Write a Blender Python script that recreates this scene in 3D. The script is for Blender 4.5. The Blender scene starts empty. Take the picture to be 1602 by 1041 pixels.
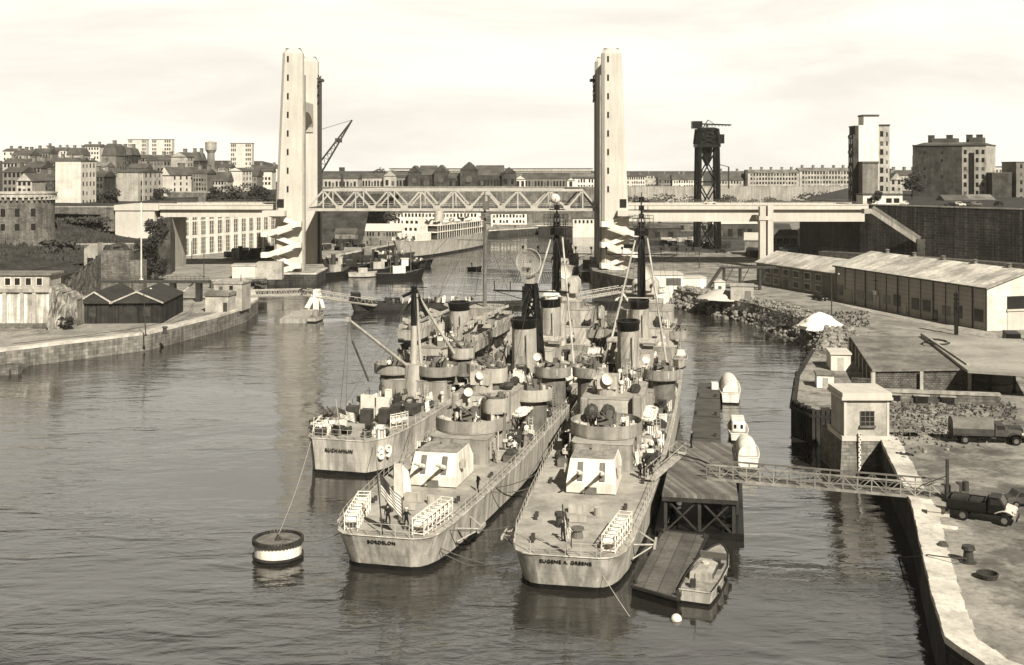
import bpy, bmesh, math, random
from mathutils import Vector, Matrix
R = math.radians
random.seed(7)
C = bpy.context.scene.collection
CAMH = 34.0          # camera height above the water; the lens looks level along +Y with a falling shift
FPX, CXP, HYP = 1800.0, 801.0, 265.0

def G(px, py, z=0.0):
    """point on the level z seen at photo pixel px,py"""
    y = (CAMH - z) * FPX / (py - HYP)
    return Vector(((px - CXP) / FPX * y, y, z))
def P(px, py, y):
    """point at distance y seen at photo pixel px,py"""
    return Vector(((px - CXP) / FPX * y, y, CAMH - (py - HYP) / FPX * y))
def Xof(px, y): return (px - CXP) / FPX * y
def Zof(py, y): return CAMH - (py - HYP) / FPX * y

# ------------------------------------------------------------------ materials
TINT = (1.0, 0.92, 0.77)
def tint(v):
    return (v * TINT[0], v * TINT[1], v * TINT[2], 1)
_M = {}
def mat(name, v, rough=.85, var=.3, sc=.35, streak=0.0, brick=None, bump=0.0, spec=.16, boards=None, stain=0.0):
    m = bpy.data.materials.new(name); m.use_nodes = True
    nt = m.node_tree; N = nt.nodes; L = nt.links
    b = N['Principled BSDF']
    b.inputs['Roughness'].default_value = rough
    b.inputs['Specular IOR Level'].default_value = spec
    geo = N.new('ShaderNodeNewGeometry')
    def noise(scale, det=5, vec=None, rough_=.6):
        n = N.new('ShaderNodeTexNoise'); n.inputs['Scale'].default_value = scale
        n.inputs['Detail'].default_value = det; n.inputs['Roughness'].default_value = rough_
        L.new(vec or geo.outputs['Position'], n.inputs['Vector']); return n.outputs['Fac']
    def rng(s, lo, hi, a=.3, c=.7):
        r = N.new('ShaderNodeMapRange'); r.inputs[1].default_value = a; r.inputs[2].default_value = c
        r.inputs[3].default_value = lo; r.inputs[4].default_value = hi; L.new(s, r.inputs[0]); return r.outputs[0]
    def mul(a, c, op='MULTIPLY'):
        n = N.new('ShaderNodeMath'); n.operation = op
        L.new(a, n.inputs[0])
        if isinstance(c, (int, float)): n.inputs[1].default_value = c
        else: L.new(c, n.inputs[1])
        return n.outputs[0]
    f = rng(noise(sc), 1 - var, 1 + var * .7)
    f = mul(f, rng(noise(sc * 9, 3), 1 - var * .5, 1 + var * .4))
    if streak:
        mp = N.new('ShaderNodeVectorMath'); mp.operation = 'MULTIPLY'
        mp.inputs[1].default_value = (1.6, 1.6, .09)
        L.new(geo.outputs['Position'], mp.inputs[0])
        f = mul(f, rng(noise(.8, 4, mp.outputs[0]), 1 - streak, 1 + streak * .3, .4, .62))
    if stain:                                          # oil, damp and wear in patches with ragged edges
        f = mul(f, rng(noise(.21, 7, None, .68), 1 - stain, 1.0, .43, .53)); f = mul(f, rng(noise(1.3, 6, None, .7), 1 - stain*.6, 1.0, .36, .47))
    h = None
    if brick:
        sx = N.new('ShaderNodeSeparateXYZ'); L.new(geo.outputs['Position'], sx.inputs[0])
        u = mul(sx.outputs[0], sx.outputs[1], 'ADD')
        cx = N.new('ShaderNodeCombineXYZ'); L.new(u, cx.inputs[0]); L.new(sx.outputs[2], cx.inputs[1])
        t = N.new('ShaderNodeTexBrick'); L.new(cx.outputs[0], t.inputs['Vector'])
        t.inputs['Scale'].default_value = 1; t.inputs['Brick Width'].default_value = brick[0]
        t.inputs['Row Height'].default_value = brick[1]; t.inputs['Mortar Size'].default_value = brick[2]
        t.inputs['Color1'].default_value = (1, 1, 1, 1); t.inputs['Color2'].default_value = (brick[4],)*3+(1,) if len(brick) > 4 else (.62, .62, .62, 1)
        t.inputs['Mortar'].default_value = (brick[3],) * 3 + (1,)
        f = mul(f, t.outputs['Color']); h = t.outputs['Fac']
    if boards:                                         # plank joints along a direction (ax, ay, az), width
        d = N.new('ShaderNodeVectorMath'); d.operation = 'DOT_PRODUCT'; d.inputs[1].default_value = boards[0]
        L.new(geo.outputs['Position'], d.inputs[0])
        k = mul(d.outputs['Value'], 1.0 / boards[1])
        fl = N.new('ShaderNodeMath'); fl.operation = 'FLOOR'; L.new(k, fl.inputs[0])
        wn = N.new('ShaderNodeTexWhiteNoise'); wn.noise_dimensions = '1D'; L.new(fl.outputs[0], wn.inputs['W'])
        f = mul(f, rng(wn.outputs['Value'], 1 - boards[2], 1 + boards[2] * .6, 0, 1))
        fr = mul(k, 1.0, 'FRACT'); f = mul(f, rng(fr, .45, 1.0, .03, .09))
    mx = N.new('ShaderNodeVectorMath'); mx.operation = 'SCALE'
    mx.inputs[0].default_value = tint(v)[:3]; L.new(f, mx.inputs['Scale'])
    L.new(mx.outputs[0], b.inputs['Base Color'])
    if bump:
        bp = N.new('ShaderNodeBump'); bp.inputs['Strength'].default_value = min(1, bump); bp.inputs['Distance'].default_value = .12
        s = noise(max(sc * 5, 1.5), 5)
        L.new(s if h is None else mul(mul(h, -.7), s, 'ADD'), bp.inputs['Height']); L.new(bp.outputs[0], b.inputs['Normal'])
    _M[name] = m
    return m
hull = mat('haze grey paint', .34, .55, .22, .3, streak=.35, brick=(4.2, 1.45, .02, .72, .9))
hullw = mat('pale grey paint', .47, .55, .2, .3, streak=.4, brick=(4.2, 1.45, .02, .74, .9))
grey = mat('superstructure grey', .28, .6, .25, .5, streak=.3)
lgrey = mat('light grey paint', .4, .55, .2, .6, streak=.25)
white = mat('white paint', .74, .5, .16, .9, streak=.24)
canvas = mat('pale canvas', .62, .9, .2, 1.2, bump=.3)
deckm = mat('deck paint', .36, .8, .2, .28, bump=.1, stain=.28)
boot = mat('boot topping black', .014, .5, .4, .5)
black = mat('black paint', .012, .45, .4, 1)
steel = mat('dark steel', .05, .5, .4, 1)
midst = mat('weathered steel', .14, .6, .35, 1)
brass = mat('pale fittings', .5, .5, .3, 2)
wirem = mat('rope', .09, .9, .3, 3)
wirel = mat('pale rope', .42, .9, .3, 3)
concrete = mat('tower concrete', .5, .85, .1, .12, streak=.1)
concd = mat('grey concrete', .34, .9, .25, .15, streak=.3)
concl = mat('pale concrete', .5, .85, .12, .1, streak=.06)
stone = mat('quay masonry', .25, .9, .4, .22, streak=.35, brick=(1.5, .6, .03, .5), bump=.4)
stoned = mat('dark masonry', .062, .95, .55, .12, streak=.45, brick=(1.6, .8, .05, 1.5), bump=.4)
stonem = mat('old stone wall', .2, .95, .5, .25, streak=.3, brick=(.9, .4, .04, .6), bump=.5)
rubm = mat('rubble wall', .16, .95, .6, .9, brick=(.55, .3, .06, .5), bump=.8)
plaster = mat('pale plaster', .6, .9, .2, .25, streak=.1)
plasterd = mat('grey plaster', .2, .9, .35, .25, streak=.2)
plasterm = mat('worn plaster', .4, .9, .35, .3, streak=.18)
darkwall = mat('blackened and shaded wall', .065, .95, .6, .3, streak=.25)  # dark tone; also stands in for shade on some walls
slate = mat('slate roof', .085, .7, .45, .2)
sheetroof = mat('corrugated roof', .55, .75, .4, .16, boards=((-.27, .963, 0), 2.6, .2), stain=.3)
roofgrey = mat('felt roof', .2, .9, .35, .22, stain=.35)
pavem = mat('road surface', .27, .95, .25, .1, bump=.15, stain=.3)
dirt = mat('quay ground', .27, .95, .4, .2, bump=.5, stain=.5)
quaym = mat('left quay ground', .3, .95, .3, .15, bump=.2, stain=.4)
coping = mat('coping stone', .56, .9, .3, .3, bump=.2, stain=.3)
grassm = mat('rough grass', .045, 1, .6, .25, bump=.6)
leaf = mat('dark foliage', .04, .9, .5, .8)
leafm = mat('bush foliage', .06, .9, .5, .8)
bark = mat('bark', .06, .95, .4, 2)
rockm = mat('rock face', .075, .95, .65, .3, bump=1)
rubble = mat('rubble stones', .22, .95, .7, .5, bump=.5)
chalk = mat('white sand', .82, .95, .1, .8, bump=.4)
wood = mat('grey planking', .17, .9, .35, .4, boards=((.974, .225, 0), .34, .45), bump=.2)
woodd = mat('dark timber', .035, .9, .5, .5)
shed = mat('tarred boards', .03, .9, .4, .6, boards=((1, .2, 0), .3, .5))
panel = mat('grey cladding', .3, .8, .12, .2, streak=.08, boards=((0, 0, 1), .9, .05))
glass = mat('dark glass', .018, .18, .2, .5, spec=.6)
glassg = mat('grey glass', .1, .25, .3, .5, spec=.6)
navy = mat('navy cloth', .014, .95, .3, 3)
sailorw = mat('white cloth', .7, .95, .1, 3)
skin = mat('skin', .34, .7, .1, 5)
tarp = mat('canvas tarpaulin', .16, .95, .3, .8, bump=.3)
olive = mat('olive paint', .06, .7, .4, 1)
rubber = mat('tyre rubber', .012, .9, .3, 3)
truss = mat('painted girder', .4, .6, .2, .2, streak=.1)
ventm = mat('water mark', .03, .9, .3, 1)

# ------------------------------------------------------------------ mesh builder
class MB:
    def __init__(s): s.v = []; s.f = []; s.m = Matrix.Identity(4)
    def add(s, vs, fs):
        n = len(s.v); s.v += [s.m @ Vector(p) for p in vs]; s.f += [tuple(n + i for i in q) for q in fs]; return s
    def bx(s, x0, x1, y0, y1, z0, z1):
        return s.add([(x0,y0,z0),(x1,y0,z0),(x1,y1,z0),(x0,y1,z0),(x0,y0,z1),(x1,y0,z1),(x1,y1,z1),(x0,y1,z1)],
                     [(3,2,1,0),(4,5,6,7),(0,1,5,4),(1,2,6,5),(2,3,7,6),(3,0,4,7)])
    def box(s, c, d, rz=0):
        o = s.m; s.m = o @ Matrix.Translation(c) @ Matrix.Rotation(rz, 4, 'Z')
        s.bx(-d[0]/2, d[0]/2, -d[1]/2, d[1]/2, -d[2]/2, d[2]/2); s.m = o; return s
    def loft(s, loops, caps=True, closed=True):
        n = len(loops[0]); vs = [p for l in loops for p in l]; fs = []
        for i in range(len(loops) - 1):
            for j in range(n if closed else n - 1):
                k = (j + 1) % n
                fs.append((i*n+j, i*n+k, (i+1)*n+k, (i+1)*n+j))
        if caps: fs += [tuple(range(n))[::-1], tuple((len(loops)-1)*n + j for j in range(n))]
        return s.add(vs, fs)
    def prism(s, pts, z0, z1):
        return s.loft([[(x, y, z0) for x, y in pts], [(x, y, z1) for x, y in pts]])
    def cyl(s, c, r, h, n=14, r2=None, e=1.0):
        r2 = r if r2 is None else r2
        L_ = lambda q, z: [(c[0]+q*math.cos(2*math.pi*k/n), c[1]+q*e*math.sin(2*math.pi*k/n), z) for k in range(n)]
        return s.loft([L_(r, c[2]), L_(r2, c[2] + h)])
    def ring(s, c, r, h, t=.06, n=20, a0=0, a1=360):
        full = a1 - a0 >= 360
        A = [R(a0 + (a1 - a0) * k / n) for k in range(n if full else n + 1)]
        P_ = lambda q, z: [(c[0]+q*math.cos(a), c[1]+q*math.sin(a), z) for a in A]
        o, i = r + t/2, r - t/2
        lo = [P_(o, c[2]), P_(o, c[2]+h), P_(i, c[2]+h), P_(i, c[2])]
        vs = [p for l in lo for p in l]; m = len(A); fs = []
        for q in range(4):
            for k in range(m if full else m - 1):
                fs.append((q*m+k, q*m+(k+1) % m, ((q+1) % 4)*m+(k+1) % m, ((q+1) % 4)*m+k))
        return s.add(vs, fs)
    def tube(s, p, q, r, n=6, r2=None):
        p, q = Vector(p), Vector(q); d = (q - p)
        if d.length < 1e-6: return s
        d.normalize(); u = d.orthogonal().normalized(); w = d.cross(u); r2 = r if r2 is None else r2
        ring = lambda c, a: [tuple(c + (u*math.cos(2*math.pi*k/n) + w*math.sin(2*math.pi*k/n))*a) for k in range(n)]
        return s.loft([ring(p, r), ring(q, r2)])
    def path(s, pts, r, n=5):
        for a, b in zip(pts, pts[1:]): s.tube(a, b, r, n)
        return s
    def sag(s, p, q, dip, r=.04, k=12):
        p, q = Vector(p), Vector(q)
        return s.path([p.lerp(q, t/k) - Vector((0, 0, dip*4*(t/k)*(1-t/k))) for t in range(k+1)], r, 4)
    def bar(s, p, q, w, h):
        """rectangular beam, h measured upward"""
        p, q = Vector(p), Vector(q); d = (q - p).normalized()
        u = d.cross(Vector((0, 0, 1)))
        u = Vector((1, 0, 0)) if u.length < 1e-4 else u.normalized(); n = u.cross(d)
        L_ = lambda c: [tuple(c + u*a*w/2 + n*b*h/2) for a, b in ((-1,-1),(1,-1),(1,1),(-1,1))]
        return s.loft([L_(p), L_(q)])
    def ell(s, c, rx, ry, rz, n=12, k=7, lo=-90):
        loops = []
        for i in range(k):
            a = R(lo + (90 - lo) * (i + (.02 if i == 0 else 0) - (.02 if i == k-1 else 0)) / (k - 1))
            loops.append([(c[0]+rx*math.cos(a)*math.cos(2*math.pi*j/n), c[1]+ry*math.cos(a)*math.sin(2*math.pi*j/n), c[2]+rz*math.sin(a)) for j in range(n)])
        return s.loft(loops)
    def gable(s, x0, x1, y0, y1, z0, z1, axis='x'):
        if axis == 'x':
            ym = (y0+y1)/2; a = [(x0,y0,z0),(x0,y1,z0),(x0,ym,z1)]; b = [(x1,y0,z0),(x1,y1,z0),(x1,ym,z1)]
        else:
            xm = (x0+x1)/2; a = [(x0,y0,z0),(x1,y0,z0),(xm,y0,z1)]; b = [(x0,y1,z0),(x1,y1,z0),(xm,y1,z1)]
        return s.loft([a, b])
    def dish(s, c, r, depth, d, n=16):
        """paraboloid facing direction d"""
        d = Vector(d).normalized(); u = d.orthogonal().normalized(); w = d.cross(u); c = Vector(c); loops = []
        for t in (.06, .4, .75, 1):
            loops.append([tuple(c + d*depth*t*t + (u*math.cos(2*math.pi*k/n)+w*math.sin(2*math.pi*k/n))*r*t) for k in range(n)])
        for t in (1, .75, .4, .06):
            loops.append([tuple(c + d*(depth*t*t - .09) + (u*math.cos(2*math.pi*k/n)+w*math.sin(2*math.pi*k/n))*r*t) for k in range(n)])
        return s.loft(loops)
    def build(s, name, m, parent=None, smooth=False, bevel=0, loc=None, rz=0):
        me = bpy.data.meshes.new(name); org = Vector((0, 0, 0))
        if parent is None and loc is None and s.v:
            xs = [p.x for p in s.v]; ys = [p.y for p in s.v]; zs = [p.z for p in s.v]
            org = Vector(((min(xs)+max(xs))/2, (min(ys)+max(ys))/2, min(zs)))
        me.from_pydata([tuple(p - org) for p in s.v], [], s.f)
        bm = bmesh.new(); bm.from_mesh(me); bmesh.ops.recalc_face_normals(bm, faces=bm.faces); bm.to_mesh(me); bm.free()
        me.materials.append(m)
        if smooth:
            me.polygons.foreach_set('use_smooth', [True] * len(me.polygons)); me.set_sharp_from_angle(angle=R(38))
        o = bpy.data.objects.new(name, me); C.objects.link(o)
        o.location = org if loc is None else loc; o.rotation_euler.z = rz
        if parent is not None: o.parent = parent
        if bevel:
            b = o.modifiers.new('bevel', 'BEVEL'); b.width = bevel; b.segments = 2; b.limit_method = 'ANGLE'
        return o
def tag(o, label=None, cat=None, group=None, kind=None):
    if label: o['label'] = label
    if cat: o['category'] = cat
    if group: o['group'] = group
    if kind: o['kind'] = kind
    return o
def thing(name, label, cat, loc, rz=0, group=None):
    o = bpy.data.objects.new(name, None); C.objects.link(o); o.location = loc; o.rotation_euler.z = rz
    o.empty_display_size = .5
    return tag(o, label, cat, group)
def children(o): return [c for c in C.objects if c.parent == o]
def dup(o, parent=None):
    c = o.copy(); C.objects.link(c); c.parent = parent
    for ch in children(o): dup(ch, c)
    return c
def inst(o, parent, loc, rz=0):
    c = o.copy(); C.objects.link(c); c.parent = parent; c.location = loc; c.rotation_euler = (0, 0, rz); return c
def text_mesh(name, body, size, m, parent, mtx, depth=.012, spacing=1.0):
    cu = bpy.data.curves.new(name, 'FONT'); cu.body = body; cu.size = size; cu.extrude = depth
    cu.align_x = 'CENTER'; cu.align_y = 'CENTER'; cu.space_character = spacing
    t = bpy.data.objects.new(name, cu); C.objects.link(t)
    bpy.context.view_layer.update()
    me = bpy.data.meshes.new_from_object(t.evaluated_get(bpy.context.evaluated_depsgraph_get()))
    bpy.data.objects.remove(t); bpy.data.curves.remove(cu)
    me.transform(mtx); me.materials.clear(); me.materials.append(m)
    o = bpy.data.objects.new(name, me); C.objects.link(o); o.parent = parent; return o
# ------------------------------------------------------------------ camera, light, sky
scene = bpy.context.scene
cam = bpy.data.cameras.new('camera'); cam.sensor_width = 36; cam.lens = 36 * FPX / 1602
cam.shift_y = -(520.5 - HYP) / 1602; cam.shift_x = 0; cam.clip_start = .5; cam.clip_end = 30000
co = bpy.data.objects.new('camera', cam); C.objects.link(co); co.location = (0, 0, CAMH); co.rotation_euler = (R(90), 0, 0)
scene.camera = co
SUN = Vector((.30, -.72, .63)).normalized()
sl = bpy.data.lights.new('sun', 'SUN'); sl.energy = 5.0; sl.angle = R(.6); sl.color = (1, .96, .88)
so = bpy.data.objects.new('sun', sl); C.objects.link(so); so.rotation_euler = SUN.to_track_quat('Z', 'Y').to_euler()
w = bpy.data.worlds.new('World'); scene.world = w; w.use_nodes = True
nt = w.node_tree; N = nt.nodes; L = nt.links
bg = N['Background']; bg.inputs['Strength'].default_value = .1
sk = N.new('ShaderNodeTexSky'); sk.sky_type = 'NISHITA'; sk.sun_disc = False
sk.sun_elevation = math.asin(SUN.z); sk.sun_rotation = math.atan2(SUN.x, SUN.y); sk.dust_density = 3
bw = N.new('ShaderNodeRGBToBW'); L.new(sk.outputs[0], bw.inputs[0])
tc = N.new('ShaderNodeTexCoord'); sp = N.new('ShaderNodeSeparateXYZ'); L.new(tc.outputs['Generated'], sp.inputs[0])
def nmap(src, a, b, lo, hi):
    r = N.new('ShaderNodeMapRange'); r.inputs[1].default_value = a; r.inputs[2].default_value = b
    r.inputs[3].default_value = lo; r.inputs[4].default_value = hi; r.interpolation_type = 'SMOOTHSTEP'
    L.new(src, r.inputs[0]); return r.outputs[0]
def nmath(op, a, b):
    n = N.new('ShaderNodeMath'); n.operation = op
    for i, q in enumerate((a, b)):
        if isinstance(q, (int, float)): n.inputs[i].default_value = q
        else: L.new(q, n.inputs[i])
    return n.outputs[0]
# bands of high cloud, stretched along the horizon
vm = N.new('ShaderNodeVectorMath'); vm.operation = 'MULTIPLY'; vm.inputs[1].default_value = (1, 1, 5.5)
L.new(tc.outputs['Generated'], vm.inputs[0])
cn = N.new('ShaderNodeTexNoise'); cn.inputs['Scale'].default_value = 3.2; cn.inputs['Detail'].default_value = 6; cn.inputs['Roughness'].default_value = .58
cn.inputs['Distortion'].default_value = .4
L.new(vm.outputs[0], cn.inputs['Vector'])
cloud = nmap(cn.outputs['Fac'], .34, .64, .80, 1.0)
hz = nmath('MULTIPLY', nmap(sp.outputs[2], .32, .62, 6.9, .5), nmap(sp.outputs[1], -.35, .45, .14, 1.0))                # bright overcast veil low down, clearer overhead, dimmed behind the camera to cut fill
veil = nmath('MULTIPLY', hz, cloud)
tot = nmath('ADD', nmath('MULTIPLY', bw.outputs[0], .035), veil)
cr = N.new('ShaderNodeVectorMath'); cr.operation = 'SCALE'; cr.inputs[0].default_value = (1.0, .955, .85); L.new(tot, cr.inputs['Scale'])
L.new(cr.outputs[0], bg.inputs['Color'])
scene.view_settings.view_transform = 'Standard'; scene.view_settings.look = 'None'
scene.view_settings.gamma = 1; scene.view_settings.exposure = .74
scene.cycles.max_bounces = 6; scene.cycles.diffuse_bounces = 2; scene.cycles.glossy_bounces = 3
scene.cycles.use_denoising = True

# ------------------------------------------------------------------ water
def water_mat():
    m = bpy.data.materials.new('harbour water'); m.use_nodes = True
    nt = m.node_tree; N = nt.nodes; L = nt.links; b = N['Principled BSDF']
    b.inputs['Base Color'].default_value = (.022, .020, .016, 1); b.inputs['Roughness'].default_value = .06
    b.inputs['IOR'].default_value = 1.7; b.inputs['Specular IOR Level'].default_value = .5
    g = N.new('ShaderNodeNewGeometry')
    def noise(scale, det, st, rot=0):
        mp = N.new('ShaderNodeMapping'); mp.inputs['Scale'].default_value = st; mp.inputs['Rotation'].default_value = (0, 0, rot)
        L.new(g.outputs['Position'], mp.inputs['Vector'])
        n = N.new('ShaderNodeTexNoise'); n.inputs['Scale'].default_value = scale; n.inputs['Detail'].default_value = det
        n.inputs['Roughness'].default_value = .55; n.inputs['Distortion'].default_value = .6
        L.new(mp.outputs[0], n.inputs['Vector']); return n.outputs['Fac']
    def math_(op, a, c):
        n = N.new('ShaderNodeMath'); n.operation = op
        for i, q in enumerate((a, c)):
            if isinstance(q, (int, float)): n.inputs[i].default_value = q
            else: L.new(q, n.inputs[i])
        return n.outputs[0]
    big = noise(.2, 2, (.55, 1.3, 1), R(16)); mid = noise(.8, 3, (.6, 1.3, 1), R(-10)); fine = noise(2.6, 2, (.8, 1.2, 1), R(5))
    patch = noise(.026, 4, (.7, 1.3, 1), R(12))
    pr = N.new('ShaderNodeMapRange'); pr.inputs[1].default_value = .38; pr.inputs[2].default_value = .62
    pr.inputs[3].default_value = .22; pr.inputs[4].default_value = 1.35; L.new(patch, pr.inputs[0])
    hgt = math_('ADD', math_('MULTIPLY', big, .62), math_('ADD', math_('MULTIPLY', mid, .2), math_('MULTIPLY', fine, .022)))
    hgt = math_('MULTIPLY', hgt, pr.outputs[0])
    bp = N.new('ShaderNodeBump'); bp.inputs['Strength'].default_value = 1; bp.inputs['Distance'].default_value = .34
    L.new(hgt, bp.inputs['Height']); L.new(bp.outputs[0], b.inputs['Normal'])
    return m
waterm = water_mat()
wb = MB(); wb.add([(-900, -200, 0), (900, -200, 0), (900, 680, 0), (-900, 680, 0)], [(0, 1, 2, 3)])
tag(wb.build('water', waterm), kind='structure')

# ------------------------------------------------------------------ land
EL = [(-110, 186), (-87, 195.5), (-68.5, 216), (-62, 240), (-59.5, 256), (-60.6, 272), (-66, 292), (-72, 330), (-72, 339), (-58, 339), (-58, 358),
      (-66, 395), (-49, 470), (-15, 572), (14, 607)]
ER = [(60, 62), (42, 62.5), (35.5, 63.8), (31.5, 66.3), (29.0, 69.6), (28.2, 73.5), (30.4, 82), (36.3, 103), (41.9, 130), (44.2, 140), (37.6, 143), (36.6, 148), (41.8, 167),
      (50, 190), (57, 212), (58.5, 228), (54, 256), (45, 276), (40.5, 287), (34, 310), (24, 340), (24, 358), (27, 400), (36, 470), (50, 560), (66, 610)]
def land(name, pts, z0, z1, m):
    return tag(MB().prism(pts, z0, z1).build(name, m), kind='structure')
land('left_quay', EL + [(-107, 640), (-107, 660), (-420, 660), (-420, 186)], -3, 3.3, quaym)
land('right_quay', ER + [(70, 720), (320, 720), (320, 62)], -3, 4.0, dirt)
land('far_quay', [(14.2, 607.3), (66, 610.2), (69.9, 701), (-106.9, 659.9)], -3, 4.3, pavem)
PL = [(-107, 640), (46, 640), (70, 700), (204, 700), (125, 480), (101, 400), (108, 356), (139, 312), (260, 200), (900, 200), (6000, 900), (6000, 7000), (-6000, 7000), (-6000, 1300), (-107, 1300)]
land('plateau', PL, -2, 22.5, grassm)
def strip_wall(pts, z0, z1, t):
    """wall of thickness t laid on the left-hand (water) side of the polyline"""
    P2 = [Vector((x, y)) for x, y in pts]; nn = []
    for i in range(len(P2)):
        a = P2[max(0, i-1)]; b = P2[min(len(P2)-1, i+1)]; d = (b - a).normalized(); nn.append(Vector((-d.y, d.x)))
    b = MB(); sec = []
    for p, n in zip(P2, nn):
        q = p + n*t; p = p + n*.01
        sec.append([(p.x,p.y,z0),(q.x,q.y,z0),(q.x,q.y,z1),(p.x,p.y,z1)])
    return b.loft(sec), P2, nn
def quay_wall(label, pts, z1, m, t=.5, cop=1.3, cm=None, name='quay_wall', cat='quay wall', z0=-3):
    pts_ = pts; b, P2, nn = strip_wall(pts, z0, z1, t)
    root = thing(name, label, cat, (pts[0][0], pts[0][1], 0)); o = b.build('masonry', m, root); o.location = -root.location
    if cop:
        cb = MB(); rnd = random.Random(len(label))
        for i in range(len(P2)-1):                      # row of separate worn stones
            a, c = P2[i], P2[i+1]; k = max(1, int((c-a).length/1.7))
            for j in range(k):
                e0, e1 = (j+.008)/k, (j+.992)/k; h = z1+.2+rnd.uniform(-.05, .04); L0, L1 = [], []
                for e, LL in ((e0, L0), (e1, L1)):
                    p = a.lerp(c, e); n = nn[i].lerp(nn[i+1], e).normalized(); q = p+n*(t+.05+rnd.uniform(-.04, .05)); r = p-n*(cop*rnd.uniform(.9, 1.06))
                    LL += [(r.x,r.y,z1-.05),(q.x,q.y,z1-.3),(q.x,q.y,h),(r.x,r.y,z1+.03)]
                cb.loft([L0, L1])
        o = cb.build('coping', cm or coping, root); o.location = -root.location
    return root
quay_wall('long curved masonry quay wall along the left bank with stained face', EL[:7][::-1], 3.3, stone, cop=2.4)
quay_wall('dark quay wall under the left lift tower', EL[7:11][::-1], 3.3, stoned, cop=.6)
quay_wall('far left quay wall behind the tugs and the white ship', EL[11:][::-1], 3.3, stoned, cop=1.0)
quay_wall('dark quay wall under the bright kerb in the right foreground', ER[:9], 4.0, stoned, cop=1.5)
quay_wall('far quay wall across the end of the basin', [(66, 609.5), (40, 609), (12, 606)], 4.3, stoned, cop=1)

# hillside of the left bank
def grid(name, fn, x0, x1, y0, y1, nx, ny, m):
    b = MB(); vs = []; fs = []
    for j in range(ny+1):
        for i in range(nx+1):
            x = x0 + (x1-x0)*i/nx; y = y0 + (y1-y0)*j/ny; vs.append((x, y, fn(x, y)))
    for j in range(ny):
        for i in range(nx): a = j*(nx+1)+i; fs.append((a, a+1, a+nx+2, a+nx+1))
    b.add(vs, fs); return tag(b.build(name, m, smooth=True), kind='structure')
def wob(x, y, s): return math.sin(x*.23*s+y*.11*s)+math.sin(x*.07*s-y*.19*s+1.3)
def slope_z(x, y):
    t = max(0, min(1, (y-296)/50)); e = max(0, min(1, (-103-x)/5))
    g = max(0, min(1, (x+150)/36)); return (2.5 + (7 + 10.5*t*(1-.72*g) + .35*wob(x, y, 1))*e)
grid('grass_slope', slope_z, -300, -103, 294, 352, 80, 26, grassm)
def hill_z(x, y):
    e = max(0, min(1, ((-122 if y < 466 else -98)-x)/4)); g = max(.1, min(1, (540-(801+1800*x/y))/130))
    return 2 + (18.2 + max(0, y-352)*.024*g + .3*wob(x, y, .3))*e
grid('city_hill', hill_z, -900, -98, 351, 1320, 200, 60, grassm)
def hill2(x, y): return 3 + 16.5*max(0, min(1, (y-476)/30)) + .5*wob(x, y, .5)
grid('wooded_bank', hill2, -112, -62, 470, 650, 20, 24, grassm)
# roads
def sheet(name, pts, z, m): return tag(MB().add([(x, y, z) for x, y in pts], [tuple(range(len(pts)))]).build(name, m), kind='structure')
def gxy(px, py, z): p = G(px, py, z); return (p.x, p.y)
sheet('road', [gxy(1175, 452, 4), gxy(1215, 448, 4), gxy(1330, 482, 4), gxy(1555, 533, 4), gxy(1640, 560, 4), gxy(1640, 590, 4), gxy(1480, 545, 4), gxy(1300, 495, 4)], 4.006, pavem)
sheet('pavement', [gxy(1215, 447, 4), gxy(1320, 472, 4), gxy(1560, 522, 4), gxy(1560, 532, 4), gxy(1330, 481.5, 4)], 4.011, concd)
sheet('lower_road', [gxy(250, 430, 3.3), gxy(330, 402, 3.3), gxy(420, 395, 3.3), gxy(430, 420, 3.3), gxy(330, 470, 3.3), gxy(290, 500, 3.3), gxy(120, 525, 3.3), gxy(40, 530, 3.3), gxy(160, 505, 3.3)], 3.306, pavem)
sheet('cinder_yard', [gxy(985, 402, 4), gxy(1040, 394, 4), gxy(1110, 396, 4), gxy(1165, 392, 4), gxy(1210, 400, 4), gxy(1255, 398, 4), gxy(1235, 350, 4), gxy(1000, 345, 4)], 4.004, mat('cinder ground', .06, .95, .6, .1, bump=.3))
# ------------------------------------------------------------------ buildings
_W = {}; _rw = random.Random(77)
def win_src(w, h, framed, m):
    k = (round(w, 2), round(h, 2), framed, m.name)
    if k not in _W:
        b = MB(); b.bx(-w/2, w/2, -.05, .1, 0, h)
        me = b.build('window', m); C.objects.unlink(me); fr = None
        if framed:
            t = .11; f = MB()
            f.bx(-w/2-t, -w/2, -.1, .1, -t, h+t); f.bx(w/2, w/2+t, -.1, .1, -t, h+t)
            f.bx(-w/2, w/2, -.1, .1, h, h+t); f.bx(-w/2, w/2, -.18, .1, -t, 0)
            f.bx(-.04, .04, -.085, .1, 0, h); f.bx(-w/2, -.04, -.08, .1, h*.6, h*.6+.07); f.bx(.04, w/2, -.08, .1, h*.6, h*.6+.07)
            fr = f.build('frame', white); C.objects.unlink(fr)
        _W[k] = (me, fr)
    return _W[k]
def windows(root, o, u, cols, rows, w, h, framed=False, m=None, skip=()):
    """one window object per opening; o = local start, u = horizontal unit vector; cols, rows = offsets"""
    me, fr = win_src(w, h, framed, m or glass); rz = math.atan2(u[1], u[0])
    for j, z in enumerate(rows):
        for i, c in enumerate(cols):
            if (i, j) in skip or (not framed and len(cols)*len(rows) > 8 and _rw.random() < .06): continue
            p = (o[0]+u[0]*c, o[1]+u[1]*c, o[2]+z); x = inst(me if framed or m or _rw.random() < .72 else win_src(w, h*.8, False, glassg)[0], root, p, rz)
            if fr: inst(fr, x, (0, 0, 0))
def ev(n, L_, margin=.12): return [L_*(margin + (1-2*margin)*(i+.5)/n) for i in range(n)] if n else []
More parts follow.
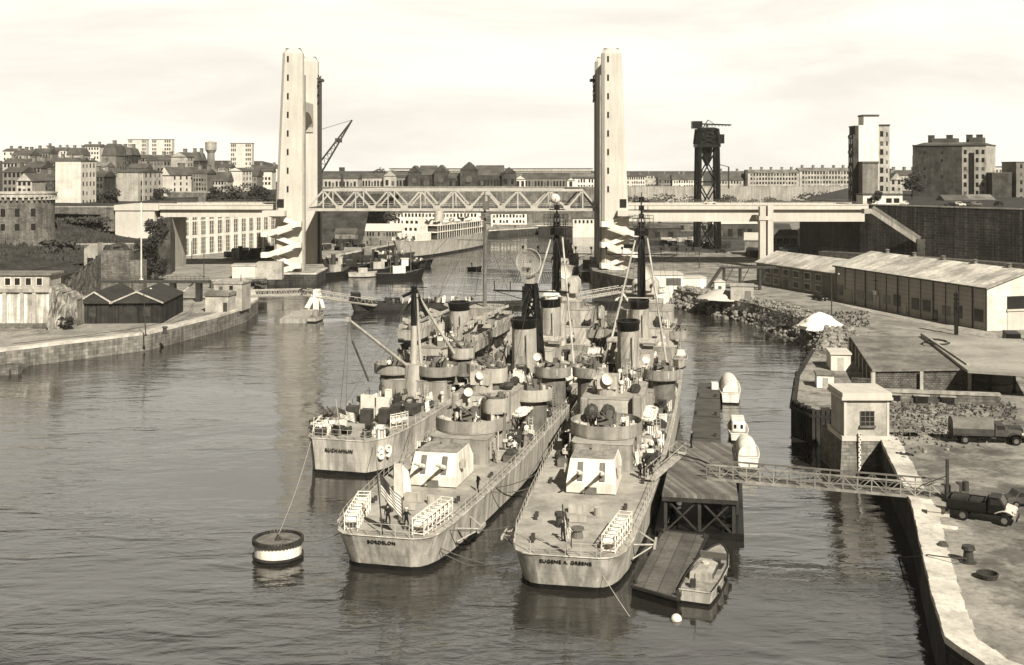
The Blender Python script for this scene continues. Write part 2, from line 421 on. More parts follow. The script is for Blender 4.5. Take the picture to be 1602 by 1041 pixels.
def bldg(name, label, x0, x1, yt, yb, Y, depth, wall, roof='flat', rm=None, nx=0, nz=0, ns=0, rz=0, rh=2.5, sides='r', ww=1.0, wh=1.6, chim=0, cat='house', group=None, gm=None, face=1, base=0):
    """front face spans photo pixels x0..x1 and yt..yb at distance Y; roof rises above yt by rh"""
    xa, xb = Xof(x0, Y), Xof(x1, Y); zt, zb = Zof(yt, Y), Zof(yb, Y); W = xb - xa; h = zt - zb
    root = thing(name, label, cat, ((xa+xb)/2, Y, zb), rz, group); D = depth
    a = MB(); a.bx(-W/2, W/2, 0, D, -3-base, h); a.build('wall', wall, root)
    rm = rm or slate; b = MB(); e = .3
    if roof == 'flat':
        b.bx(-W/2-.15, W/2+.15, -.15, D+.15, h, h+.5)
    elif roof == 'x': b.bx(-W/2-e, W/2+e, -e, D+e, h, h+.15); b.gable(-W/2-e, W/2+e, -e, D+e, h+.15, h+rh, 'x')
    elif roof == 'y': b.bx(-W/2-e, W/2+e, -e, D+e, h, h+.15); b.gable(-W/2-e, W/2+e, -e, D+e, h+.15, h+rh, 'y')
    elif roof == 'mansard':
        q = 1.0; b.bx(-W/2-e, W/2+e, -e, D+e, h, h+.3)
        b.loft([[(-W/2,0,h+.3),(W/2,0,h+.3),(W/2,D,h+.3),(-W/2,D,h+.3)], [(-W/2+q,q,h+rh*.8),(W/2-q,q,h+rh*.8),(W/2-q,D-q,h+rh*.8),(-W/2+q,D-q,h+rh*.8)],
                [(-W/2+2.2*q,2.2*q,h+rh),(W/2-2.2*q,2.2*q,h+rh),(W/2-2.2*q,D-2.2*q,h+rh),(-W/2+2.2*q,D-2.2*q,h+rh)]])
    elif roof == 'hip':
        q = min(W, D)*.45; b.bx(-W/2-e, W/2+e, -e, D+e, h, h+.15)
        b.loft([[(-W/2-e,-e,h+.15),(W/2+e,-e,h+.15),(W/2+e,D+e,h+.15),(-W/2-e,D+e,h+.15)], [(-W/2+q,q,h+rh),(W/2-q,q,h+rh),(W/2-q,D-q,h+rh),(-W/2+q,D-q,h+rh)]])
    ro = b.build('roof', rm, root)
    if roof == 'y':
        g = MB(); g.loft([[(-W/2+.1,-.02-e,h+.17),(W/2-.1,-.02-e,h+.17),(0,-.02-e,h+rh-.1)], [(-W/2+.1,-.1-e,h+.17),(W/2-.1,-.1-e,h+.17),(0,-.1-e,h+rh-.1)]]); g.build('gable', wall, root)
    for k in range(chim):
        cx = -W/2 + W*(k+.5)/chim + (k % 2)*.5
        c = MB(); c.bx(cx-.6, cx+.6, D*.42, D*.58, h+.1, h+max(rh, .6)+1.5); c.bx(cx-.7, cx+.7, D*.4, D*.6, h+max(rh, .6)+1.5, h+max(rh, .6)+1.7); c.build('chimney', plasterd, root)
    fl = h/max(1, nz); rows = [fl*(j+.34) for j in range(nz)]; hh = min(wh, fl*.58)
    if nx and face: windows(root, (-W/2, 0, 0), (1, 0), ev(nx, W, .04), rows, min(ww, W/nx*.55), hh, m=gm)
    if ns:
        if 'r' in sides: windows(root, (W/2, 0, 0), (0, 1), ev(ns, D, .04), rows, min(ww, D/ns*.55), hh, m=gm)
        if 'l' in sides: windows(root, (-W/2, D, 0), (0, -1), ev(ns, D, .04), rows, min(ww, D/ns*.55), hh, m=gm)
    return root
B_ = bldg
# --- left city: nearer row above the wall
B_('apartment_house', 'tall blank pale gable slab standing just behind the round tower', 86, 127, 253, 325, 420, 13, plaster, nz=5, ns=4, rz=R(-4), cat='apartment house')
B_('apartment_house', 'blank pale gable block with dark window side beside the bridge approach', 182, 217, 270, 318, 440, 20, plasterm, nz=4, ns=5, rz=R(-10), roof='x', rh=1.2, cat='apartment house')
B_('town_house', 'white gabled house with dark pitched roof right of the blank pale block', 248, 268, 275, 303, 470, 22, plaster, 'y', nx=0, nz=3, ns=5, rz=R(-20), rh=3.5, chim=1)
B_('town_house', 'grey four storey house front above the pale garden wall', 301, 324, 272, 300, 480, 14, plasterd, 'x', nx=5, nz=4, rh=2, chim=2)
B_('town_house', 'white blank gable house right of the grey four storey front', 357, 379, 268, 294, 500, 12, plaster, 'y', nx=0, rh=1.5, rz=R(-8), ns=3, nz=3)
B_('town_house', 'dark roofed low house between white gable and lift tower', 380, 402, 276, 296, 520, 12, plasterd, 'x', nx=4, nz=2, rh=3.5, chim=1)
B_('town_house', 'small white house half hidden by the left lift tower', 402, 425, 269, 292, 560, 10, plaster, 'x', nx=4, nz=3, rh=1.5)
B_('town_house', 'low pale row house under the water tower', 326, 356, 284, 299, 490, 10, plasterm, 'x', nx=6, nz=2, rh=4, chim=2)
B_('town_house', 'grey house tight against the left edge above the round tower', 4, 33, 270, 304, 430, 14, plasterd, 'x', nx=4, nz=3, rh=2.2, chim=1)
B_('town_house', 'pale gabled house directly behind the top of the round tower', 26, 50, 284, 304, 415, 12, plasterm, 'y', nx=3, nz=2, rh=3)
B_('town_house', 'grey house with pitched roof left of the tall blank slab', 36, 64, 263, 284, 470, 14, plasterd, 'x', nx=5, nz=2, rh=3, chim=2)
B_('town_house', 'dark lean house wedged between pale gabled house and tall blank slab', 52, 84, 283, 308, 440, 14, darkwall, 'x', nx=4, nz=3, rh=3, chim=1)
B_('town_house', 'dark town house right of the tall blank slab with two rows of windows', 138, 162, 277, 318, 445, 14, darkwall, 'x', nx=4, nz=4, rh=2.6, chim=2)
B_('town_house', 'pale low house in the gap left of the blank pale block', 160, 182, 272, 300, 480, 12, plasterm, 'hip', nx=4, nz=3, rh=2.5)
B_('town_house', 'grey row house with light roof above the pale low house', 128, 164, 262, 280, 540, 14, plasterm, 'x', rm=roofgrey, nx=6, nz=2, rh=2.6, chim=2)
# --- upper rows
B_('mansard_house', 'tall grey house with big mansard roof on the hill', 159, 182, 244, 268, 560, 16, plasterd, 'mansard', nx=0, nz=3, ns=4, rh=6, chim=1)
B_('mansard_house', 'dark house with dormered mansard roof just right of the tall grey one', 183, 206, 243, 268, 575, 14, darkwall, 'mansard', nx=5, nz=3, rh=4, chim=2)
B_('town_house', 'low grey house below the left pair of tower blocks', 205, 228, 248, 270, 590, 14, plasterd, 'x', nx=4, nz=3, rh=2, chim=1)
B_('town_house', 'grey long house with dark roof left of the pale stepped gable', 228, 268, 252, 272, 560, 14, plasterd, 'x', nx=7, nz=2, rh=3, chim=3)
B_('apartment_house', 'pale blank gable house on the hill with dark mansard wing', 267, 293, 246, 280, 545, 14, plasterm, 'y', nx=0, rh=2.4, nz=4, ns=4, rz=R(-8), chim=1)
B_('mansard_house', 'dark mansard wing right of the pale blank gable on the hill', 294, 312, 252, 276, 552, 14, darkwall, 'mansard', nx=4, nz=3, rh=4.5, chim=2)
B_('town_house', 'pale house with dark roof under the three round chimneys left of the hill', 18, 46, 243, 262, 640, 14, plasterm, 'x', nx=5, nz=2, rh=3, chim=3)
B_('town_house', 'light wide house on the far left skyline', 4, 30, 237, 254, 760, 14, plaster, 'x', nx=5, nz=2, rh=2, chim=2)
B_('town_house', 'grey house with two chimney stacks on the left skyline', 48, 76, 240, 258, 680, 14, plasterd, 'x', nx=6, nz=2, rh=3, chim=2)
B_('town_house', 'pale skyline house with a steep roof left of the black roof', 64, 80, 237, 250, 800, 14, plaster, 'y', nx=3, nz=2, rh=4, chim=1)
B_('town_house', 'house with tall black roof on the left skyline', 104, 128, 243, 256, 700, 14, plasterm, 'mansard', nx=5, nz=1, rh=4.5, chim=2)
B_('apartment_house', 'big pale faded block right of the black roof on the skyline', 128, 156, 230, 258, 800, 14, plaster, 'x', nx=6, nz=4, rh=2, chim=2, cat='apartment house')
B_('town_house', 'long grey terrace under the black roof', 66, 128, 256, 272, 560, 12, plasterd, 'x', nx=11, nz=2, rh=3, chim=4)
B_('town_house', 'pale terrace at the left edge below the skyline houses', 4, 40, 256, 274, 560, 12, plasterm, 'x', nx=6, nz=2, rh=2.5, chim=2)
B_('town_house', 'little pale house between the mansard houses and the blank pale block', 200, 228, 264, 276, 530, 10, plasterm, 'x', nx=5, nz=2, rh=2.4, chim=1)
B_('town_house', 'faint low house on the skyline left of the big faded block', 84, 104, 236, 250, 820, 12, plaster, 'x', nx=4, nz=2, rh=2.5, chim=2)
B_('town_house', 'low row on the skyline between water tower and right tower block', 338, 360, 262, 276, 640, 12, plasterm, 'x', nx=6, nz=2, rh=2, chim=2)
B_('town_house', 'low pale row right of the right tower block', 396, 434, 264, 278, 680, 12, plaster, 'x', nx=8, nz=2, rh=2, chim=2)
def tower_block(label, x0, x1, yt, yb, Y, cx, wings):
    root = B_('tower_block', label, x0, x1, yt, yb, Y, 7, plaster, nx=0, cat='tower block', group='tower blocks on the left skyline')
    W = Xof(x1, Y) - Xof(x0, Y); h = Zof(yt, Y) - Zof(yb, Y); n = int(h/3)
    for a, b in wings:
        windows(root, (-W/2 + W*a, 0, 0), (1, 0), ev(3, W*(b-a), 0), [h*(j+.3)/n for j in range(n)], W*(b-a)/3*.72, h/n*.62, m=glassg)
tower_block('left tower block of the close pair on the skyline', 200, 229, 219, 262, 950, 0, ((.02, .25), (.75, .98)))
tower_block('right tower block of the close pair on the skyline', 237, 269, 219, 262, 960, 0, ((.02, .25), (.62, .95)))
tower_block('single tower block standing right of the water tower', 360, 394, 225, 275, 820, 0, ((.03, .28), (.7, .97)))
# water tower
wt = thing('water_tower', 'round water tower with wide tank on the left skyline', 'water tower', (Xof(330, 700), 700, 28))
zt = Zof(222, 700) - 28
MB().cyl((0, 0, -3), 2.9, zt-4, 16, r2=2.1).build('shaft', plasterd, wt, smooth=True)
MB().cyl((0, 0, zt-7), 2.1, 2, 18, r2=3.4).cyl((0, 0, zt-5), 3.4, 4.2, 18).cyl((0, 0, zt-.8), 3.55, .5, 18).cyl((0, 0, zt-.3), 3.3, .9, 18, r2=.4).build('tank', plasterm, wt, smooth=True)
# walls of the left bank
def wall(label, p, q, z0, z1, t, m, name='retaining_wall', cat='wall', slots=0, cap=True):
    p, q = Vector((p[0], p[1], 0)), Vector((q[0], q[1], 0)); d = q - p; rz = math.atan2(d.y, d.x)
    root = thing(name, label, cat, (p.x, p.y, z0), rz)
    MB().bx(0, d.length, 0, t, -2, z1-z0).build('masonry', m, root)
    if cap: MB().bx(-.05, d.length+.05, min(0, t)-.12, max(0, t)+.12, z1-z0, z1-z0+.35).build('coping', concd, root)
    return root
wall('pale stone wall along the street above the grass slope', (Xof(70, 352), 352.5), (Xof(178, 352), 352.5), 17, 22.3, .8, stonem)
wall('pale garden wall between dark bushes above the bridge approach', (Xof(262, 462), 462), (Xof(334, 462), 462), 18, 24.6, .8, stonem)
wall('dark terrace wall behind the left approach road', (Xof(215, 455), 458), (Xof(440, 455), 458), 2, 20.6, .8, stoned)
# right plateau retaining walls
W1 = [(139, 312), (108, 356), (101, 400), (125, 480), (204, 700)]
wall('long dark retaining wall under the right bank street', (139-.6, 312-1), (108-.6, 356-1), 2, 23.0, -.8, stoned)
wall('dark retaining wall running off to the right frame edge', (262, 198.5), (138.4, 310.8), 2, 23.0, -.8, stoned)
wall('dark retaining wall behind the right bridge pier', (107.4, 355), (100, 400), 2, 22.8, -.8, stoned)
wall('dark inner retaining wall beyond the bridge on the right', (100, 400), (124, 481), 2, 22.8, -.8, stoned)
wall('far rampart wall under the long barracks', (205, 699), (70, 699), 2, 23.4, -.8, concd)
wall('side rampart wall running down to the basin end', (69.5, 700), (45.5, 640), 2, 23.4, -.8, concd)
wall('tall dark rampart behind the bridge truss', (46, 639), (-108, 639), 2, 24.0, -.8, stonem)
# lower terrace with railing in front of the right wall
lt = thing('terrace', 'low stone terrace with railing at the foot of the dark right wall', 'terrace', (99, 352, 4), math.atan2(312-352, 133-99))
MB().bx(-6, 110, -.2, 6, -.5, 4.6).build('masonry', rubm, lt)
rb = MB()
for k in range(24): rb.tube((-6+k*4.9, .1, 4.6), (-6+k*4.9, .1, 5.7), .05, 4)
rb.tube((-6, .1, 5.7), (108, .1, 5.7), .06, 4); rb.tube((-6, .1, 5.2), (108, .1, 5.2), .04, 4); rb.build('railing', steel, lt)
# --- right bank buildings
wf = B_('apartment_tower', 'tall narrow apartment house with blinding white blank wall beside the bridge head', 1338, 1391, 199, 318, 393, 7, darkwall, nx=0, cat='apartment house')
W = Xof(1391, 393)-Xof(1338, 393); h = Zof(199, 393)-Zof(318, 393)
MB().bx(-W/2-.9, -W/2+.9, -.7, 5, -1, h-2.5).bx(-W/2-.3, -W/2+.9, -.9, 3, h-2.5, h+.2).build('stair_wing', darkwall, wf)  # shade of the left side put into the wall colour
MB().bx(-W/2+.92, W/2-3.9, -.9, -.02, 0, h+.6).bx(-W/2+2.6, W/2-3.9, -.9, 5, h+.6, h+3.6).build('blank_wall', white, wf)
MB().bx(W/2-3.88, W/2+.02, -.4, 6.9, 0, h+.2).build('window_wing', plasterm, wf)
MB().bx(-W/2+2.4, W/2-3.7, -1.1, 5.2, h+3.6, h+4.2).bx(W/2-4, W/2+.2, -.6, 7.1, h+.51, h+.9).build('roof_slab', slate, wf)
MB().bx(-W/2+.9, -W/2+6.2, -5.2, -.92, -2, h*.52).build('lower_block', plasterd, wf)
MB().bx(-W/2+.7, -W/2+6.4, -5.4, -.8, h*.52, h*.52+.7).build('lower_roof', slate, wf)
windows(wf, (W/2-3.88, -.4, 0), (1, 0), [1.2], [1+j*3.1 for j in range(8)], 1.1, 1.9)
windows(wf, (W/2-3.88, -.4, 0), (1, 0), [3.0], [1+j*3.1 for j in range(8)], .5, 1.5)
windows(wf, (-W/2-.9, 5, 0), (0, -1), [1.4, 4.0], [1+j*3.2 for j in range(7)], 1.1, 1.7)
for j in range(4): MB().bx(-W/2-1.5, -W/2-.9, .4, 3.6, 6.6+j*5.2, 7.5+j*5.2).build('balcony', plasterd, wf)
lw = B_('bridge_office', 'low white building with wide openings at the foot of the tall white apartment house', 1350, 1412, 306, 320, 376, 7, white, nx=0, cat='building')
Wl = Xof(1412, 376)-Xof(1350, 376); windows(lw, (-Wl/2, 0, 0), (1, 0), [2.2, 8.5, 11], [.5], 1.8, 1.5)
dk = thing('apartment_building', 'broad dark apartment building with corner front of lit windows on the right skyline', 'apartment house', (Xof(1505, 480), 480, 22.5), R(-33))
h = Zof(228, 480)-22.5
MB().bx(-20, 0, 0, 20, -2, h).bx(-20, -17, -.6, 0, -2, h-4).build('wall', darkwall, dk)  # left wall darker than the corner wall: its shade is painted in
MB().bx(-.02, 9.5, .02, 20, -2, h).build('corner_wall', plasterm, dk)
MB().bx(-20.2, 9.7, -.4, 20.2, h, h+.5).loft([[(-19,1,h+.5),(9,1,h+.5),(9,19,h+.5),(-19,19,h+.5)], [(-16,3,h+1.5),(6,3,h+1.5),(6,16,h+1.5),(-16,16,h+1.5)]]).bx(-13, -3, 3.2, 9, h+.6, h+3.2).bx(2, 7.5, 3.4, 9, h+.6, h+3.4).build('roof', slate, dk)
for cx in (-14, -6.5, 1.5, 5.5): MB().bx(cx-1.1, cx+1.1, 6, 8.5, h+1, h+4.4).bx(cx-1.2, cx+1.2, 5.9, 8.6, h+4.4, h+4.7).build('chimney', darkwall, dk)
fl = (h-1)/6
windows(dk, (0, .02, 0), (1, 0), [1.3, 6.0, 8.3], [fl*j+.8 for j in range(6)], 1.1, 1.8)
MB().bx(2.9, 4.9, -.25, .02, 0, h-3).build('stair_recess', glass, dk)
windows(dk, (-20, 0, 0), (1, 0), [5, 12], [fl*j+.9 for j in range(2, 6)], .9, 1.3)
B_('town_house', 'gabled pale house between the white apartment house and the dark tree', 1392, 1412, 282, 312, 470, 12, plasterm, 'y', nx=2, nz=3, rh=3, chim=1)
B_('town_house', 'low roofs behind the dark tree on the right bank', 1396, 1442, 275, 300, 620, 12, plasterm, 'x', nx=8, nz=2, rh=3, chim=3)
B_('shed_house', 'pale low gabled hut on the street below the dark apartment building', 1518, 1556, 313, 325, 430, 9, plasterm, 'x', nx=4, nz=1, rh=2, cat='hut', rm=roofgrey)
B_('shed_house', 'dark shed with gable on the street under the dark apartment building', 1478, 1516, 314, 326, 420, 8, darkwall, 'x', nx=2, nz=1, rh=2, cat='hut')
B_('town_house', 'white round ended house behind the dark wall at the right edge', 1556, 1590, 262, 285, 560, 10, plaster, 'flat', nx=6, nz=2)
B_('town_house', 'dark blank house wall right of the lit corner front', 1552, 1583, 272, 316, 470, 14, darkwall, 'flat', nx=0)
B_('apartment_house', 'grey house cut off by the right frame edge on the skyline', 1590, 1640, 255, 318, 470, 14, plasterd, 'flat', nx=4, nz=5, ww=.9)
def barracks(label, x0, x1, yt, yb, Y, n, nz=4, m=None, rh=2.2, chim=5):
    B_('barracks', label, x0, x1, yt, yb, Y, 14, m or plasterm, 'x', rm=roofgrey, nx=n, nz=nz, rh=rh, ww=1.1, wh=1.7, chim=chim, group=None)
barracks('long pale barracks block left of the white apartment house', 1170, 1250, 271, 297, 740, 16)
barracks('long pale barracks block touching the white apartment house', 1251, 1332, 268, 297, 742, 16)
B_('barracks', 'dark roofed barracks right behind the hammerhead crane', 1118, 1167, 283, 297, 735, 12, plasterm, 'x', nx=10, nz=2, rh=6, chim=2)
MBc = MB().bx(Xof(1165, 735), Xof(1169, 735), 733, 737, 21, Zof(266, 735))
tag(MBc.build('brick_chimney', darkwall), 'dark square chimney at the left end of the long barracks', 'chimney')
B_('barracks', 'white hall with dark roof left of the hammerhead crane', 1052, 1090, 282, 296, 730, 12, plaster, 'x', nx=9, nz=2, rh=4, chim=1)
B_('barracks', 'grey roofed hall between right lift tower and white hall', 1030, 1052, 282, 296, 732, 12, plasterd, 'x', nx=5, nz=2, rh=3.5)
B_('barracks', 'pale flat topped block just right of the right lift tower', 976, 1010, 277, 296, 760, 12, plaster, 'x', nx=9, nz=3, rh=1.5, chim=2)
B_('barracks', 'long far pale block on the skyline behind the white hall', 1004, 1100, 275, 294, 830, 12, plasterm, 'x', nx=18, nz=3, rh=1.5, chim=4)
# --- arsenal workshops on the rampart behind the truss
def shop(label, x0, x1, yt, yb, Y, D, m, axis, rh, nx, nz=1, rm=None, ar=False, rz=0):
    r = B_('workshop', label, x0, x1, yt, yb, Y, D, m, axis, rm=rm, nx=nx, nz=nz, rh=rh, ww=1.6, wh=3.2, cat='workshop')
    if ar:
        W = Xof(x1, Y)-Xof(x0, Y); hh = Zof(yt, Y)-Zof(yb, Y)
        o = MB(); o.cyl((0, 0, 0), W*.2, .2, 14); o.m = Matrix.Identity(4)
        v = [(p.x, -.42 - p.z*.2, hh*.55 + p.y) for p in o.v]; q = MB(); q.add(v, o.f); q.build('round_window', glassg, r)
    return r
shop('dark gabled workshop at the left of the arsenal row', 638, 658, 270, 298, 660, 24, darkwall, 'y', 4, 0, ar=True)
shop('dark long workshop between the first two arsenal gables', 656, 682, 274, 298, 662, 20, darkwall, 'x', 5.5, 5)
shop('second dark arsenal gable with round window', 679, 700, 269, 298, 659, 24, darkwall, 'y', 4, 0, ar=True)
shop('dark low workshop left of the tall arsenal gable', 697, 722, 280, 298, 662, 20, darkwall, 'x', 3.4, 5)
shop('tallest dark arsenal gable near the middle of the bridge', 720, 747, 266, 298, 658, 30, darkwall, 'y', 4.6, 1, ar=True)
shop('long dark arsenal hall with pitched roof right of the tallest gable', 745, 788, 275, 298, 662, 20, darkwall, 'x', 6, 8)
shop('fourth dark arsenal gable at the right end of the dark halls', 785, 808, 271, 298, 659, 24, darkwall, 'y', 3.5, 2)
shop('pale gabled workshop at the far left of the arsenal row', 600, 620, 276, 298, 664, 20, plasterm, 'y', 3.5, 2)
shop('grey workshop with dark roof between pale gable and first dark gable', 618, 641, 278, 298, 666, 20, plasterd, 'x', 3.5, 4)
shop('pale low workshop with arched doors right of the dark arsenal gables', 806, 822, 281, 298, 660, 16, plaster, 'y', 2.2, 2)
shop('long low dark roofed workshop behind the pale small one', 818, 892, 280, 298, 672, 16, plasterd, 'x', 3.2, 14)
shop('white two storey arsenal office next to the right lift tower', 898, 930, 280, 298, 655, 14, white, 'x', 1.2, 7, nz=2)
shop('white small round fronted pump house left of the white arsenal office', 887, 899, 283, 298, 652, 10, plaster, 'y', 1.6, 1)
shop('low pale workshop half hidden left of the truss end', 560, 600, 279, 298, 668, 18, plasterm, 'x', 3, 8)
shop('grey workshop with pale gable just right of the left lift tower', 505, 560, 280, 300, 640, 18, plasterm, 'x', 2.6, 9)
bigh = B_('workshop', 'very long low glass roofed hall behind the arsenal gables', 606, 930, 271, 298, 720, 40, plasterd, 'flat', cat='workshop')
wl_ = Xof(930, 720)-Xof(606, 720); hb_ = Zof(271, 720)-Zof(298, 720)
MB().bx(-wl_/2+2, wl_/2-2, .4, 30, hb_+.5, hb_+2.4).build('glazing', white, bigh); MB().bx(-wl_/2+1, wl_/2-1, .1, 31, hb_+2.4, hb_+3.0).bx(-wl_/2+1, wl_/2-1, -.1, .38, hb_+1.2, hb_+1.6).build('roof_edge', slate, bigh)
# sheds below the rampart on the far quay
B_('white_office', 'long white two storey office block at the foot of the rampart behind the white ship', 610, 752, 333, 353, 622, 9, white, nx=24, nz=2, ww=2.2, wh=1.9, cat='office', base=1)
B_('white_office', 'white two storey office block under the middle of the truss', 768, 824, 335, 352, 618, 9, white, nx=10, nz=2, ww=2.2, wh=1.9, cat='office', base=1)
B_('quay_shed', 'low white shed on the far quay seen left of the right lift tower', 896, 930, 343, 353, 575, 8, plaster, nx=5, nz=1, cat='shed', base=4)
gq = B_('quay_shed', 'long pale shed with light pitched roof on the left quay behind the tugs', 566, 628, 362, 373, 490, 10, plasterd, 'x', rm=concl, nx=13, nz=1, rh=3, cat='shed', ww=1.2)
B_('quay_shed', 'small dark roofed hut left of the long pale quay shed', 524, 556, 366, 378, 470, 8, plasterd, 'x', nx=2, nz=1, rh=2, cat='hut')
# ------------------------------------------------------------------ lift bridge
DY0, DY1 = 352.5, 371.5
def lift_tower(label, side, x_in):
    """side -1 = left tower (inner edge faces +X). Two tapering legs, the near one carries the zigzag stair"""
    root = thing('lift_tower', label, 'bridge tower', (x_in, 350, 0)); s = side
    for k, (yy, top) in enumerate(((-1.5, 70.6), (25.5, 70.6))):
        sec = []
        for z in (-3, 12, 25, 40, 55, top-1.6, top):
            t = max(0, z)/top; wdt = 8.9 - 2.9*t; dp = 5.2 - 1.4*t; c = .9 if z < top else 1.6
            i0 = 0 if z < top else .8; o = s*wdt if z < top else s*(wdt-.8); q = 1 if s > 0 else -1; f = 0 if z < top else .8
            a, b = s*i0, o; y0, y1 = yy-dp/2+f, yy+dp/2-f
            sec.append([(a+q*c, y0, z), (b-q*c, y0, z), (b, y0+c, z), (b, y1-c, z), (b-q*c, y1, z), (a+q*c, y1, z), (a, y1-c, z), (a, y0+c, z)])
        MB().loft(sec).build('leg', concrete, root)
        if k == 0:
            for j in range(8):
                z = 27 + j*5.6; t = z/70.6
                x = MB(); x.bx(-.28, .28, -.05, .3, 0, 1.9); xo = x.build('slit_window', glass, root)
                xo.location = (s*4.3 if s < 0 else 1.9, yy-(5.2-1.4*t)/2-.0, z)
        if k == 0: 
            g = MB(); g.bx(min(0, -s*.5), max(0, -s*.5), yy-.9, yy+1.2, 1, 62.5); g.build('guide_rail', concd, root)
        else:
            g = MB(); g.bx(min(0, -s*(.9 if s < 0 else .12)), max(0, -s*(.9 if s < 0 else .12)), yy-1.6, yy+1.6, 1, 63); g.build('guide_rail', steel if s < 0 else concd, root)
            if s > 0: MB().bx(.06, .9, .6, 23.6, -1, 66).build('shade_wall', concd, root)  # slab added between the legs to give a shaded strip
    # portal beam with rounded underside between the two legs
    pb = MB(); n = 12; pts = [(1.1, 55)] + [(1.1, 52)] + [(12 + 10.9*math.cos(math.pi*(1-k/n)), 46 + 6*math.sin(math.pi*k/n)) for k in range(n+1)] + [(22.9, 52), (22.9, 55)]
    lo = [(s*1.2, y, z) for y, z in pts]; hi = [(s*4.6, y, z) for y, z in pts]
    pb.loft([lo, hi]); pb.build('portal_beam', concrete, root)
    hs = MB()
    for z in (56, 59, 62): hs.tube((-s*.4, 23, z), (-s*.4, 28, z+2.5), .25, 4).tube((-s*.4, 28, z), (-s*.4, 23, z+2.5), .25, 4)
    hs.bx(min(-s*.2, -s*1.6), max(-s*.2, -s*1.6), 23.4, 27.6, 62.6, 63.4); hs.build('hoist_gear', steel, root)
    # stair: white parapets climbing in zigzag, standing clear of the leg
    y0 = -7.4; L0, L1 = 1.2, 9.6
    zs = [1.8, 8.0, 14.2, 20.2]
    for j, z in enumerate(zs[:-1]):
        st = MB(); zi = z+3.0; zo = zs[j+1]
        st.bx(min(s*L1, s*(L1+2.0)), max(s*L1, s*(L1+2.0)), y0-.2, -4.4, z-.35, z+1.15)
        st.bar((s*L1, y0, z+.4), (s*L0, y0, zi+.4), .35, 1.55); st.bar((s*L1, y0+1.2, z-.2), (s*L0, y0+1.2, zi-.2), 2.2, .3)
        st.bx(min(s*L0, s*(L0-1.6)), max(s*L0, s*(L0-1.6)), y0-.2, -4.4, zi-.35, zi+1.15)
        st.bar((s*L0, -4.9, zi+.3), (s*L1, -4.9, zo+.3), .3, 1.3); st.bar((s*L0, -4.7, zi-.25), (s*L1, -4.7, zo-.25), 1.4, .25)
        st.build('stair_flight', white, root)
    y0 = -4.6
    tp = MB(); tp.bx(min(s*4.5, s*11.2), max(s*4.5, s*11.2), -7.6, -2.8, 20.0, 21.6); tp.build('landing', concl, root)
    dr = MB(); dr.bx(min(s*5.4, s*7.4), max(s*5.4, s*7.4), -4.05, -3.5, 22.45, 25); dr.build('doorway', glass, root)
    ba = MB(); ba.bx(min(-s*.8, s*11), max(-s*.8, s*11), -6.5, 30, -3, 2.4); ba.build('base', stoned, root)
    return root
XL, XR = Xof(476, 350), Xof(940, 350)
lift_tower('left pale concrete lift bridge tower standing over the tugs', -1, XL)
lift_tower('right pale concrete lift bridge tower behind the destroyer masts', 1, XR)
sp_ = thing('lift_span', 'pale steel truss lift span hanging between the two concrete towers', 'bridge span', ((XL+XR)/2, 362, 0))
hw = (XR-XL)/2 - .4; n = 9; pw = 2*hw/n
for y in (DY0-362, DY1-362):
    t = MB(); t.bar((-hw+pw/2, y, 27.6), (hw-pw/2, y, 27.6), .8, .75); t.bar((-hw, y, 21.6), (hw, y, 21.6), .8, .85)
    for k in range(n):
        x0 = -hw+k*pw; xm = x0+pw/2; x1 = x0+pw
        t.bar((x0, y, 21.8), (xm, y, 27.5), .5, .5); t.bar((xm, y, 27.5), (x1, y, 21.8), .5, .5); t.bar((xm, y, 22), (xm, y, 27.3), .35, .35)
    for k in range(1, n): t.box((-hw+k*pw, y, 22.1), (2.2, .9, 1.5))
    t.build('side_truss', truss, sp_)
d = MB(); d.bx(-hw, hw, DY0-362+.5, DY1-362-.5, 21.5, 22.2)
for k in range(n): d.bx(-hw+(k+.5)*pw-.25, -hw+(k+.5)*pw+.25, DY0-362+.45, DY1-362-.45, 20.9, 21.5)
d.build('deck', steel, sp_)
t = MB()
for k in range(n):
    xa = -hw+(k+.5)*pw; t.bar((xa, DY0-361.6, 27.6), (xa, DY1-362.4, 27.6), .4, .4)
    if k < n-1: t.bar((xa, DY0-361.6, 27.6), (xa+pw, DY1-362.4, 27.6), .25, .25)
t.build('top_bracing', truss, sp_)
r = MB()
for y in (DY0-361.2, DY1-362.9):
    for z in (22.9, 23.5): r.tube((-hw, y, z), (hw, y, z), .05, 4)
    for k in range(40): r.tube((-hw+k*2*hw/39, y, 22.2), (-hw+k*2*hw/39, y, 23.5), .05, 4)
r.build('railing', truss, sp_)
def approach(label, xa, xb, zt, depth, name='approach_span'):
    root = thing(name, label, 'bridge span', (xa, 362, 0)); W = xb-xa
    b = MB(); b.bx(0, W, -9.6, 9.6, zt-1.25, zt); b.build('deck_slab', concl, root)
    g = MB(); g.bx(0, W, -8.4, 8.4, zt-depth, zt-1.252); g.build('box_girder', concrete, root)
    k = MB(); k.bx(0, W, -9.75, -9.35, zt+.004, zt+.35).bx(0, W, 9.35, 9.75, zt+.004, zt+.35); k.build('kerb', concl, root)
    r = MB(); n = int(W/2.2)
    for y in (-9.5, 9.5):
        for z in (zt+.8, zt+1.2): r.tube((0, y, z), (W, y, z), .05, 4)
        for q in range(n+1): r.tube((W*q/n, y, zt+.3), (W*q/n, y, zt+1.2), .05, 4)
    r.build('railing', midst, root)
    return root
approach('right concrete box girder approach span on its tall pier', Xof(983, 350), Xof(1362, 352), 22.9, 5.0)
ap = approach('left concrete approach span ending at the left lift tower', Xof(245, 350), Xof(431, 350), 22.9, 3.6)
pr_ = thing('bridge_pier', 'tall twin column pier under the right approach span', 'bridge pier', (Xof(1201, 347), 352, 3))
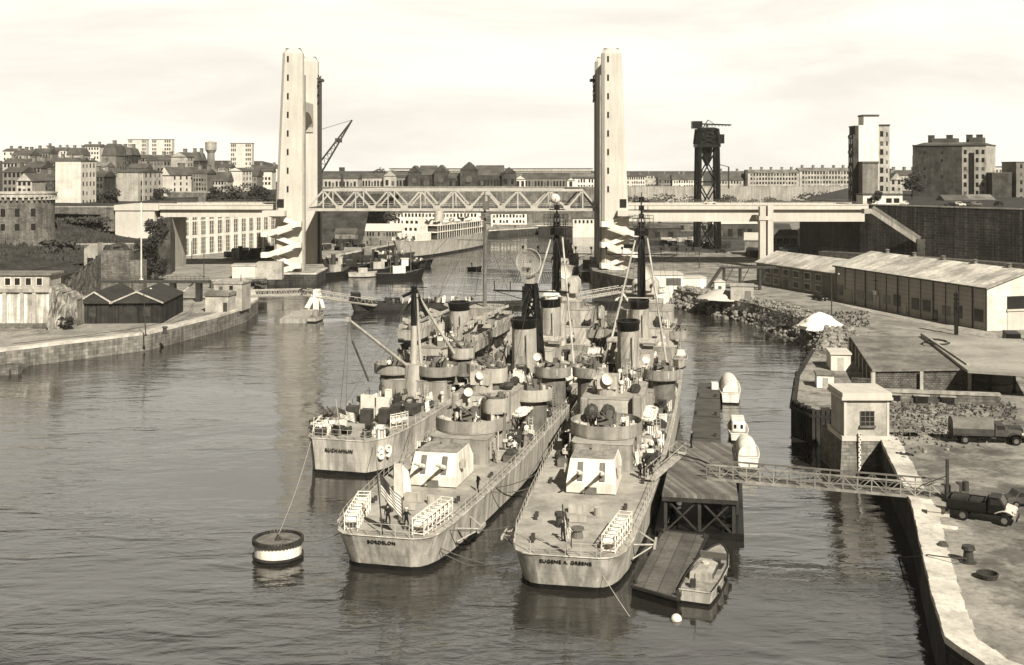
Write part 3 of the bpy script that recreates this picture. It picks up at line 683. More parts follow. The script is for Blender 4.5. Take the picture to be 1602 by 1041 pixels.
MB().bx(-2.1, -.3, -4, -1.5, -1, 19.7).bx(.25, 1.9, -4.2, -1.5, -1, 20.0).build('column', concrete, pr_); MB().bx(-2.4, 2.2, -4.3, 12, 15.6, 16.8).build('cross_head', concrete, pr_); MB().bx(-3, 3, -5, 1, -.5, .9).build('footing', concd, pr_)
ab = thing('bridge_abutment', 'pale concrete abutment with tall side wall at the left bridge end', 'abutment', (Xof(245, 350), 352, 2))
MB().bx(-13.2, -1.2, -.3, 18, 5.5, 20.8).build('side_wall', concl, ab); MB().bx(-13.4, .1, -.7, 19, 19.4, 21.05).build('parapet', concl, ab)
MB().bx(-1.2, 3.6, 1.6, 17, 0, 17.2).build('pier_wall', concd, ab)
# columned arsenal hall under the left approach
hh = thing('columned_hall', 'long white columned hall with tall grid windows under the left approach span', 'building', (Xof(268, 398), 398, 3.3), math.atan2(456-398, Xof(436, 456)-Xof(268, 398)))
Lh = math.hypot(456-398, Xof(436, 456)-Xof(268, 398)); n = 13
MB().bx(-1, Lh, .6, 14, -1, 15.2).build('wall', plaster, hh); MB().bx(-1.5, Lh+.5, -.3, 14.5, 15.2, 16.4).build('roof', concl, hh)
fm, cm_ = None, None
for k in range(n+1):
    o = MB().bx(-.45, .45, -.1, .6, -.5, 15.2).build('column', white, hh) if k == 0 else inst(cm_, hh, (0, 0, 0))
    cm_ = cm_ or o; o.location = (1+k*(Lh-2)/n, 0, 0)
pw_ = (Lh-2)/n
for j, (z, h_) in enumerate(((.6, 5.6), (7.4, 4.6), (12.8, 1.7))):
    p0 = None
    for k in range(n):
        if p0 is None:
            b = MB(); b.bx(-pw_/2+.75, pw_/2-.75, .45, .7, 0, h_); o = p0 = b.build('window', glassg, hh)
            q = MB()
            for m_ in (-.33, 0, .33): q.bx(m_*(pw_-1.5)-.05, m_*(pw_-1.5)+.05, .38, .5, 0, h_)
            for m_ in range(1, max(2, int(h_/1.2))): q.bx(-pw_/2+.75, pw_/2-.75, .39, .5, h_*m_/max(2, int(h_/1.2))-.04, h_*m_/max(2, int(h_/1.2))+.04)
            q.build('frame', white, o)
        else:
            o = inst(p0, hh, (0, 0, 0)); inst(children(p0)[0], o, (0, 0, 0))
        o.location = (1+(k+.5)*pw_, 0, z)
# bridge head stair on the right wall
bs = thing('stairway', 'dark covered stairway slanting down the wall from the right bridge head', 'stairway', (Xof(1356, 345), 344, 4))
MB().bar((.5, -2.2, 17.6), (13, -6.6, 8.6), 2.2, 1.3).bx(-2, 1.2, -3, -.2, 16.8, 18.2).build('flight', concd, bs)
MB().bx(12, 15.5, -7.8, -5.2, 0, 9.6).build('landing', darkwall, bs)
MB().bar((.5, -3.2, 18.8), (13, -7.6, 9.8), .2, 1.0).build('parapet', plasterd, bs)
# ------------------------------------------------------------------ cranes
def lattice(b, base, top, z0, z1, c, n, r):
    for k in range(4):
        sx, sy = ((-1, -1), (1, -1), (1, 1), (-1, 1))[k]
        b.bar((c[0]+sx*base, c[1]+sy*base, z0), (c[0]+sx*top, c[1]+sy*top, z1), r*2.2, r*2.2)
    for j in range(n):
        t0, t1 = j/n, (j+1)/n; za, zb = z0+(z1-z0)*t0, z0+(z1-z0)*t1; a, d = base+(top-base)*t0, base+(top-base)*t1
        K = [(-1, -1), (1, -1), (1, 1), (-1, 1)]
        for k in range(4):
            p, q = K[k], K[(k+1) % 4]
            A = (c[0]+p[0]*a, c[1]+p[1]*a, za); B = (c[0]+q[0]*d, c[1]+q[1]*d, zb); C_ = (c[0]+q[0]*a, c[1]+q[1]*a, za); D = (c[0]+p[0]*d, c[1]+p[1]*d, zb)
            b.bar(A, B, r, r); b.bar(C_, D, r, r); b.bar(D, B, r, r)
hc = thing('hammerhead_crane', 'black hammerhead crane on a lattice tower rising behind the right approach span', 'crane', (Xof(1106, 430), 430, 3))
t = MB(); lattice(t, 3.9, 3.4, 0, 39.4, (0, 0), 3, .45); t.bx(-4.4, 4.4, -4.2, 4.2, 39.2, 40.3); t.build('lattice_tower', black, hc)
for sx in (-1, 1): MB().bar((sx*3.9, -3.8, 0), (sx*3.35, -3.4, 39), 1.3, 1.3).build('leg_plate', black, hc)
t = MB(); t.cyl((0, 0, 34.6), 1.6, 4.7, 12, r2=2.1); t.cyl((0, 0, 32.2), .5, 2.4, 10, r2=1.5); t.build('slewing_column', black, hc)
t = MB(); lattice(t, 3.6, 3.0, 40.3, 46, (0, 0), 2, .7); t.loft([[(x*a_, y*a_, z) for x, y in ((-3.6, -3.2), (3.6, -3.2), (3.6, 3.2), (-3.6, 3.2))] for z, a_ in ((40.3, 1), (43.6, .96), (45.6, .8), (46.6, .72))]); t.bx(-3.2, -2.6, -1, 1, 46.4, 48); t.build('machinery_house', black, hc)
t = MB(); t.bx(3.4, 6.2, -1.8, 1.8, 40.6, 44); t.build('cab', black, hc)
t = MB(); t.bar((-4, -1.3, 48.0), (8.9, -1.3, 47.5), .35, .4).bar((-4, 1.3, 48.0), (8.9, 1.3, 47.5), .35, .4).bx(-5.6, -2.0, -2, 2, 46.2, 48.9)
for k in range(8): t.bar((-1.4+k*1.25, -1.3, 47.7), (-.8+k*1.25, -1.3, 46.9 if k < 4 else 47.1), .16, .16).bar((-.8+k*1.25, -1.3, 47.0), (-.2+k*1.25, -1.3, 47.7), .16, .16)
t.bar((-1.4, 0, 46.6), (.4, 0, 49.4), .3, .3).bar((.4, 0, 49.4), (3.2, 0, 47.5), .2, .2).bar((0, 0, 46), (0, 0, 48), .5, .5); t.build('jib', black, hc)
jc = thing('jib_crane', 'slanting dark lattice jib crane behind the left lift tower', 'crane', (Xof(484, 440), 440, 3.3))
t = MB(); p0 = P(488, 282, 440) - jc.location; p1 = P(551, 188, 440) - jc.location
off = Vector((.79, 0, .6)).cross(Vector((0, 1, 0))).normalized()
for oy in (-1.1, 1.1):
    o2 = Vector((0, oy, 0))
    t.bar(p0+o2+off*1.8, p1+o2*.4, .4, .4); t.bar(p0+o2-off*1.8, p1+o2*.4, .4, .4)
for k in range(12):
    a, b = k/12, (k+.5)/12
    A = p0.lerp(p1, a)+off*1.8*(1-a); B = p0.lerp(p1, b)-off*1.8*(1-b); D = p0.lerp(p1, (k+1)/12)+off*1.8*(1-(k+1)/12)
    t.bar(A, B, .22, .22); t.bar(B, D, .22, .22)
t.box(p0.lerp(p1, .66), (2.4, 2.4, 1.6)); t.build('jib', steel, jc)
t = MB(); t.tube(p0+Vector((-1, 0, 18)), p1, .12, 4).tube(p0, p0+Vector((-1, 0, 18)), .3, 5).build('stays', steel, jc)
t = MB(); lattice(t, 2.6, 1.6, 0, p0.z-2, (p0.x, 0), 5, .35); t.box((p0.x, 0, p0.z-1.5), (5, 4.5, 4)); t.build('tower', steel, jc)
pc = thing('quay_crane', 'small dark quay crane standing above the truss behind the first bridge bay', 'crane', (Xof(535, 600), 600, 3.3))
MB().bx(-.6, .6, -.6, .6, 0, Zof(272, 600)-3.3).bx(-1.4, 1.4, -.8, .8, Zof(268, 600)-3.3, Zof(262, 600)-3.3).tube((0, 0, Zof(275, 600)-3.3), (1.5, 0, Zof(295, 600)-3.3), .3, 5).build('mast', steel, pc)
for lab, px, py, Y, hgt, jx in (('thin dark derrick crane on the far quay left of the barracks chimney', 1140, 300, 690, 13, -8),):
    c_ = thing('quay_crane', lab, 'crane', (Xof(px, Y), Y, 22.4)); b = MB(); b.tube((0, 0, 0), (0, 0, hgt), .5, 5).path([(0, 0, hgt), (jx, 0, hgt+2), (jx*1.6, 0, hgt-5)], .3, 4); b.build('mast', steel, c_)
# ------------------------------------------------------------------ left bank foreground
rt = thing('round_tower', 'old round stone tower with crenellated cornice cut by the left frame edge', 'tower', (Xof(20, 322), 327, 9))
hT = Zof(303, 320) - 9
MB().cyl((0, 0, -4), 10.4, 12, 36, r2=9.3).cyl((0, 0, 8), 9.2, hT-9.6, 36, r2=9.0).build('wall', stonem, rt)
b = MB(); b.cyl((0, 0, hT-1.0), 9.7, .9, 36).ring((0, 0, hT-.1), 9.7, .4, .5, 36)
for k in range(40):
    a = 2*math.pi*k/40; b.box((9.35*math.cos(a), 9.35*math.sin(a), hT-1.45), (.9, .5, .9), a)
b.build('cornice', plasterm, rt)
for z, dg in ((hT-6.3, (-118, -96, -72, -46)), (hT-10.5, (-118, -96, -72, -46)), (hT-15.5, (-96, -72))):
    for q in dg:
        a = R(q); o = MB().bx(-.62, .62, -.2, .5, 0, 2.1).build('window', glass, rt); o.location = (9.05*math.cos(a), 9.05*math.sin(a), z); o.rotation_euler.z = a+R(90)
# ruined footing walls and white revetment
rv = thing('revetment', 'big whitewashed stained wall with low storey on top at the left edge', 'building', (Xof(-30, 222), 222, 3.3))
W = Xof(78, 222)-Xof(-30, 222)
MB().bx(0, W, 0, 6, -1, 7.0).build('wall', mat('stained whitewash', .66, .95, .4, .35, streak=.5), rv)
for x in (W*.35, W*.6, W*.78): MB().bx(x-.35, x+.35, -.4, 0, -1, 7.1).build('buttress', plasterm, rv)
MB().bx(-.2, W+.2, -.5, 6, 7.0, 7.6).build('ledge', concd, rv)
MB().bx(0, W-.2, .3, 6, 7.6, 10.2).build('upper_wall', plasterm, rv)
windows(rv, (0, .3, 0), (1, 0), [W*.38, W*.52, W*.68, W*.84], [8.2], 1.0, 1.4, framed=True)
MB().bx(-.2, W+.3, -.1, 6.2, 10.2, 10.6).build('roof', plasterd, rv)
MB().bx(0, W, -.9, 0, -1, 1.0).build('plinth', stonem, rv)
def rough(name, label, cat, pts, z0, fz, m, th=5, kind=None, seed=1, amp=.5):
    """irregular rock or ruin mass: polyline front, height fz(t), pushed back by th"""
    rnd = random.Random(seed); n = 26; P2 = [Vector((x, y)) for x, y in pts]; L_ = [0]
    for a, b in zip(P2, P2[1:]): L_.append(L_[-1]+(b-a).length)
    def at(d):
        for i in range(len(P2)-1):
            if d <= L_[i+1]+1e-6: return P2[i].lerp(P2[i+1], (d-L_[i])/max(1e-6, L_[i+1]-L_[i]))
        return P2[-1]
    b = MB(); loops = []
    for i in range(n+1):
        t = i/n; p = at(L_[-1]*t); z1 = z0+fz(t)+rnd.uniform(-amp, amp)*.6; lp = []
        for j in range(9):
            u = j/8; q = rnd.uniform(-amp, amp)*(.9 if 0 < j < 8 else .4)
            lp.append((p.x+rnd.uniform(-amp, amp)*.5, p.y+q+u*1.0, z0-1+(z1-z0+1)*u))
        lp += [(p.x, p.y+th, z1+.2), (p.x, p.y+th, z0-1)]; loops.append(lp)
    b.loft(loops); o = b.build(name, m); return tag(o, label, cat, kind=kind)
rough('ruined_wall', 'crumbling stone wall sloping down right of the whitewashed wall', 'wall', [gxy(74, 517, 3.3), gxy(118, 512, 3.3)], 3.3, lambda t: 8.2-3.2*t, mat('ruined masonry', .33, .95, .6, .4, streak=.4, bump=.8), 6, seed=3)
rough('ruined_wall', 'ramp wall climbing to the small ruined gatehouse', 'wall', [(Xof(100, 246), 246), (Xof(148, 262), 262)], 3.3, lambda t: 6.8+3.8*t, rubm, 4, seed=5)
rough('rock_bank', 'rough dark bank under the round tower', 'bank', [(Xof(-30, 268), 268), (Xof(92, 270), 270)], 3.3, lambda t: 7.6-2.2*t, grassm, 30, seed=6, amp=.7)
gh = thing('gatehouse_ruin', 'small pale ruined gatehouse wall with one dark doorway', 'ruin', (Xof(142, 292), 292, 8.6))
MB().bx(-1.7, 1.7, 0, 4, -6, 5.2).loft([[(-1.7,0,5.2),(1.7,0,5.2),(1.7,4,5.2),(-1.7,4,5.2)],[(.2,0,6.4),(1.7,0,6.6),(1.7,4,6.6),(.2,4,6.4)]]).build('wall', plasterm, gh)
MB().bx(-.9, .7, -.06, .4, .3, 2.9).build('doorway', glass, gh)
MB().bx(1.72, 9.6, .2, 4, -6, 4.6).bx(9.6, 13, .4, 4, -6, 2.2).build('side_wall', stonem, gh)
wall('thin pale path wall crossing the grass slope', (Xof(78, 318), 318), (Xof(215, 322), 322), 6, 13.0, .5, stonem)
rough('rock_outcrop', 'steep dark ivy covered rock at the bridge abutment', 'rock', [(Xof(188, 318), 318), (Xof(215, 316), 316), (Xof(244, 322), 322), (Xof(252, 334), 334)], 3.3, lambda t: (6+6*t if t < .3 else 7.8+26*(t-.3) if t < .62 else 16.1-14*(t-.62)), rockm, 14, seed=8, amp=1.0)
rough('rock_outcrop', 'low pale rock left of the ivy covered rock', 'rock', [(Xof(150, 300), 300), (Xof(205, 305), 305)], 3.3, lambda t: 9.0+1.5*math.sin(t*6), rockm, 12, seed=9, amp=.8)
# black shed with two gables
bs_ = thing('tarred_shed', 'black tarred boat shed with two low gables on the left quay', 'shed', (*gxy(122, 507, 3.3), 3.3), R(4))
Ws, Wm, Ds = 16.5, 6.6, 19
MB().bx(0, Wm, 0, Ds, -.5, 4.0).bx(Wm, Ws, 0, Ds, -.5, 4.02).build('wall', shed, bs_)
for x0, x1, nm in ((0, Wm, 'roof'), (Wm, Ws, 'roof')):
    MB().gable(x0-.3, x1+.3, -.6, Ds+.4, 4.05, 6.3, 'y').build('roof', mat('tarred roof '+str(x0), .04, .8, .4, .3), bs_)
    xm = (x0+x1)/2; MB().bar((x0-.3, -.75, 4.1), (xm, -.75, 6.35), .2, .3).bar((xm, -.75, 6.35), (x1+.3, -.75, 4.1), .2, .3).build('bargeboard', plasterm, bs_)
windows(bs_, (0, 0, 0), (1, 0), [2.8, 13.4], [1.4], 1.3, 1.8, m=steel)
MB().bx(8.0, 11.4, -.12, .1, 0, 3.2).build('door', woodd, bs_)
# footbridge above the left quay
fb = thing('footbridge', 'dark low footbridge on posts behind the black shed', 'footbridge', (Xof(148, 266), 266, 3.3))
W = Xof(326, 266)-Xof(148, 266); zd = Zof(440, 266)-3.3
MB().bx(0, W, 0, 2.6, zd-.5, zd).build('deck', steel, fb)
r = MB()
for k in range(26): r.tube((W*k/25, .05, zd), (W*k/25, .05, zd+1.1), .04, 4)
r.tube((0, .05, zd+1.1), (W, .05, zd+1.1), .05, 4).tube((0, .05, zd+.6), (W, .05, zd+.6), .04, 4); r.build('railing', steel, fb)
for px in (268, 309): MB().bx(Xof(px, 266)-fb.location.x-.55, Xof(px, 266)-fb.location.x+.55, .2, 2.4, -.5, zd-.5).build('post', woodd, fb)
MB().bar((Xof(283, 266)-fb.location.x, 1.2, zd-2.8), (Xof(300, 266)-fb.location.x, 1.2, zd-.6), .3, .3).build('strut', plasterm, fb)
# quay hut
qh = thing('quay_hut', 'small pale stone hut beside a low wall at the head of the left quay', 'hut', (*gxy(340, 489, 3.3), 3.3), R(-6))
MB().bx(-2.7, 2.4, 0, 4.5, -.3, 3.5).build('wall', plasterm, qh); MB().bx(-2.9, 2.6, -.3, 4.8, 3.5, 4.0).gable(-2.9, 2.6, -.3, 4.8, 4.0, 4.5, 'x').build('roof', roofgrey, qh)
MB().bx(-2.7, 3.6, 5.2, 11, -.3, 5.6).build('rear_block', plasterm, qh); MB().bx(-2.9, 3.8, 5.0, 11.2, 5.6, 6.0).build('rear_roof', concd, qh)
windows(qh, (-2.7, 5.2, 0), (1, 0), [1.6, 3.9], [4.3], .8, .9); MB().bx(1.3, 2.2, -.06, .1, 0, 2.1).build('door', steel, qh)
wh = thing('quay_hut', 'low white walled hut at the foot of the left lift tower', 'hut', (*gxy(378, 437, 3.3), 3.3), R(6))
MB().bx(-2.6, 3.8, 0, 6, -.3, 3.6).build('wall', plaster, wh); MB().bx(-2.8, 4.0, -.2, 6.2, 3.6, 4.0).build('roof', plasterm, wh); MB().bx(3.8, 11, 1, 7, -.3, 4.4).build('annex', plasterm, wh)
wall('low rubble wall on the left quay between hut and lift tower', gxy(330, 452, 3.3), gxy(418, 447, 3.3), 3.3, 5.2, 1.2, rubm)
# jetty at far left
tag(MB().bx(Xof(-40, 192), Xof(40, 196), 189.5, 196.5, -2, .9).bx(Xof(33, 195)-1, Xof(46, 195), 190.5, 192, -2, 1.6).build('landing_slab', stonem), 'low wet stone landing slab at the foot of the left quay', 'landing')
def post(name, label, cat, p, h, r, m, group=None, head=None, lean=0):
    root = thing(name, label, cat, p, 0, group); MB().tube((0, 0, 0), (lean, 0, h), r, 6, r*.7).cyl((0, 0, 0), r*2.2, .35, 8).build('pole', m, root)
    if head == 'lamp':
        MB().path([(lean, 0, h-.1), (lean+.5, -.1, h+.35), (lean+1.3, -.2, h+.3)], .05, 5).build('arm', m, root)
        MB().cyl((lean+1.4, -.2, h+.1), .22, .2, 10, r2=.08).build('lamp', concl, root)
    return root
post('lamp_post', 'thin dark post on the left quay in front of the black shed', 'lamp post', G(228, 526, 3.3), 8.6, .12, steel, head='lamp', lean=-.4)
post('flag_pole', 'tall white pole rising behind the footbridge left of the rock', 'pole', P(221, 438, 268), 18, .2, white)
post('flag_pole', 'white pole standing before the bridge abutment pier', 'pole', G(265, 428, 3.3), 15.5, .2, white)
post('lamp_post', 'short white pole by the columned hall', 'lamp post', G(300, 411, 3.3), 7.0, .18, white)
post('lamp_post', 'dark lamp post at the bend of the lower road on the left bank', 'lamp post', G(319, 434, 3.3), 11, .14, steel, head='lamp')
post('mast_pole', 'dark pole on the left quay beside the pale stone hut', 'pole', G(377, 482, 3.3), 7.4, .14, woodd)
post('mast_pole', 'pale thin pole at the street edge above the bridge approach', 'pole', P(223, 322, 440), 12.5, .16, concl)
def bollard(label, p, s=1.0, group=None):
    root = thing('bollard', label, 'bollard', p, 0, group); MB().cyl((0, 0, 0), .34*s, .8*s, 12, r2=.27*s).cyl((0, 0, .8*s), .42*s, .22*s, 12, r2=.36*s).cyl((0, 0, -.02), .5*s, .1, 12).build('post', steel, root, smooth=True); return root
bollard('dark bollard on the left quay kerb right of the thin post', G(258, 522, 3.3), 1.3)
bollard('dark bollard with a rope on the right quay in the foreground', G(1515, 880, 4.0), 1.25)
# ------------------------------------------------------------------ right bank
wr = math.atan2(213.4-263, 88-74)
wh_ = thing('warehouse', 'long grey clad warehouse with pale pitched roof on the right quay', 'warehouse', (74, 263, 4), wr)
L_ = 51.5; Wd = 19.0; ez = 7.9; rz_ = 10.9       # local x runs along the long front, +y away from the water
MB().bx(0, L_, 0, Wd, -.5, ez).build('wall', panel, wh_)
MB().bx(L_+.004, L_+.16, .05, Wd-.05, -.5, ez-.02).loft([[(L_+.004, .05, ez), (L_+.004, Wd-.05, ez), (L_+.004, Wd/2, rz_-.1)], [(L_+.16, .05, ez), (L_+.16, Wd-.05, ez), (L_+.16, Wd/2, rz_-.1)]]).build('gable_wall', plaster, wh_)
b = MB(); t_ = .22
for a, c in (((-.5, ez-.1), (Wd/2, rz_)), ((Wd+.5, ez-.1), (Wd/2, rz_))):
    b.loft([[(-.5, a[0], a[1]), (-.5, c[0], c[1]), (-.5, c[0], c[1]+t_), (-.5, a[0], a[1]+t_)], [(L_+.7, a[0], a[1]), (L_+.7, c[0], c[1]), (L_+.7, c[0], c[1]+t_), (L_+.7, a[0], a[1]+t_)]])
b.build('roof', sheetroof, wh_)
for k in range(14): MB().bx(k*L_/13-.08, k*L_/13+.08, -.1, 0, -.4, ez-.15).build('pilaster', steel if k else panel, wh_)
b = MB(); b.bx(-.4, L_+.5, -.72, -.52, ez-.16, ez+.02)
for k in (0, 3, 6, 9, 12): b.tube((k*L_/13+.3, -.14, 0), (k*L_/13+.3, -.14, ez-.5), .07, 5).tube((k*L_/13+.3, -.14, ez-.5), (k*L_/13+.3, -.6, ez-.1), .07, 5)
b.build('gutter', steel, wh_)
for k in range(5): MB().cyl((6+k*10, Wd/2, rz_+.2), .45, .7, 10).cyl((6+k*10, Wd/2, rz_+.9), .62, .2, 10, r2=.2).build('roof_vent', midst, wh_)
windows(wh_, (0, 0, 0), (1, 0), [1.9, 9.9, 13.6, 19.9, 23.6, 29.9, 33.6, 39.8, 43.4, 49.4], [1.5], 2.5, 2.3)
for x, w_ in ((5.2, 1.6), (16.2, 1.2), (26.2, .6), (36.6, .5)): MB().bx(x-w_, x+w_, -.12, .1, -.2, 2.9 if w_ > .8 else 2.1).build('door', concd if w_ > .55 else glass, wh_)
MB().bx(15.6, 16.8, -.5, -.1, 3.0, 3.9).build('lamp_box', white, wh_); MB().ring((16.2, -.2, 6), .45, .1, .1, 10).build('bell', steel, wh_)
MB().bx(L_+.16, L_+.3, 4.4, 8.6, 3.9, 6.3).build('window', glass, wh_); MB().bx(L_+.16, L_+.28, 4.4, 8.6, -.3, 3.5).build('gate', concl, wh_); MB().bx(L_+.16, L_+.5, 4.2, 8.8, 3.52, 3.88).build('lintel', concl, wh_)
ob = thing('office_block', 'two storey grey office block with paired white windows and pale roof', 'office', (63.8, 300, 4), wr+R(4))
Lo, Wo, eo = 34.2, 12.5, 5.6
MB().bx(0, Lo, 0, Wo, -.5, eo).build('wall', plasterd, ob)
b = MB(); b.bx(-.4, Lo+.4, -.5, Wo+.5, eo, eo+.2).gable(-.4, Lo+.4, -.5, Wo+.5, eo+.2, eo+3.0, 'x'); b.build('roof', sheetroof, ob)
windows(ob, (0, 0, 0), (1, 0), [5.3, 9.2, 13.6, 18.0, 22.8, 27.4], [.7, 3.3], 2.3, 1.5, framed=True, skip={(2, 0)})
MB().bx(.2, 2.4, -.12, .1, -.3, 2.2).build('door', glass, ob); MB().bx(12.6, 14.2, -.12, .1, -.3, 2.3).build('door', glass, ob); MB().bx(Lo+.004, Lo+.15, 0, Wo, -.4, eo).build('gable_wall', plaster, ob)
# flat roofed store and open shed
s0, s1, s2, s3 = gxy(1366, 613, 4), gxy(1512, 611, 4), G(1440, 528, 6.9), G(1331, 527, 6.9)
st_ = thing('flat_store', 'low flat roofed store with grey roof and rubble front wall on the right quay', 'store', (s0[0], s0[1], 4))
def rel(p, o): return (p[0]-o.location.x, p[1]-o.location.y)
qd = [rel(q, st_) for q in (s0, s1, s2, s3)]
MB().prism(qd, -.5, 2.75).build('wall', rubm, st_)
cxm = sum(q[0] for q in qd)/4; cym = sum(q[1] for q in qd)/4
gro = lambda pts, k: [((x-cxm)*k+cxm, (y-cym)*k+cym) for x, y in pts]
MB().prism(gro(qd, 1.025), 2.75, 3.0).build('roof', roofgrey, st_)
wdt = qd[1][0]
for f in (.0, .5, 1.0): MB().bx(wdt*f-.22, wdt*f+.22, -.25, 0, -.5, 2.74).build('pier', plasterm, st_)
MB().bar((qd[1][0]+.2, qd[1][1], 3.3), (qd[2][0]+.2, qd[2][1], 3.3), .35, .7).build('parapet', concd, st_)
for k in range(7):
    t = k/6; x, y = qd[0][0]+(qd[3][0]-qd[0][0])*t, qd[0][1]+(qd[3][1]-qd[0][1])*t; MB().bx(x-.32, x-.05, y-.2, y+.2, -.5, 2.74).build('pier', plasterm, st_)
o0, o1, o2, o3 = gxy(1514, 582, 7.2), gxy(1640, 590, 7.2), gxy(1600, 533, 7.2), gxy(1442, 526, 7.2)
os_ = thing('open_shed', 'wide open shed with pale flat roof on dark posts at the right edge', 'shed', (o0[0], o0[1], 4))
qo = [rel(q, os_) for q in (o0, o1, o2, o3)]
MB().prism(qo, 3.05, 3.4).build('roof', mat('worn roof', .3, .9, .3, .15), os_)
for px, py in ((1522, 611), (1552, 613), (1590, 616), (1520, 585), (1560, 585)):
    x, y = rel(gxy(px, py, 4), os_); MB().cyl((x, y+.6, -.3), .2, 3.36, 10).cyl((x, y+.6, -.02), .4, .5, 10, r2=.25).build('post', woodd, os_)
x, y = rel(gxy(1560, 560, 4), os_); MB().bx(x-9, x+12, y, y+.4, -.3, 3.0).build('rear_wall', darkwall, os_)
rp = thing('cable_coil', 'dark loop of hose lying on the pale flat roof of the open shed', 'hose', G(1465, 536, 7.42)); MB().path([(1.6*math.cos(a*.45)*(1+.2*math.sin(a)), 2.6*math.sin(a*.45), .1) for a in range(14)], .16, 5).build('hose', woodd, rp)
# small huts and low walls next to the store
for lab, px0, px1, py, zr, m, d in (('small white box hut with dark lid at the wharf edge', 1278, 1304, 607, 1.75, white, 2.4), ('larger white hut with light roof beside the flat roofed store', 1300, 1330, 580, 2.4, plaster, 5)):
    a, c = G(px0, py, 4), G(px1, py, 4); r_ = thing('white_hut', lab, 'hut', a, R(-8)); W = c.x-a.x
    MB().bx(0, W, 0, d, -.3, zr).build('wall', m, r_); MB().bx(-.15, W+.15, -.2, d+.2, zr, zr+.25).build('roof', roofgrey if zr < 2 else concl, r_)
    MB().bx(W*.35, W*.65, -.06, .05, 0, zr*.8).build('door', plasterm, r_)
wall('rough stone block wall between the huts and the store', gxy(1332, 614, 4), gxy(1362, 616, 4), 4, 5.9, .8, rubm, cap=False)
gwl = wall('long low garden wall with three square recesses in front of the store', gxy(1365, 628, 4), gxy(1565, 636, 4), 4, 5.25, .7, stonem)
for k in (2.6, 6.0, 9.2): MB().bx(k-.8, k+.8, -.3, .05, .1, .95).build('recess', glass, gwl); MB().bx(k-1.0, k+1.0, -.36, .05, .95, 1.1).build('recess_sill', concd, gwl)
# timber wharf
tw = thing('timber_wharf', 'dark timber faced wharf at the bend of the right bank', 'wharf', (36.4, 146, 0))
b = MB(); pts = [(44.4, 140), (37.4, 142.8), (36.2, 148), (41.4, 167), (49.6, 190)]
for p, q in zip(pts, pts[1:]):
    n_ = max(2, int(math.hypot(q[0]-p[0], q[1]-p[1])/.55))
    for k in range(n_):
        x, y = p[0]+(q[0]-p[0])*k/n_, p[1]+(q[1]-p[1])*k/n_; b.box((x-tw.location.x, y-tw.location.y, .8+random.uniform(-.2, .25)), (.5, .5, 7.0), random.uniform(-.2, .2))
b.build('piling', woodd, tw)
b = MB()
for p, q in zip(pts, pts[1:]): b.bar((p[0]-.35-tw.location.x, p[1]-tw.location.y, 3.4), (q[0]-.35-tw.location.x, q[1]-tw.location.y, 3.4), .3, .35)
b.build('waling', woodd, tw)
# rubble shore (nobody could count the stones)
rnd = random.Random(11); b = MB(); line = [(50, 190), (57, 212), (58.5, 228), (54, 256), (45, 276), (40.5, 287), (36, 303)]
unit = MB().ell((0, 0, 0), 1, 1, 1, 6, 4)
for k in range(1500):
    i = rnd.randrange(len(line)-1); t = rnd.random(); u = rnd.random()**1.3
    p = Vector(line[i]).lerp(Vector(line[i+1]), t); d = (Vector(line[i+1])-Vector(line[i])).normalized(); n_ = Vector((d.y, -d.x))
    off_ = -2.2 + 8.5*u; z = -.3 + 4.6*min(1, max(0, (off_+2.2)/3.2))+rnd.uniform(-.2, .25); p = p + n_*off_; s = rnd.uniform(.25, .8)*(1.2-.5*u)
    b.m = Matrix.Translation((p.x, p.y, z)) @ Matrix.Rotation(rnd.random()*6.3, 4, 'Z') @ Matrix.Rotation(rnd.random(), 4, 'X') @ Matrix.Diagonal((s, s*rnd.uniform(.6, 1), s*rnd.uniform(.5, .9), 1)); b.add(unit.v, unit.f)
b.m = Matrix.Identity(4); tag(b.build('rubble_bank', rubble), 'bank of loose rubble stones along the bend of the right shore', 'rubble', kind='stuff')
# debris on the quay ground behind the house
b = MB(); rnd = random.Random(12)
for k in range(420):
    p = G(rnd.uniform(1395, 1560), rnd.gauss(655, 22) if k % 3 else rnd.uniform(520, 560), 4) if k % 3 else G(rnd.uniform(1262, 1370), rnd.uniform(508, 560), 4); s = rnd.uniform(.08, .32)
    b.m = Matrix.Translation((p.x, p.y, 4+s*.2)) @ Matrix.Rotation(rnd.random()*6.3, 4, 'Z') @ Matrix.Diagonal((s*1.4, s, s*.6, 1)); b.add(unit.v, unit.f)
b.m = Matrix.Identity(4); tag(b.build('loose_stones', rubble), 'loose stones scattered over the right quay ground', 'stones', kind='stuff')
def heap(name, label, cat, p, r, h, m, seed):
    rnd = random.Random(seed); b = MB(); loops = []
    for q in range(7):
        f = q/6; rr = r*(1-f)**.8+.02; loops.append([(rr*math.cos(a*.35)*rnd.uniform(.85, 1.15), rr*math.sin(a*.35)*rnd.uniform(.85, 1.15), h*f*(1.3-.3*f)-.2) for a in range(18)])
    b.loft(loops); o = b.build(name, m, smooth=True, loc=p); return tag(o, label, cat)
heap('sand_heap', 'bright white conical heap on the right bank above the rubble shore', 'heap', G(1283, 512, 4), 4.6, 3.1, chalk, 2)
heap('sand_heap', 'small pale heap beside the low huts near the right lift tower', 'heap', G(1128, 466, 4), 5.5, 2.2, concl, 3)
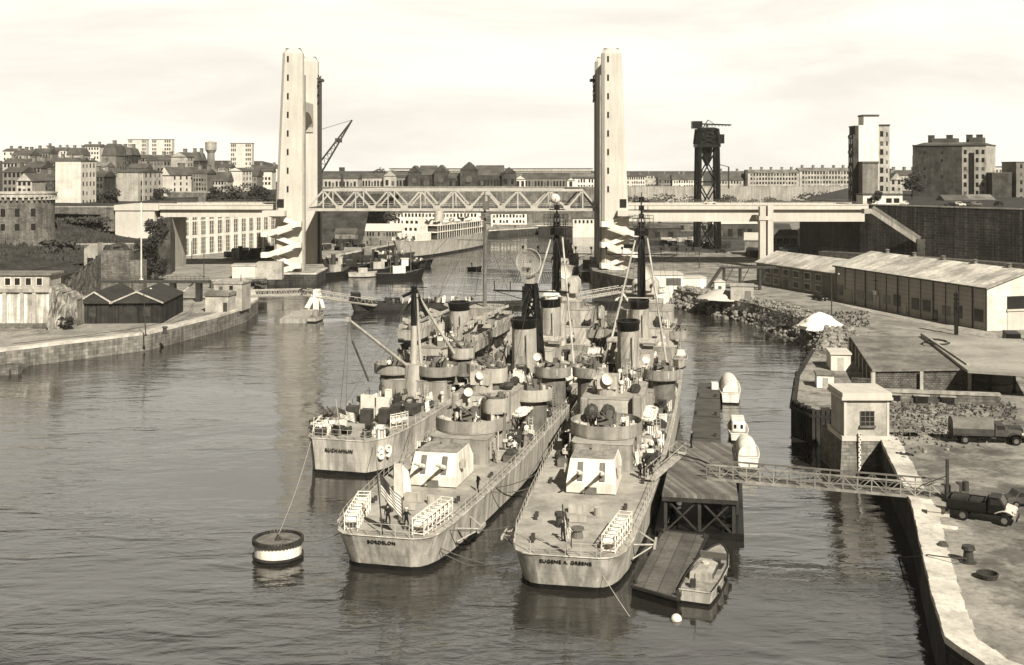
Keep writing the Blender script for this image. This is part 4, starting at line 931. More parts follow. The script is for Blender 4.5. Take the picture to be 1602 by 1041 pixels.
# tide gauge house
th = thing('gauge_house', 'small pale square house on a dark stone pier with one barred window', 'gauge house', (Xof(1356, 127), 127, 0))
MB().loft([[(-3.2,-.5,-3),(2.95,-.5,-3),(2.95,8,-3),(-3.2,8,-3)], [(-2.75,0,4.0),(2.7,0,4.0),(2.7,8,4.0),(-2.75,8,4.0)]]).build('pier', stonem, th)
MB().bx(-2.75, 2.7, -.1, 5.8, 4.0, 4.55).build('base_course', concl, th)
MB().bx(-2.5, 2.45, 0, 5.2, 4.55, 8.55).build('wall', plasterm, th)
for x in (-2.52, 2.2): MB().bx(x, x+.27, -.06, .2, 4.55, 8.55).build('corner_strip', concl, th)
MB().bx(-2.85, 2.8, -.4, 5.6, 8.55, 8.85).bx(-2.75, 2.7, -.3, 5.5, 8.85, 9.35).build('roof', concl, th)
windows(th, (0, 0, 0), (1, 0), [.05], [5.75], 1.55, 1.55, framed=False)
f = MB()
for x in (-.75, -.25, .25, .75): f.bx(x+.02, x+.08, -.12, -.05, 5.75, 7.3)
for z in (6.1, 6.7): f.bx(-.72, .82, -.125, -.06, z, z+.06)
f.bx(-.85, .95, -.3, .05, 5.5, 5.72); f.build('window_bars', midst, th)
MB().bx(-1.02, -.78, -.42, -.1, -1.5, 4.9).build('tide_staff', white, th)
tk = MB()
for k in range(20): tk.bx(-1.02 + (.12 if k % 2 else 0), -.9 + (.12 if k % 2 else 0), -.44, -.42, k*.28-.6, k*.28-.46)
tk.build('tide_marks', black, th)
r = MB()
for k in range(5): r.tube((2.9+k*.9, 2.4, 4), (2.9+k*.9, 2.4, 5.1), .04, 5)
r.tube((2.9, 2.4, 5.1), (6.6, 2.4, 5.1), .04, 5).tube((2.9, 2.4, 4.6), (6.6, 2.4, 4.6), .03, 5); r.bx(2.75, 6.8, 2.2, 4.2, 3.75, 4.0); r.build('walkway', midst, th)
# low white buildings by the right tower
wb1 = thing('white_hut', 'low flat white building under the right lift tower by the water', 'building', G(1033, 463, 2.4), R(3))
MB().bx(-3, 5.6, 0, 8, -2.6, 5.2).build('wall', white, wb1); MB().bx(-3.2, 5.8, -.25, 8.2, 5.2, 5.5).build('roof', concl, wb1); MB().bx(1.5, 5.2, -.1, .1, 2.6, 4.4).build('window', glassg, wb1)
wb2 = thing('white_wall_yard', 'blank white yard wall right of the low white building', 'wall', G(1065, 458, 3), R(6)); MB().bx(0, 6.6, 0, 5, -2.6, 3.6).build('wall', white, wb2); MB().bx(-.1, 6.7, -.15, 5.1, 3.6, 3.8).build('coping', concl, wb2)
wb3 = thing('white_hut', 'tiny white hut with one dark window left of the grey kiosk', 'hut', G(1118, 458, 3.6), R(-4)); MB().bx(0, 2.6, 0, 3, -.6, 2.6).build('wall', white, wb3); MB().gable(-.2, 2.8, -.2, 3.2, 2.6, 3.3, 'y').build('roof', concl, wb3); windows(wb3, (0, 0, 0), (1, 0), [1.3], [.9], .8, .9)
wb4 = thing('grey_kiosk', 'grey square kiosk below the right bridge pier', 'kiosk', G(1143, 470, 4), R(-10)); MB().bx(0, 5.2, 0, 4.5, -.4, 3.2).build('wall', plasterm, wb4); MB().bx(-.2, 5.4, -.2, 4.7, 3.2, 3.5).build('roof', concd, wb4); MB().bx(3.2, 4.6, -.08, .1, 0, 2.2).build('door', plasterd, wb4)
wb5 = thing('quay_shed', 'pale roofed timber shed just left of the right bridge pier', 'shed', G(1165, 400, 4), R(-12)); MB().bx(0, 5.4, 0, 8, -.4, 5.4).build('wall', plasterd, wb5); MB().loft([[(-.3,-.4,5.3),(5.8,-.4,5.3),(5.8,-.4,5.6),(-.3,-.4,5.6)],[(-.3,8.4,7.3),(5.8,8.4,7.3),(5.8,8.4,7.6),(-.3,8.4,7.6)]]).build('roof', concl, wb5); MB().bx(1, 2.8, -.1, .1, -.2, 3).build('door', steel, wb5)
bb = thing('footbridge', 'dark footbridge with slanting ramp in front of the right bridge pier', 'footbridge', P(1130, 418, 285)); W = Xof(1214, 285)-Xof(1130, 285)
MB().bx(0, W, 0, 2, -.4, 0).bar((0, 1, -.2), (-3.6, 1, -5.5), 2, .5).build('deck', steel, bb)
r = MB()
for k in range(12): r.tube((W*k/11, 0, 0), (W*k/11, 0, 1.0), .05, 4)
r.tube((0, 0, 1), (W, 0, 1), .06, 4); r.build('railing', steel, bb)
for x in (.6, 4.6, 9.5): MB().bx(x-.25, x+.25, .3, 1.7, -5.8, -.4).tube((x-.2, 1, -5), (x+2.2, 1, -.5), .12, 4).build('trestle', steel, bb)
# lamp and signal posts on the right bank
post('lamp_post', 'slim lamp post between office block and white heap', 'lamp post', G(1301, 494, 4), 8.4, .12, steel, head='lamp')
post('lamp_post', 'lamp post on the pale road under the right approach span', 'lamp post', G(1094, 419, 4), 7.5, .12, steel, head='lamp')
sg = thing('signal_post', 'black signal post with stacked lamps in front of the warehouse', 'signal post', G(1496, 524, 4))
b = MB(); b.bx(-.28, .28, -.28, .28, 0, 4.6); b.bx(-.9, .9, -.1, .1, 3.6, 3.75); b.build('pole', black, sg)
b = MB()
for k in range(4): b.box((0, -.1, 5.0+k*.75), (.75, .7, .6)); b.cyl((0, -.3, 4.75+k*.75), .3, .5, 8)
b.bx(-.1, .1, -.1, .1, 4.6, 7.9); b.build('signal_lamp', black, sg)
rail = thing('fence', 'low dark railing along the bank below the right approach span', 'fence', G(985, 408, 3.6)); b = MB()
q0 = G(1098, 400, 3.6)-rail.location
for k in range(22): p = q0*(k/21); b.tube(p, p+Vector((0, 0, 1.4)), .09, 4)
b.tube((0, 0, 1.4), q0+Vector((0, 0, 1.4)), .1, 4).tube((0, 0, .8), q0+Vector((0, 0, .8)), .1, 4); b.build('railing', steel, rail)
# rail tracks set in the left quay, wheel ruts and oddments on the right quay
rt_ = thing('rail_track', 'curved crane rails let into the left quay paving', 'rails', (0, 0, 3.3))
b = MB()
for off_ in (0, 1.5):
    pts = [G(x, y+off_*4.6, 3.34) for x, y in ((20, 538), (110, 528), (200, 516), (262, 504), (296, 488), (303, 474))]; b.path([Vector((p.x, p.y, .035)) for p in pts], .06, 4)
b.build('rails', steel, rt_)
rnd = random.Random(31)
for k, (lab, px, py, m_) in enumerate((('rusty coil of wire on the right quay near the dark bollard', 1545, 905, steel), ('pile of planks on the right quay above the canvas truck', 1440, 668, wood), ('dark oil drum pair standing beside the gangway post', 1500, 770, steel), ('broken timber lying at the kerb by the gauge house', 1412, 712, woodd), ('heap of old rope on the bright kerb of the right quay', 1475, 855, wirem))):
    r_ = thing('quay_gear', lab, 'gear', G(px, py, 4)); b = MB()
    if k == 0: 
        for q in range(4): b.ring((0, 0, .02+q*.1), .62+.04*q, .09, .1, 16)
    elif k == 1:
        for q in range(7): b.bar((-1.6+rnd.random()*.4, q*.2, .1+.08*(q % 2)), (1.5+rnd.random()*.5, q*.2+rnd.uniform(-.1, .1), .1+.08*(q % 2)), .18, .08)
    elif k == 2: b.cyl((0, 0, 0), .3, .9, 14).cyl((.75, .3, 0), .3, .9, 14).cyl((0, 0, .9), .24, .03, 14).cyl((.75, .3, .9), .24, .03, 14)
    elif k == 3:
        for q in range(4): b.bar((rnd.uniform(-1, 1), rnd.uniform(-.6, .6), .08), (rnd.uniform(-1, 1), rnd.uniform(-.6, .6), .14), .14, .12)
    else:
        for q in range(5): b.path([(.45*math.cos(a*.7)*(1-.1*q), .35*math.sin(a*.7)*(1-.1*q), .05+.07*q) for a in range(10)], .05, 4)
    b.build('gear', m_, r_)
# ------------------------------------------------------------------ people (one continuous skinned body each, built once per pose)
def person_src(pose):
    J = {'pel': (0, 0, .95), 'wai': (0, 0, 1.12), 'che': (0, 0, 1.36), 'nek': (0, 0, 1.52), 'hd0': (0, -.015, 1.60), 'hd1': (0, -.02, 1.74),
         'lh': (-.1, 0, .9), 'lk': (-.12, -.02, .5), 'la': (-.13, .02, .09), 'lt': (-.14, -.16, .04), 'rh': (.1, 0, .9), 'rk': (.12, -.03, .5), 'ra': (.13, .02, .09), 'rt': (.15, -.15, .04),
         'ls': (-.19, 0, 1.43), 'le': (-.26, .03, 1.15), 'lw': (-.25, -.08, .92), 'lf': (-.24, -.11, .82), 'rs': (.19, 0, 1.43), 're': (.26, .03, 1.15), 'rw': (.25, -.08, .92), 'rf': (.24, -.11, .82)}
    if pose == 1: J.update({'re': (.3, .1, 1.2), 'rw': (.16, -.12, 1.12), 'rf': (.08, -.15, 1.12), 'rk': (.17, -.12, .52), 'ra': (.18, -.02, .1), 'rt': (.2, -.2, .05)})
    if pose == 2: J.update({'le': (-.3, -.12, 1.2), 'lw': (-.22, -.34, 1.2), 'lf': (-.2, -.43, 1.22), 're': (.3, -.1, 1.2), 'rw': (.22, -.32, 1.16), 'rf': (.2, -.42, 1.16), 'lk': (-.13, -.1, .51), 'rk': (.14, .06, .5), 'ra': (.15, .2, .12), 'rt': (.16, .06, .04)})
    E = [('pel','wai'),('wai','che'),('che','nek'),('nek','hd0'),('hd0','hd1'),('pel','lh'),('lh','lk'),('lk','la'),('la','lt'),('pel','rh'),('rh','rk'),('rk','ra'),('ra','rt'),
         ('che','ls'),('ls','le'),('le','lw'),('lw','lf'),('che','rs'),('rs','re'),('re','rw'),('rw','rf')]
    RD = {'pel': .15, 'wai': .135, 'che': .155, 'nek': .06, 'hd0': .085, 'hd1': .1, 'lh': .1, 'lk': .07, 'la': .05, 'lt': .045, 'ls': .075, 'le': .052, 'lw': .036, 'lf': .034}
    keys = list(J); me = bpy.data.meshes.new('person'); me.from_pydata([J[k] for k in keys], [(keys.index(a), keys.index(b)) for a, b in E], [])
    o = bpy.data.objects.new('person', me); C.objects.link(o); sm = o.modifiers.new('s', 'SKIN')
    for k, sv in zip(keys, me.skin_vertices[0].data):
        r = RD.get(k) or RD.get('l'+k[1:]) or .1; sv.radius = (r, r*.8 if k in ('pel', 'wai', 'che') else r); sv.use_root = k == 'pel'
    o.modifiers.new('d', 'SUBSURF').levels = 1
    bpy.context.view_layer.update()
    m2 = bpy.data.meshes.new_from_object(o.evaluated_get(bpy.context.evaluated_depsgraph_get())); bpy.data.objects.remove(o)
    return m2
_PS = [person_src(k) for k in range(3)]
_PM = {}
def person_mesh(pose, top, bot):
    k = (pose, top.name, bot.name)
    if k not in _PM:
        m = _PS[pose].copy(); m.materials.clear()
        for q in (top, bot, skin, black): m.materials.append(q)
        for p in m.polygons:
            z = p.center.z; hand = abs(p.center.x) > .17 and (z < .9 and pose == 0 or p.center.y < -.36 or pose == 1 and p.center.x < -.17 and z < .9)
            p.material_index = 3 if z < .12 else 2 if (z > 1.53 or (hand and z > .75)) else 0 if z > .98 else 1; p.use_smooth = True
        _PM[k] = m
    return _PM[k]
def person(label, p, pose=0, top=navy, bot=navy, cap=sailorw, rz=0, group=None):
    o = bpy.data.objects.new('person', person_mesh(pose, top, bot)); C.objects.link(o); o.location = p; o.rotation_euler.z = rz
    tag(o, label, 'person', group)
    k = ('cap', cap.name)
    if k not in _PM:
        c = MB(); c.ell((0, -.01, 1.76), .115, .125, .1, 10, 4, 0).ring((0, -.01, 1.75), .115, .07, .04, 12); x = c.build('cap', cap); _PM[k] = x; x.parent = o
        h = MB(); h.ell((0, -.122, 1.665), .018, .03, .022, 6, 4).build('nose', skin, o)
    else: inst(_PM[k], o, (0, 0, 0))
    return o
# ------------------------------------------------------------------ ship building blocks
def hull_mesh(root, st, boot_z=.45, m=hull, dm=deckm, rake_b=3.0, rake_s=1.2, keel=-2, dz=0.0, flare=.5, bm=None, name='hull'):
    """st = list of (s, half width at deck, half width at waterline, deck height), stern to bow"""
    S1 = st[-1][0]; S0 = st[0][0]
    def row(q, f, z):
        s, wd, ww, zd = q; t = (s-S0)/(S1-S0)
        sh = (1-f)*(rake_s*max(0, 1-t*8) - rake_b*max(0, (t-.8)*5))
        wv = ww + (wd-ww)*(f**(1+flare) if wd > ww else f)
        return [(-wv, s+sh, z), (wv, s+sh, z)]
    def skin_(fr, nm, mm, cap=True):
        b = MB(); R_ = []
        for q in st:
            lo = []
            for kind, f in fr:
                z = (keel if kind == 'k' else boot_z*f if kind == 'b' else boot_z + (q[3]-boot_z)*f)
                ff = 0 if kind == 'k' else (z/q[3] if z > 0 else 0)
                lo.append(row(q, max(0, ff), z))
            R_.append([p[0] for p in lo] + [p[1] for p in lo[::-1]])
        b.loft(R_, caps=False, closed=False)
        n = len(fr)
        for e in (0, -1):
            L_ = R_[e]
            b.add(L_, [(i, i+1, 2*n-2-i, 2*n-1-i) for i in range(n-1)])
        return b.build(nm, mm, root, smooth=True)
    h = skin_([('h', 0), ('h', .2), ('h', .45), ('h', .72), ('h', .9), ('h', 1)], name, m)
    skin_([('k', 0), ('b', 0), ('b', 1)], 'boot_topping', bm or boot)
    d = MB(); vs = []; fs = []
    for q in st: vs += [(-q[1], q[0], q[3]+.03), (q[1], q[0], q[3]+.03)]
    for i in range(len(st)-1): fs.append((2*i, 2*i+1, 2*i+3, 2*i+2))
    d.add(vs, fs); d.build('deck', dm, root)
    g = MB()
    for sx in (-1, 1): g.path([(sx*q[1], q[0], q[3]) for q in st], .07, 5)
    g.tube((-st[0][1], st[0][0], st[0][3]), (st[0][1], st[0][0], st[0][3]), .07, 5); g.build('gunwale', m, root)
    return h
def interp(st, s):
    for a, b in zip(st, st[1:]):
        if a[0] <= s <= b[0]:
            t = (s-a[0])/(b[0]-a[0]); return [a[k]+(b[k]-a[k])*t for k in range(4)]
    return list(st[-1])
def ship_rail(root, st, s0, s1, side, step=1.6, m=lgrey, h=1.05):
    b = MB(); n = max(2, int((s1-s0)/step)); top = []; mid = []
    for k in range(n+1):
        q = interp(st, s0+(s1-s0)*k/n); x = side*(q[1]-.12); b.tube((x, q[0], q[3]), (x, q[0], q[3]+h), .035, 4); top.append((x, q[0], q[3]+h)); mid.append((x, q[0], q[3]+h*.5))
    b.path(top, .028, 4).path(mid, .022, 4); return b.build('railing', m, root)
def rounded(x0, x1, y0, y1, r, n=4):
    out = []
    for cx, cy, a in ((x1-r, y0+r, -90), (x1-r, y1-r, 0), (x0+r, y1-r, 90), (x0+r, y0+r, 180)):
        out += [(cx+r*math.cos(R(a+90*k/n)), cy+r*math.sin(R(a+90*k/n))) for k in range(n+1)]
    return out
def house(root, x0, x1, y0, y1, z0, z1, m=grey, r=.8, name='deckhouse', top=deckm, ports=0, doors=0):
    MB().prism(rounded(x0, x1, y0, y1, r), z0, z1).build(name, m, root, smooth=True)
    MB().prism(rounded(x0-.06, x1+.06, y0-.06, y1+.06, r), z1+.002, z1+.1).build(name+'_top', top, root)
    if doors:
        b = MB()
        for k in range(doors):
            y = y0+(y1-y0)*(k+.5)/doors
            for x in (x0, x1): b.bx(x-.05, x+.05, y-.35, y+.35, z0+.25, z0+1.9)
        b.build('watertight_door', lgrey, root)
    if ports:
        b = MB()
        for k in range(ports):
            y = y0+(y1-y0)*(k+.3)/ports
            for x in (x0, x1): b.box((x, y, z0+1.6), (.08, .32, .32))
        b.build('porthole', glass, root)
def turret(root, y, z, aft=True, elev=14, m=white, x=0, sc=1.0):
    s = -1 if aft else 1
    # flat faced twin mount; local front at s*3.3
    f = s*3.0; k = -s*3.2
    b = MB()
    sec = [[(-2.35, f, .15), (2.35, f, .15), (2.35, f+s*.25, .9), (-2.35, f+s*.25, .9)],]
    prof = [(f, .15), (f+s*.1, 1.15), (f-s*.75, 3.0), (f-s*1.0, 3.15), (k+s*.9, 3.15), (k, 1.9), (k, .15)]
    L_ = lambda w: [(x+w*sc*(1 if p[1] < 2.0 else .9), y+p[0]*sc, z+p[1]*sc) for p in prof]
    b.loft([L_(-2.35), L_(2.35)]); o = b.build('gun_turret', m, root, bevel=.03)
    t = MB(); t.bx(-2.05*sc+x, 2.05*sc+x, y+min(k+s*.95, f-s*1.1)*sc, y+max(k+s*.95, f-s*1.1)*sc, z+3.155*sc, z+3.19*sc); t.build('turret_top', grey, o)
    b = MB(); b.cyl((x, y, z-.02), 2.2*sc, .2, 20); b.build('turret_ring', steel, o)
    for sx in (-1.05, 1.05):
        gx = x+sx*sc
        q = MB(); P1 = Vector((gx, y+(f+s*.0)*sc, z+1.3*sc)); P2 = Vector((gx, y+(f-s*.72)*sc, z+2.9*sc)); q.bar(P1, P2, .5*sc, .3*sc); q.build('gun_port', midst, o)
        e = R(elev); p0 = Vector((gx, y+(f-s*.8)*sc, z+1.75*sc)); d = Vector((0, s*math.cos(e), math.sin(e)))
        q = MB(); q.tube(p0, p0+d*2.0*sc, .26*sc, 10, .2*sc).tube(p0+d*2.0*sc, p0+d*4.0*sc, .15*sc, 10, .11*sc).tube(p0+d*3.95*sc, p0+d*4.02*sc, .13*sc, 10); q.build('gun_barrel', white, o)
    for sx in (-1, 1):
        q = MB(); q.bx(x+sx*2.35*sc, x+sx*2.75*sc, y+(f-s*1.6)*sc-.35, y+(f-s*1.6)*sc+.35, z+1.7*sc, z+2.4*sc); q.build('sight_hood', lgrey, o)
    q = MB(); q.box((x, y+k*.55*sc, z+3.4*sc), (.9*sc, .9*sc, .5*sc)).box((x+1.1, y-s*.4*sc, z+3.25*sc), (.5, .7, .16)).box((x-1.1, y-s*.4*sc, z+3.25*sc), (.5, .7, .16)); q.build('hatch', grey, o)
    q = MB(); q.bx(x-.55, x+.55, y+f*sc-.16, y+f*sc+.1, z+.05, z+.75); q.build('ladder_plate', midst, o)
    return o
def gun_tub(root, c, r, h=1.15, m=grey, gun='twin', a=0, pedestal=None, n=20):
    b = MB(); b.ring(c, r, h, .09, n).cyl((c[0], c[1], c[2]-.14), r+.02, .14, n)
    o = b.build('gun_tub', m, root, smooth=True)
    if pedestal is not None: MB().cyl((c[0], c[1], pedestal), r*.72, c[2]-.1-pedestal, 14).build('tub_support', midst, o)  # support coloured dark in place of shade under the tub
    MB().cyl((c[0], c[1], c[2]+.003), r-.1, .03, n).build('tub_floor', deckm, o)
    rnd = random.Random(int(c[0]*97+c[1]*31)); g = MB(); g.m = Matrix.Translation(c) @ Matrix.Rotation(a, 4, 'Z')
    g.cyl((0, 0, 0), .6, .7, 10, r2=.42); g.box((0, .15, 1.05), (1.5, 1.0, .75)); g.box((-.85, .1, 1.15), (.12, 1.1, 1.2)).box((.85, .1, 1.15), (.12, 1.1, 1.2))
    el = rnd.uniform(.15, 1.0); g.m = g.m @ Matrix.Rotation(rnd.uniform(-.9, .9), 4, 'Z')
    for sx in (-.32, .32): g.tube((sx, -.2, 1.25), (sx, -.2-2.6*math.cos(el), 1.25+2.6*math.sin(el)), .11, 7, .06)
    g.box((0, .8, 1.5), (.5, .5, .9)).box((rnd.uniform(-.5, .5), .4, 1.7), (.3, .5, .5)).tube((-.9, -.4, .4), (-.9, -.4, 1.9), .05, 4).tube((.9, .5, .4), (.9, .5, 2.1), .05, 4)
    g.m = Matrix.Identity(4); g.build('gun_mount', midst, o, smooth=False)
    k = MB()
    for _ in range(int(r*6)):
        t = rnd.random()*6.28; q = r*rnd.uniform(.62, .9); k.box((c[0]+q*math.cos(t), c[1]+q*math.sin(t), c[2]+rnd.uniform(.3, .7)), (rnd.uniform(.2, .5), rnd.uniform(.2, .5), rnd.uniform(.5, 1.2)), t)
    k.build('ready_locker', brass if rnd.random() < .6 else grey, o)
    return o
def funnel(root, y, z0, z1, m=lgrey, w=1.75, l=2.3, x=0):
    n = 22; E = lambda a, b, z, dy=0: [(x+a*math.cos(2*math.pi*k/n), y+dy+b*math.sin(2*math.pi*k/n), z) for k in range(n)]
    o = MB().loft([E(w*1.08, l*1.08, z0), E(w*1.06, l*1.06, z0+.6), E(w, l, z0+.7), E(w*.96, l*.96, z1-1.25, -.5)]).build('funnel', m, root, smooth=True)
    MB().loft([E(w*.97, l*.97, z1-1.25, -.5), E(w*1.0, l*1.0, z1-1.1, -.55), E(w*1.0, l*1.0, z1-.5, -.8), E(w*1.06, l*1.06, z1-.2, -.85), E(w*1.05, l*1.05, z1, -.85), E(w*.9, l*.9, z1, -.85), E(w*.82, l*.82, z1-1.0, -.75)]).build('funnel_cap', black, o, smooth=True)
    b = MB()
    for sx in (-1, 1): b.tube((x+sx*w*.5, y-l*1.02, z0), (x+sx*w*.45, y-l*1.0-.45, z1-1.9), .09, 5)
    b.bx(x-w*.42, x+w*.42, y-l*1.07, y-l*.95, z0+2.2, z0+4.3); b.build('steam_pipe', grey, o)
    return o
def chargerack(root, p, rz, n=7, L_=5.6, lad=True):
    """white framed roller rack on the quarter deck"""
    b = MB(); b.m = Matrix.Translation(p) @ Matrix.Rotation(rz, 4, 'Z'); c = MB(); c.m = b.m
    for sx in (-.55, .55):
        for z in (.15, .75, 1.35): b.tube((sx, 0, z), (sx, L_, z+.35), .05, 5)
        for k in range(n+1): y = L_*k/n; b.tube((sx, y, 0), (sx, y, 1.45+.35*y/L_), .05, 5)
    for k in range(n+1): y = L_*k/n; b.tube((-.55, y, 1.4+.35*y/L_), (.55, y, 1.4+.35*y/L_), .05, 5).tube((-.55, y, .15), (.55, y, .15), .05, 5)
    o = b.build('charge_rack', white, root)
    for k in range(n): y = L_*(k+.5)/n; c.tube((-.47, y, .78+.33*y/L_), (.47, y, .78+.33*y/L_), .31, 9)
    c.build('depth_charges', white, o); return o
def rafts(root, c, n, ax, m=canvas):
    b = MB()
    for k in range(n):
        o = (c[0]+(0 if ax == 'z' else 0), c[1]+(k*1.5 if ax == 'y' else 0), c[2]+(k*.42 if ax == 'z' else 0))
        for rr in (1.0,):
            pts = [(o[0]+.75*math.cos(a*.449), o[1]+1.25*math.sin(a*.449), o[2]) for a in range(15)]; b.path(pts, .19, 6)
    return b.build('life_raft', m, root)
_CS = {}
def clutter(root, boxes, seed, m=None, dens=3.0):
    """deck fittings, every one a part of its own"""
    rnd = random.Random(seed); cnt = {}
    if not _CS:
        L = []
        for k in range(4): L.append(MB().box((0, 0, .45), ((.5, 1.0, .7, .9)[k], (.9, .5, .7, 1.2)[k], (.9, .75, 1.3, .6)[k])).box((0, 0, (.92, .84, 1.12, .77)[k]), ((.56, 1.06, .76, .96)[k], (.96, .56, .76, 1.26)[k], .06)).build('locker', (lgrey, grey, white, midst)[k]))
        V = [MB().cyl((0, 0, -.05), .2, .95, 8).cyl((0, 0, .9), .36, .28, 10, r2=.26).build('ventilator', grey), MB().cyl((0, 0, -.05), .16, 1.1, 8).ell((0, -.12, 1.15), .28, .34, .28, 10, 6).build('ventilator', white)]
        Q = [MB().tube((-.4, 0, .45), (.4, 0, .45), .36, 10).tube((-.45, 0, .45), (-.38, 0, .45), .5, 10).tube((.38, 0, .45), (.45, 0, .45), .5, 10).box((0, 0, .05), (.9, .5, .12)).build('hose_reel', steel)]
        T = [MB().tube((0, 0, 0), (.2, .1, 1.9), .06, 5).box((.1, .05, 1.2), (.5, .5, .25)).build('stanchion', brass), MB().tube((0, 0, 0), (-.1, 0, 2.6), .05, 5).tube((-.4, 0, 2.2), (.3, 0, 2.2), .04, 4).build('stanchion', steel)]
        rk = MB()
        for k in range(5): rk.tube((-.5+k*.25, 0, .1), (-.5+k*.25, .1, 1.3), .1, 7)
        rk.bx(-.65, .65, -.05, .15, .5, .6); A = [rk.build('ammunition_rack', white)]
        bn = MB().ell((0, 0, .35), .7, .5, .45, 9, 5); r4 = random.Random(3); bn.v = [p+Vector((r4.uniform(-.1, .1), r4.uniform(-.1, .1), r4.uniform(-.06, .06))) for p in bn.v]; U = [bn.build('tarpaulin_bundle', steel)]
        ld = MB().tube((-.22, 0, 0), (-.22, .5, 2.5), .04, 4).tube((.22, 0, 0), (.22, .5, 2.5), .04, 4)
        for k in range(7): ld.tube((-.22, .07*k, .3+k*.33), (.22, .07*k, .3+k*.33), .035, 4)
        D = [ld.build('ladder', lgrey)]
        G_ = [MB().cyl((0, 0, 0), .3, .8, 9).box((0, 0, 1.1), (.7, .6, .6)).tube((-.15, -.2, 1.2), (-.15, -1.5, 1.7), .06, 5).tube((.15, -.2, 1.2), (.15, -1.5, 1.7), .06, 5).bx(-.6, .6, -.35, -.3, .9, 1.6).build('light_gun', steel)]
        for k, q in (('L', L), ('V', V), ('Q', Q), ('T', T), ('A', A), ('U', U), ('D', D), ('G', G_)):
            _CS[k] = q
            for o in q: C.objects.unlink(o)
    for x0, x1, y0, y1, z, n in boxes:
        for k in range(int(n*dens)):
            x, y = rnd.uniform(x0, x1), rnd.uniform(y0, y1); t = rnd.choice('LLLLVVQQTTAAUUDG'); cnt[t] = cnt.get(t, 0)+1
            if cnt[t] > 98: continue
            inst(rnd.choice(_CS[t]), root, (x, y, z), rnd.choice((0, 0, math.pi/2, .15, 2.9)))
def mast_tripod(root, y, zt, foot, legs, ym, h_top, m=black, lm=lgrey, dish=None, yard=5.5, zy=None, rear=True):
    b = MB(); b.tube((0, y, foot), (0, y, zt), .5, 10, .42); lattice(b, .62, .4, foot+3, zt-.6, (0, y), 5, .05); o = b.build('mast', m, root)
    q = MB()
    for sx in (-1, 1): q.tube((sx*legs[0], legs[1], legs[2]), (sx*.85, y, zt-.6), .17, 8, .13)
    q.tube((-legs[0]*.45, (legs[1]+y)/2, (legs[2]+zt)/2), (legs[0]*.45, (legs[1]+y)/2, (legs[2]+zt)/2), .1, 6); q.build('mast_leg', lm, o)
    q = MB(); q.cyl((0, y, zt-.2), 1.1, .16, 12).ring((0, y, zt), 1.05, .9, .05, 12); q.bx(-yard, yard, y-.08, y+.08, (zy or zt-1.8)-.08, (zy or zt-1.8)+.08)
    q.tube((-yard, y, zy or zt-1.8), (0, y, (zy or zt-1.8)-1.6), .05, 4).tube((yard, y, zy or zt-1.8), (0, y, (zy or zt-1.8)-1.6), .05, 4)
    for sx in (-yard, -yard*.55, yard*.55, yard): q.tube((sx, y, (zy or zt-1.8)), (sx, y, (zy or zt-1.8)+1.1), .07, 4).box((sx, y, (zy or zt-1.8)+.9), (.3, .3, .4))
    q.build('yardarm', m, o)
    q = MB(); q.tube((0, y, zt), (0, y, h_top), .13, 6, .06)
    z = zt+1.0
    for sx in (-1, 1): q.tube((sx*.8, y, zt), (0, y, zt+3.6), .07, 4).tube((sx*.5, y, zt), (sx*.5, y, zt+2.6), .06, 4)
    while z < h_top-.8: q.bx(-1.2, 1.2, y-.08, y+.08, z, z+.14).box((0, y, z+.4), (.75, .7, .7)).tube((-.95, y, z), (-.95, y, z+.7), .06, 4).tube((.95, y, z), (.95, y, z+.7), .06, 4); z += 1.25
    q.build('topmast', m, o)
    return o
def searchlight(root, p, r=.55, d=(0, -1, .35), m=canvas):
    b = MB(); b.dish(p, r, r*.45, d, 16); b.tube((p[0], p[1]+.1, p[2]), (p[0], p[1]+.1, p[2]-1.1), .14, 6); return b.build('radar_dish', m, root, smooth=True)
def wires(name, label, segs, m=wirem, r=.035, cat='rope', dip=.0):
    b = MB()
    for p, q in segs: b.sag(p, q, dip, r)
    return tag(b.build(name, m), label, cat)

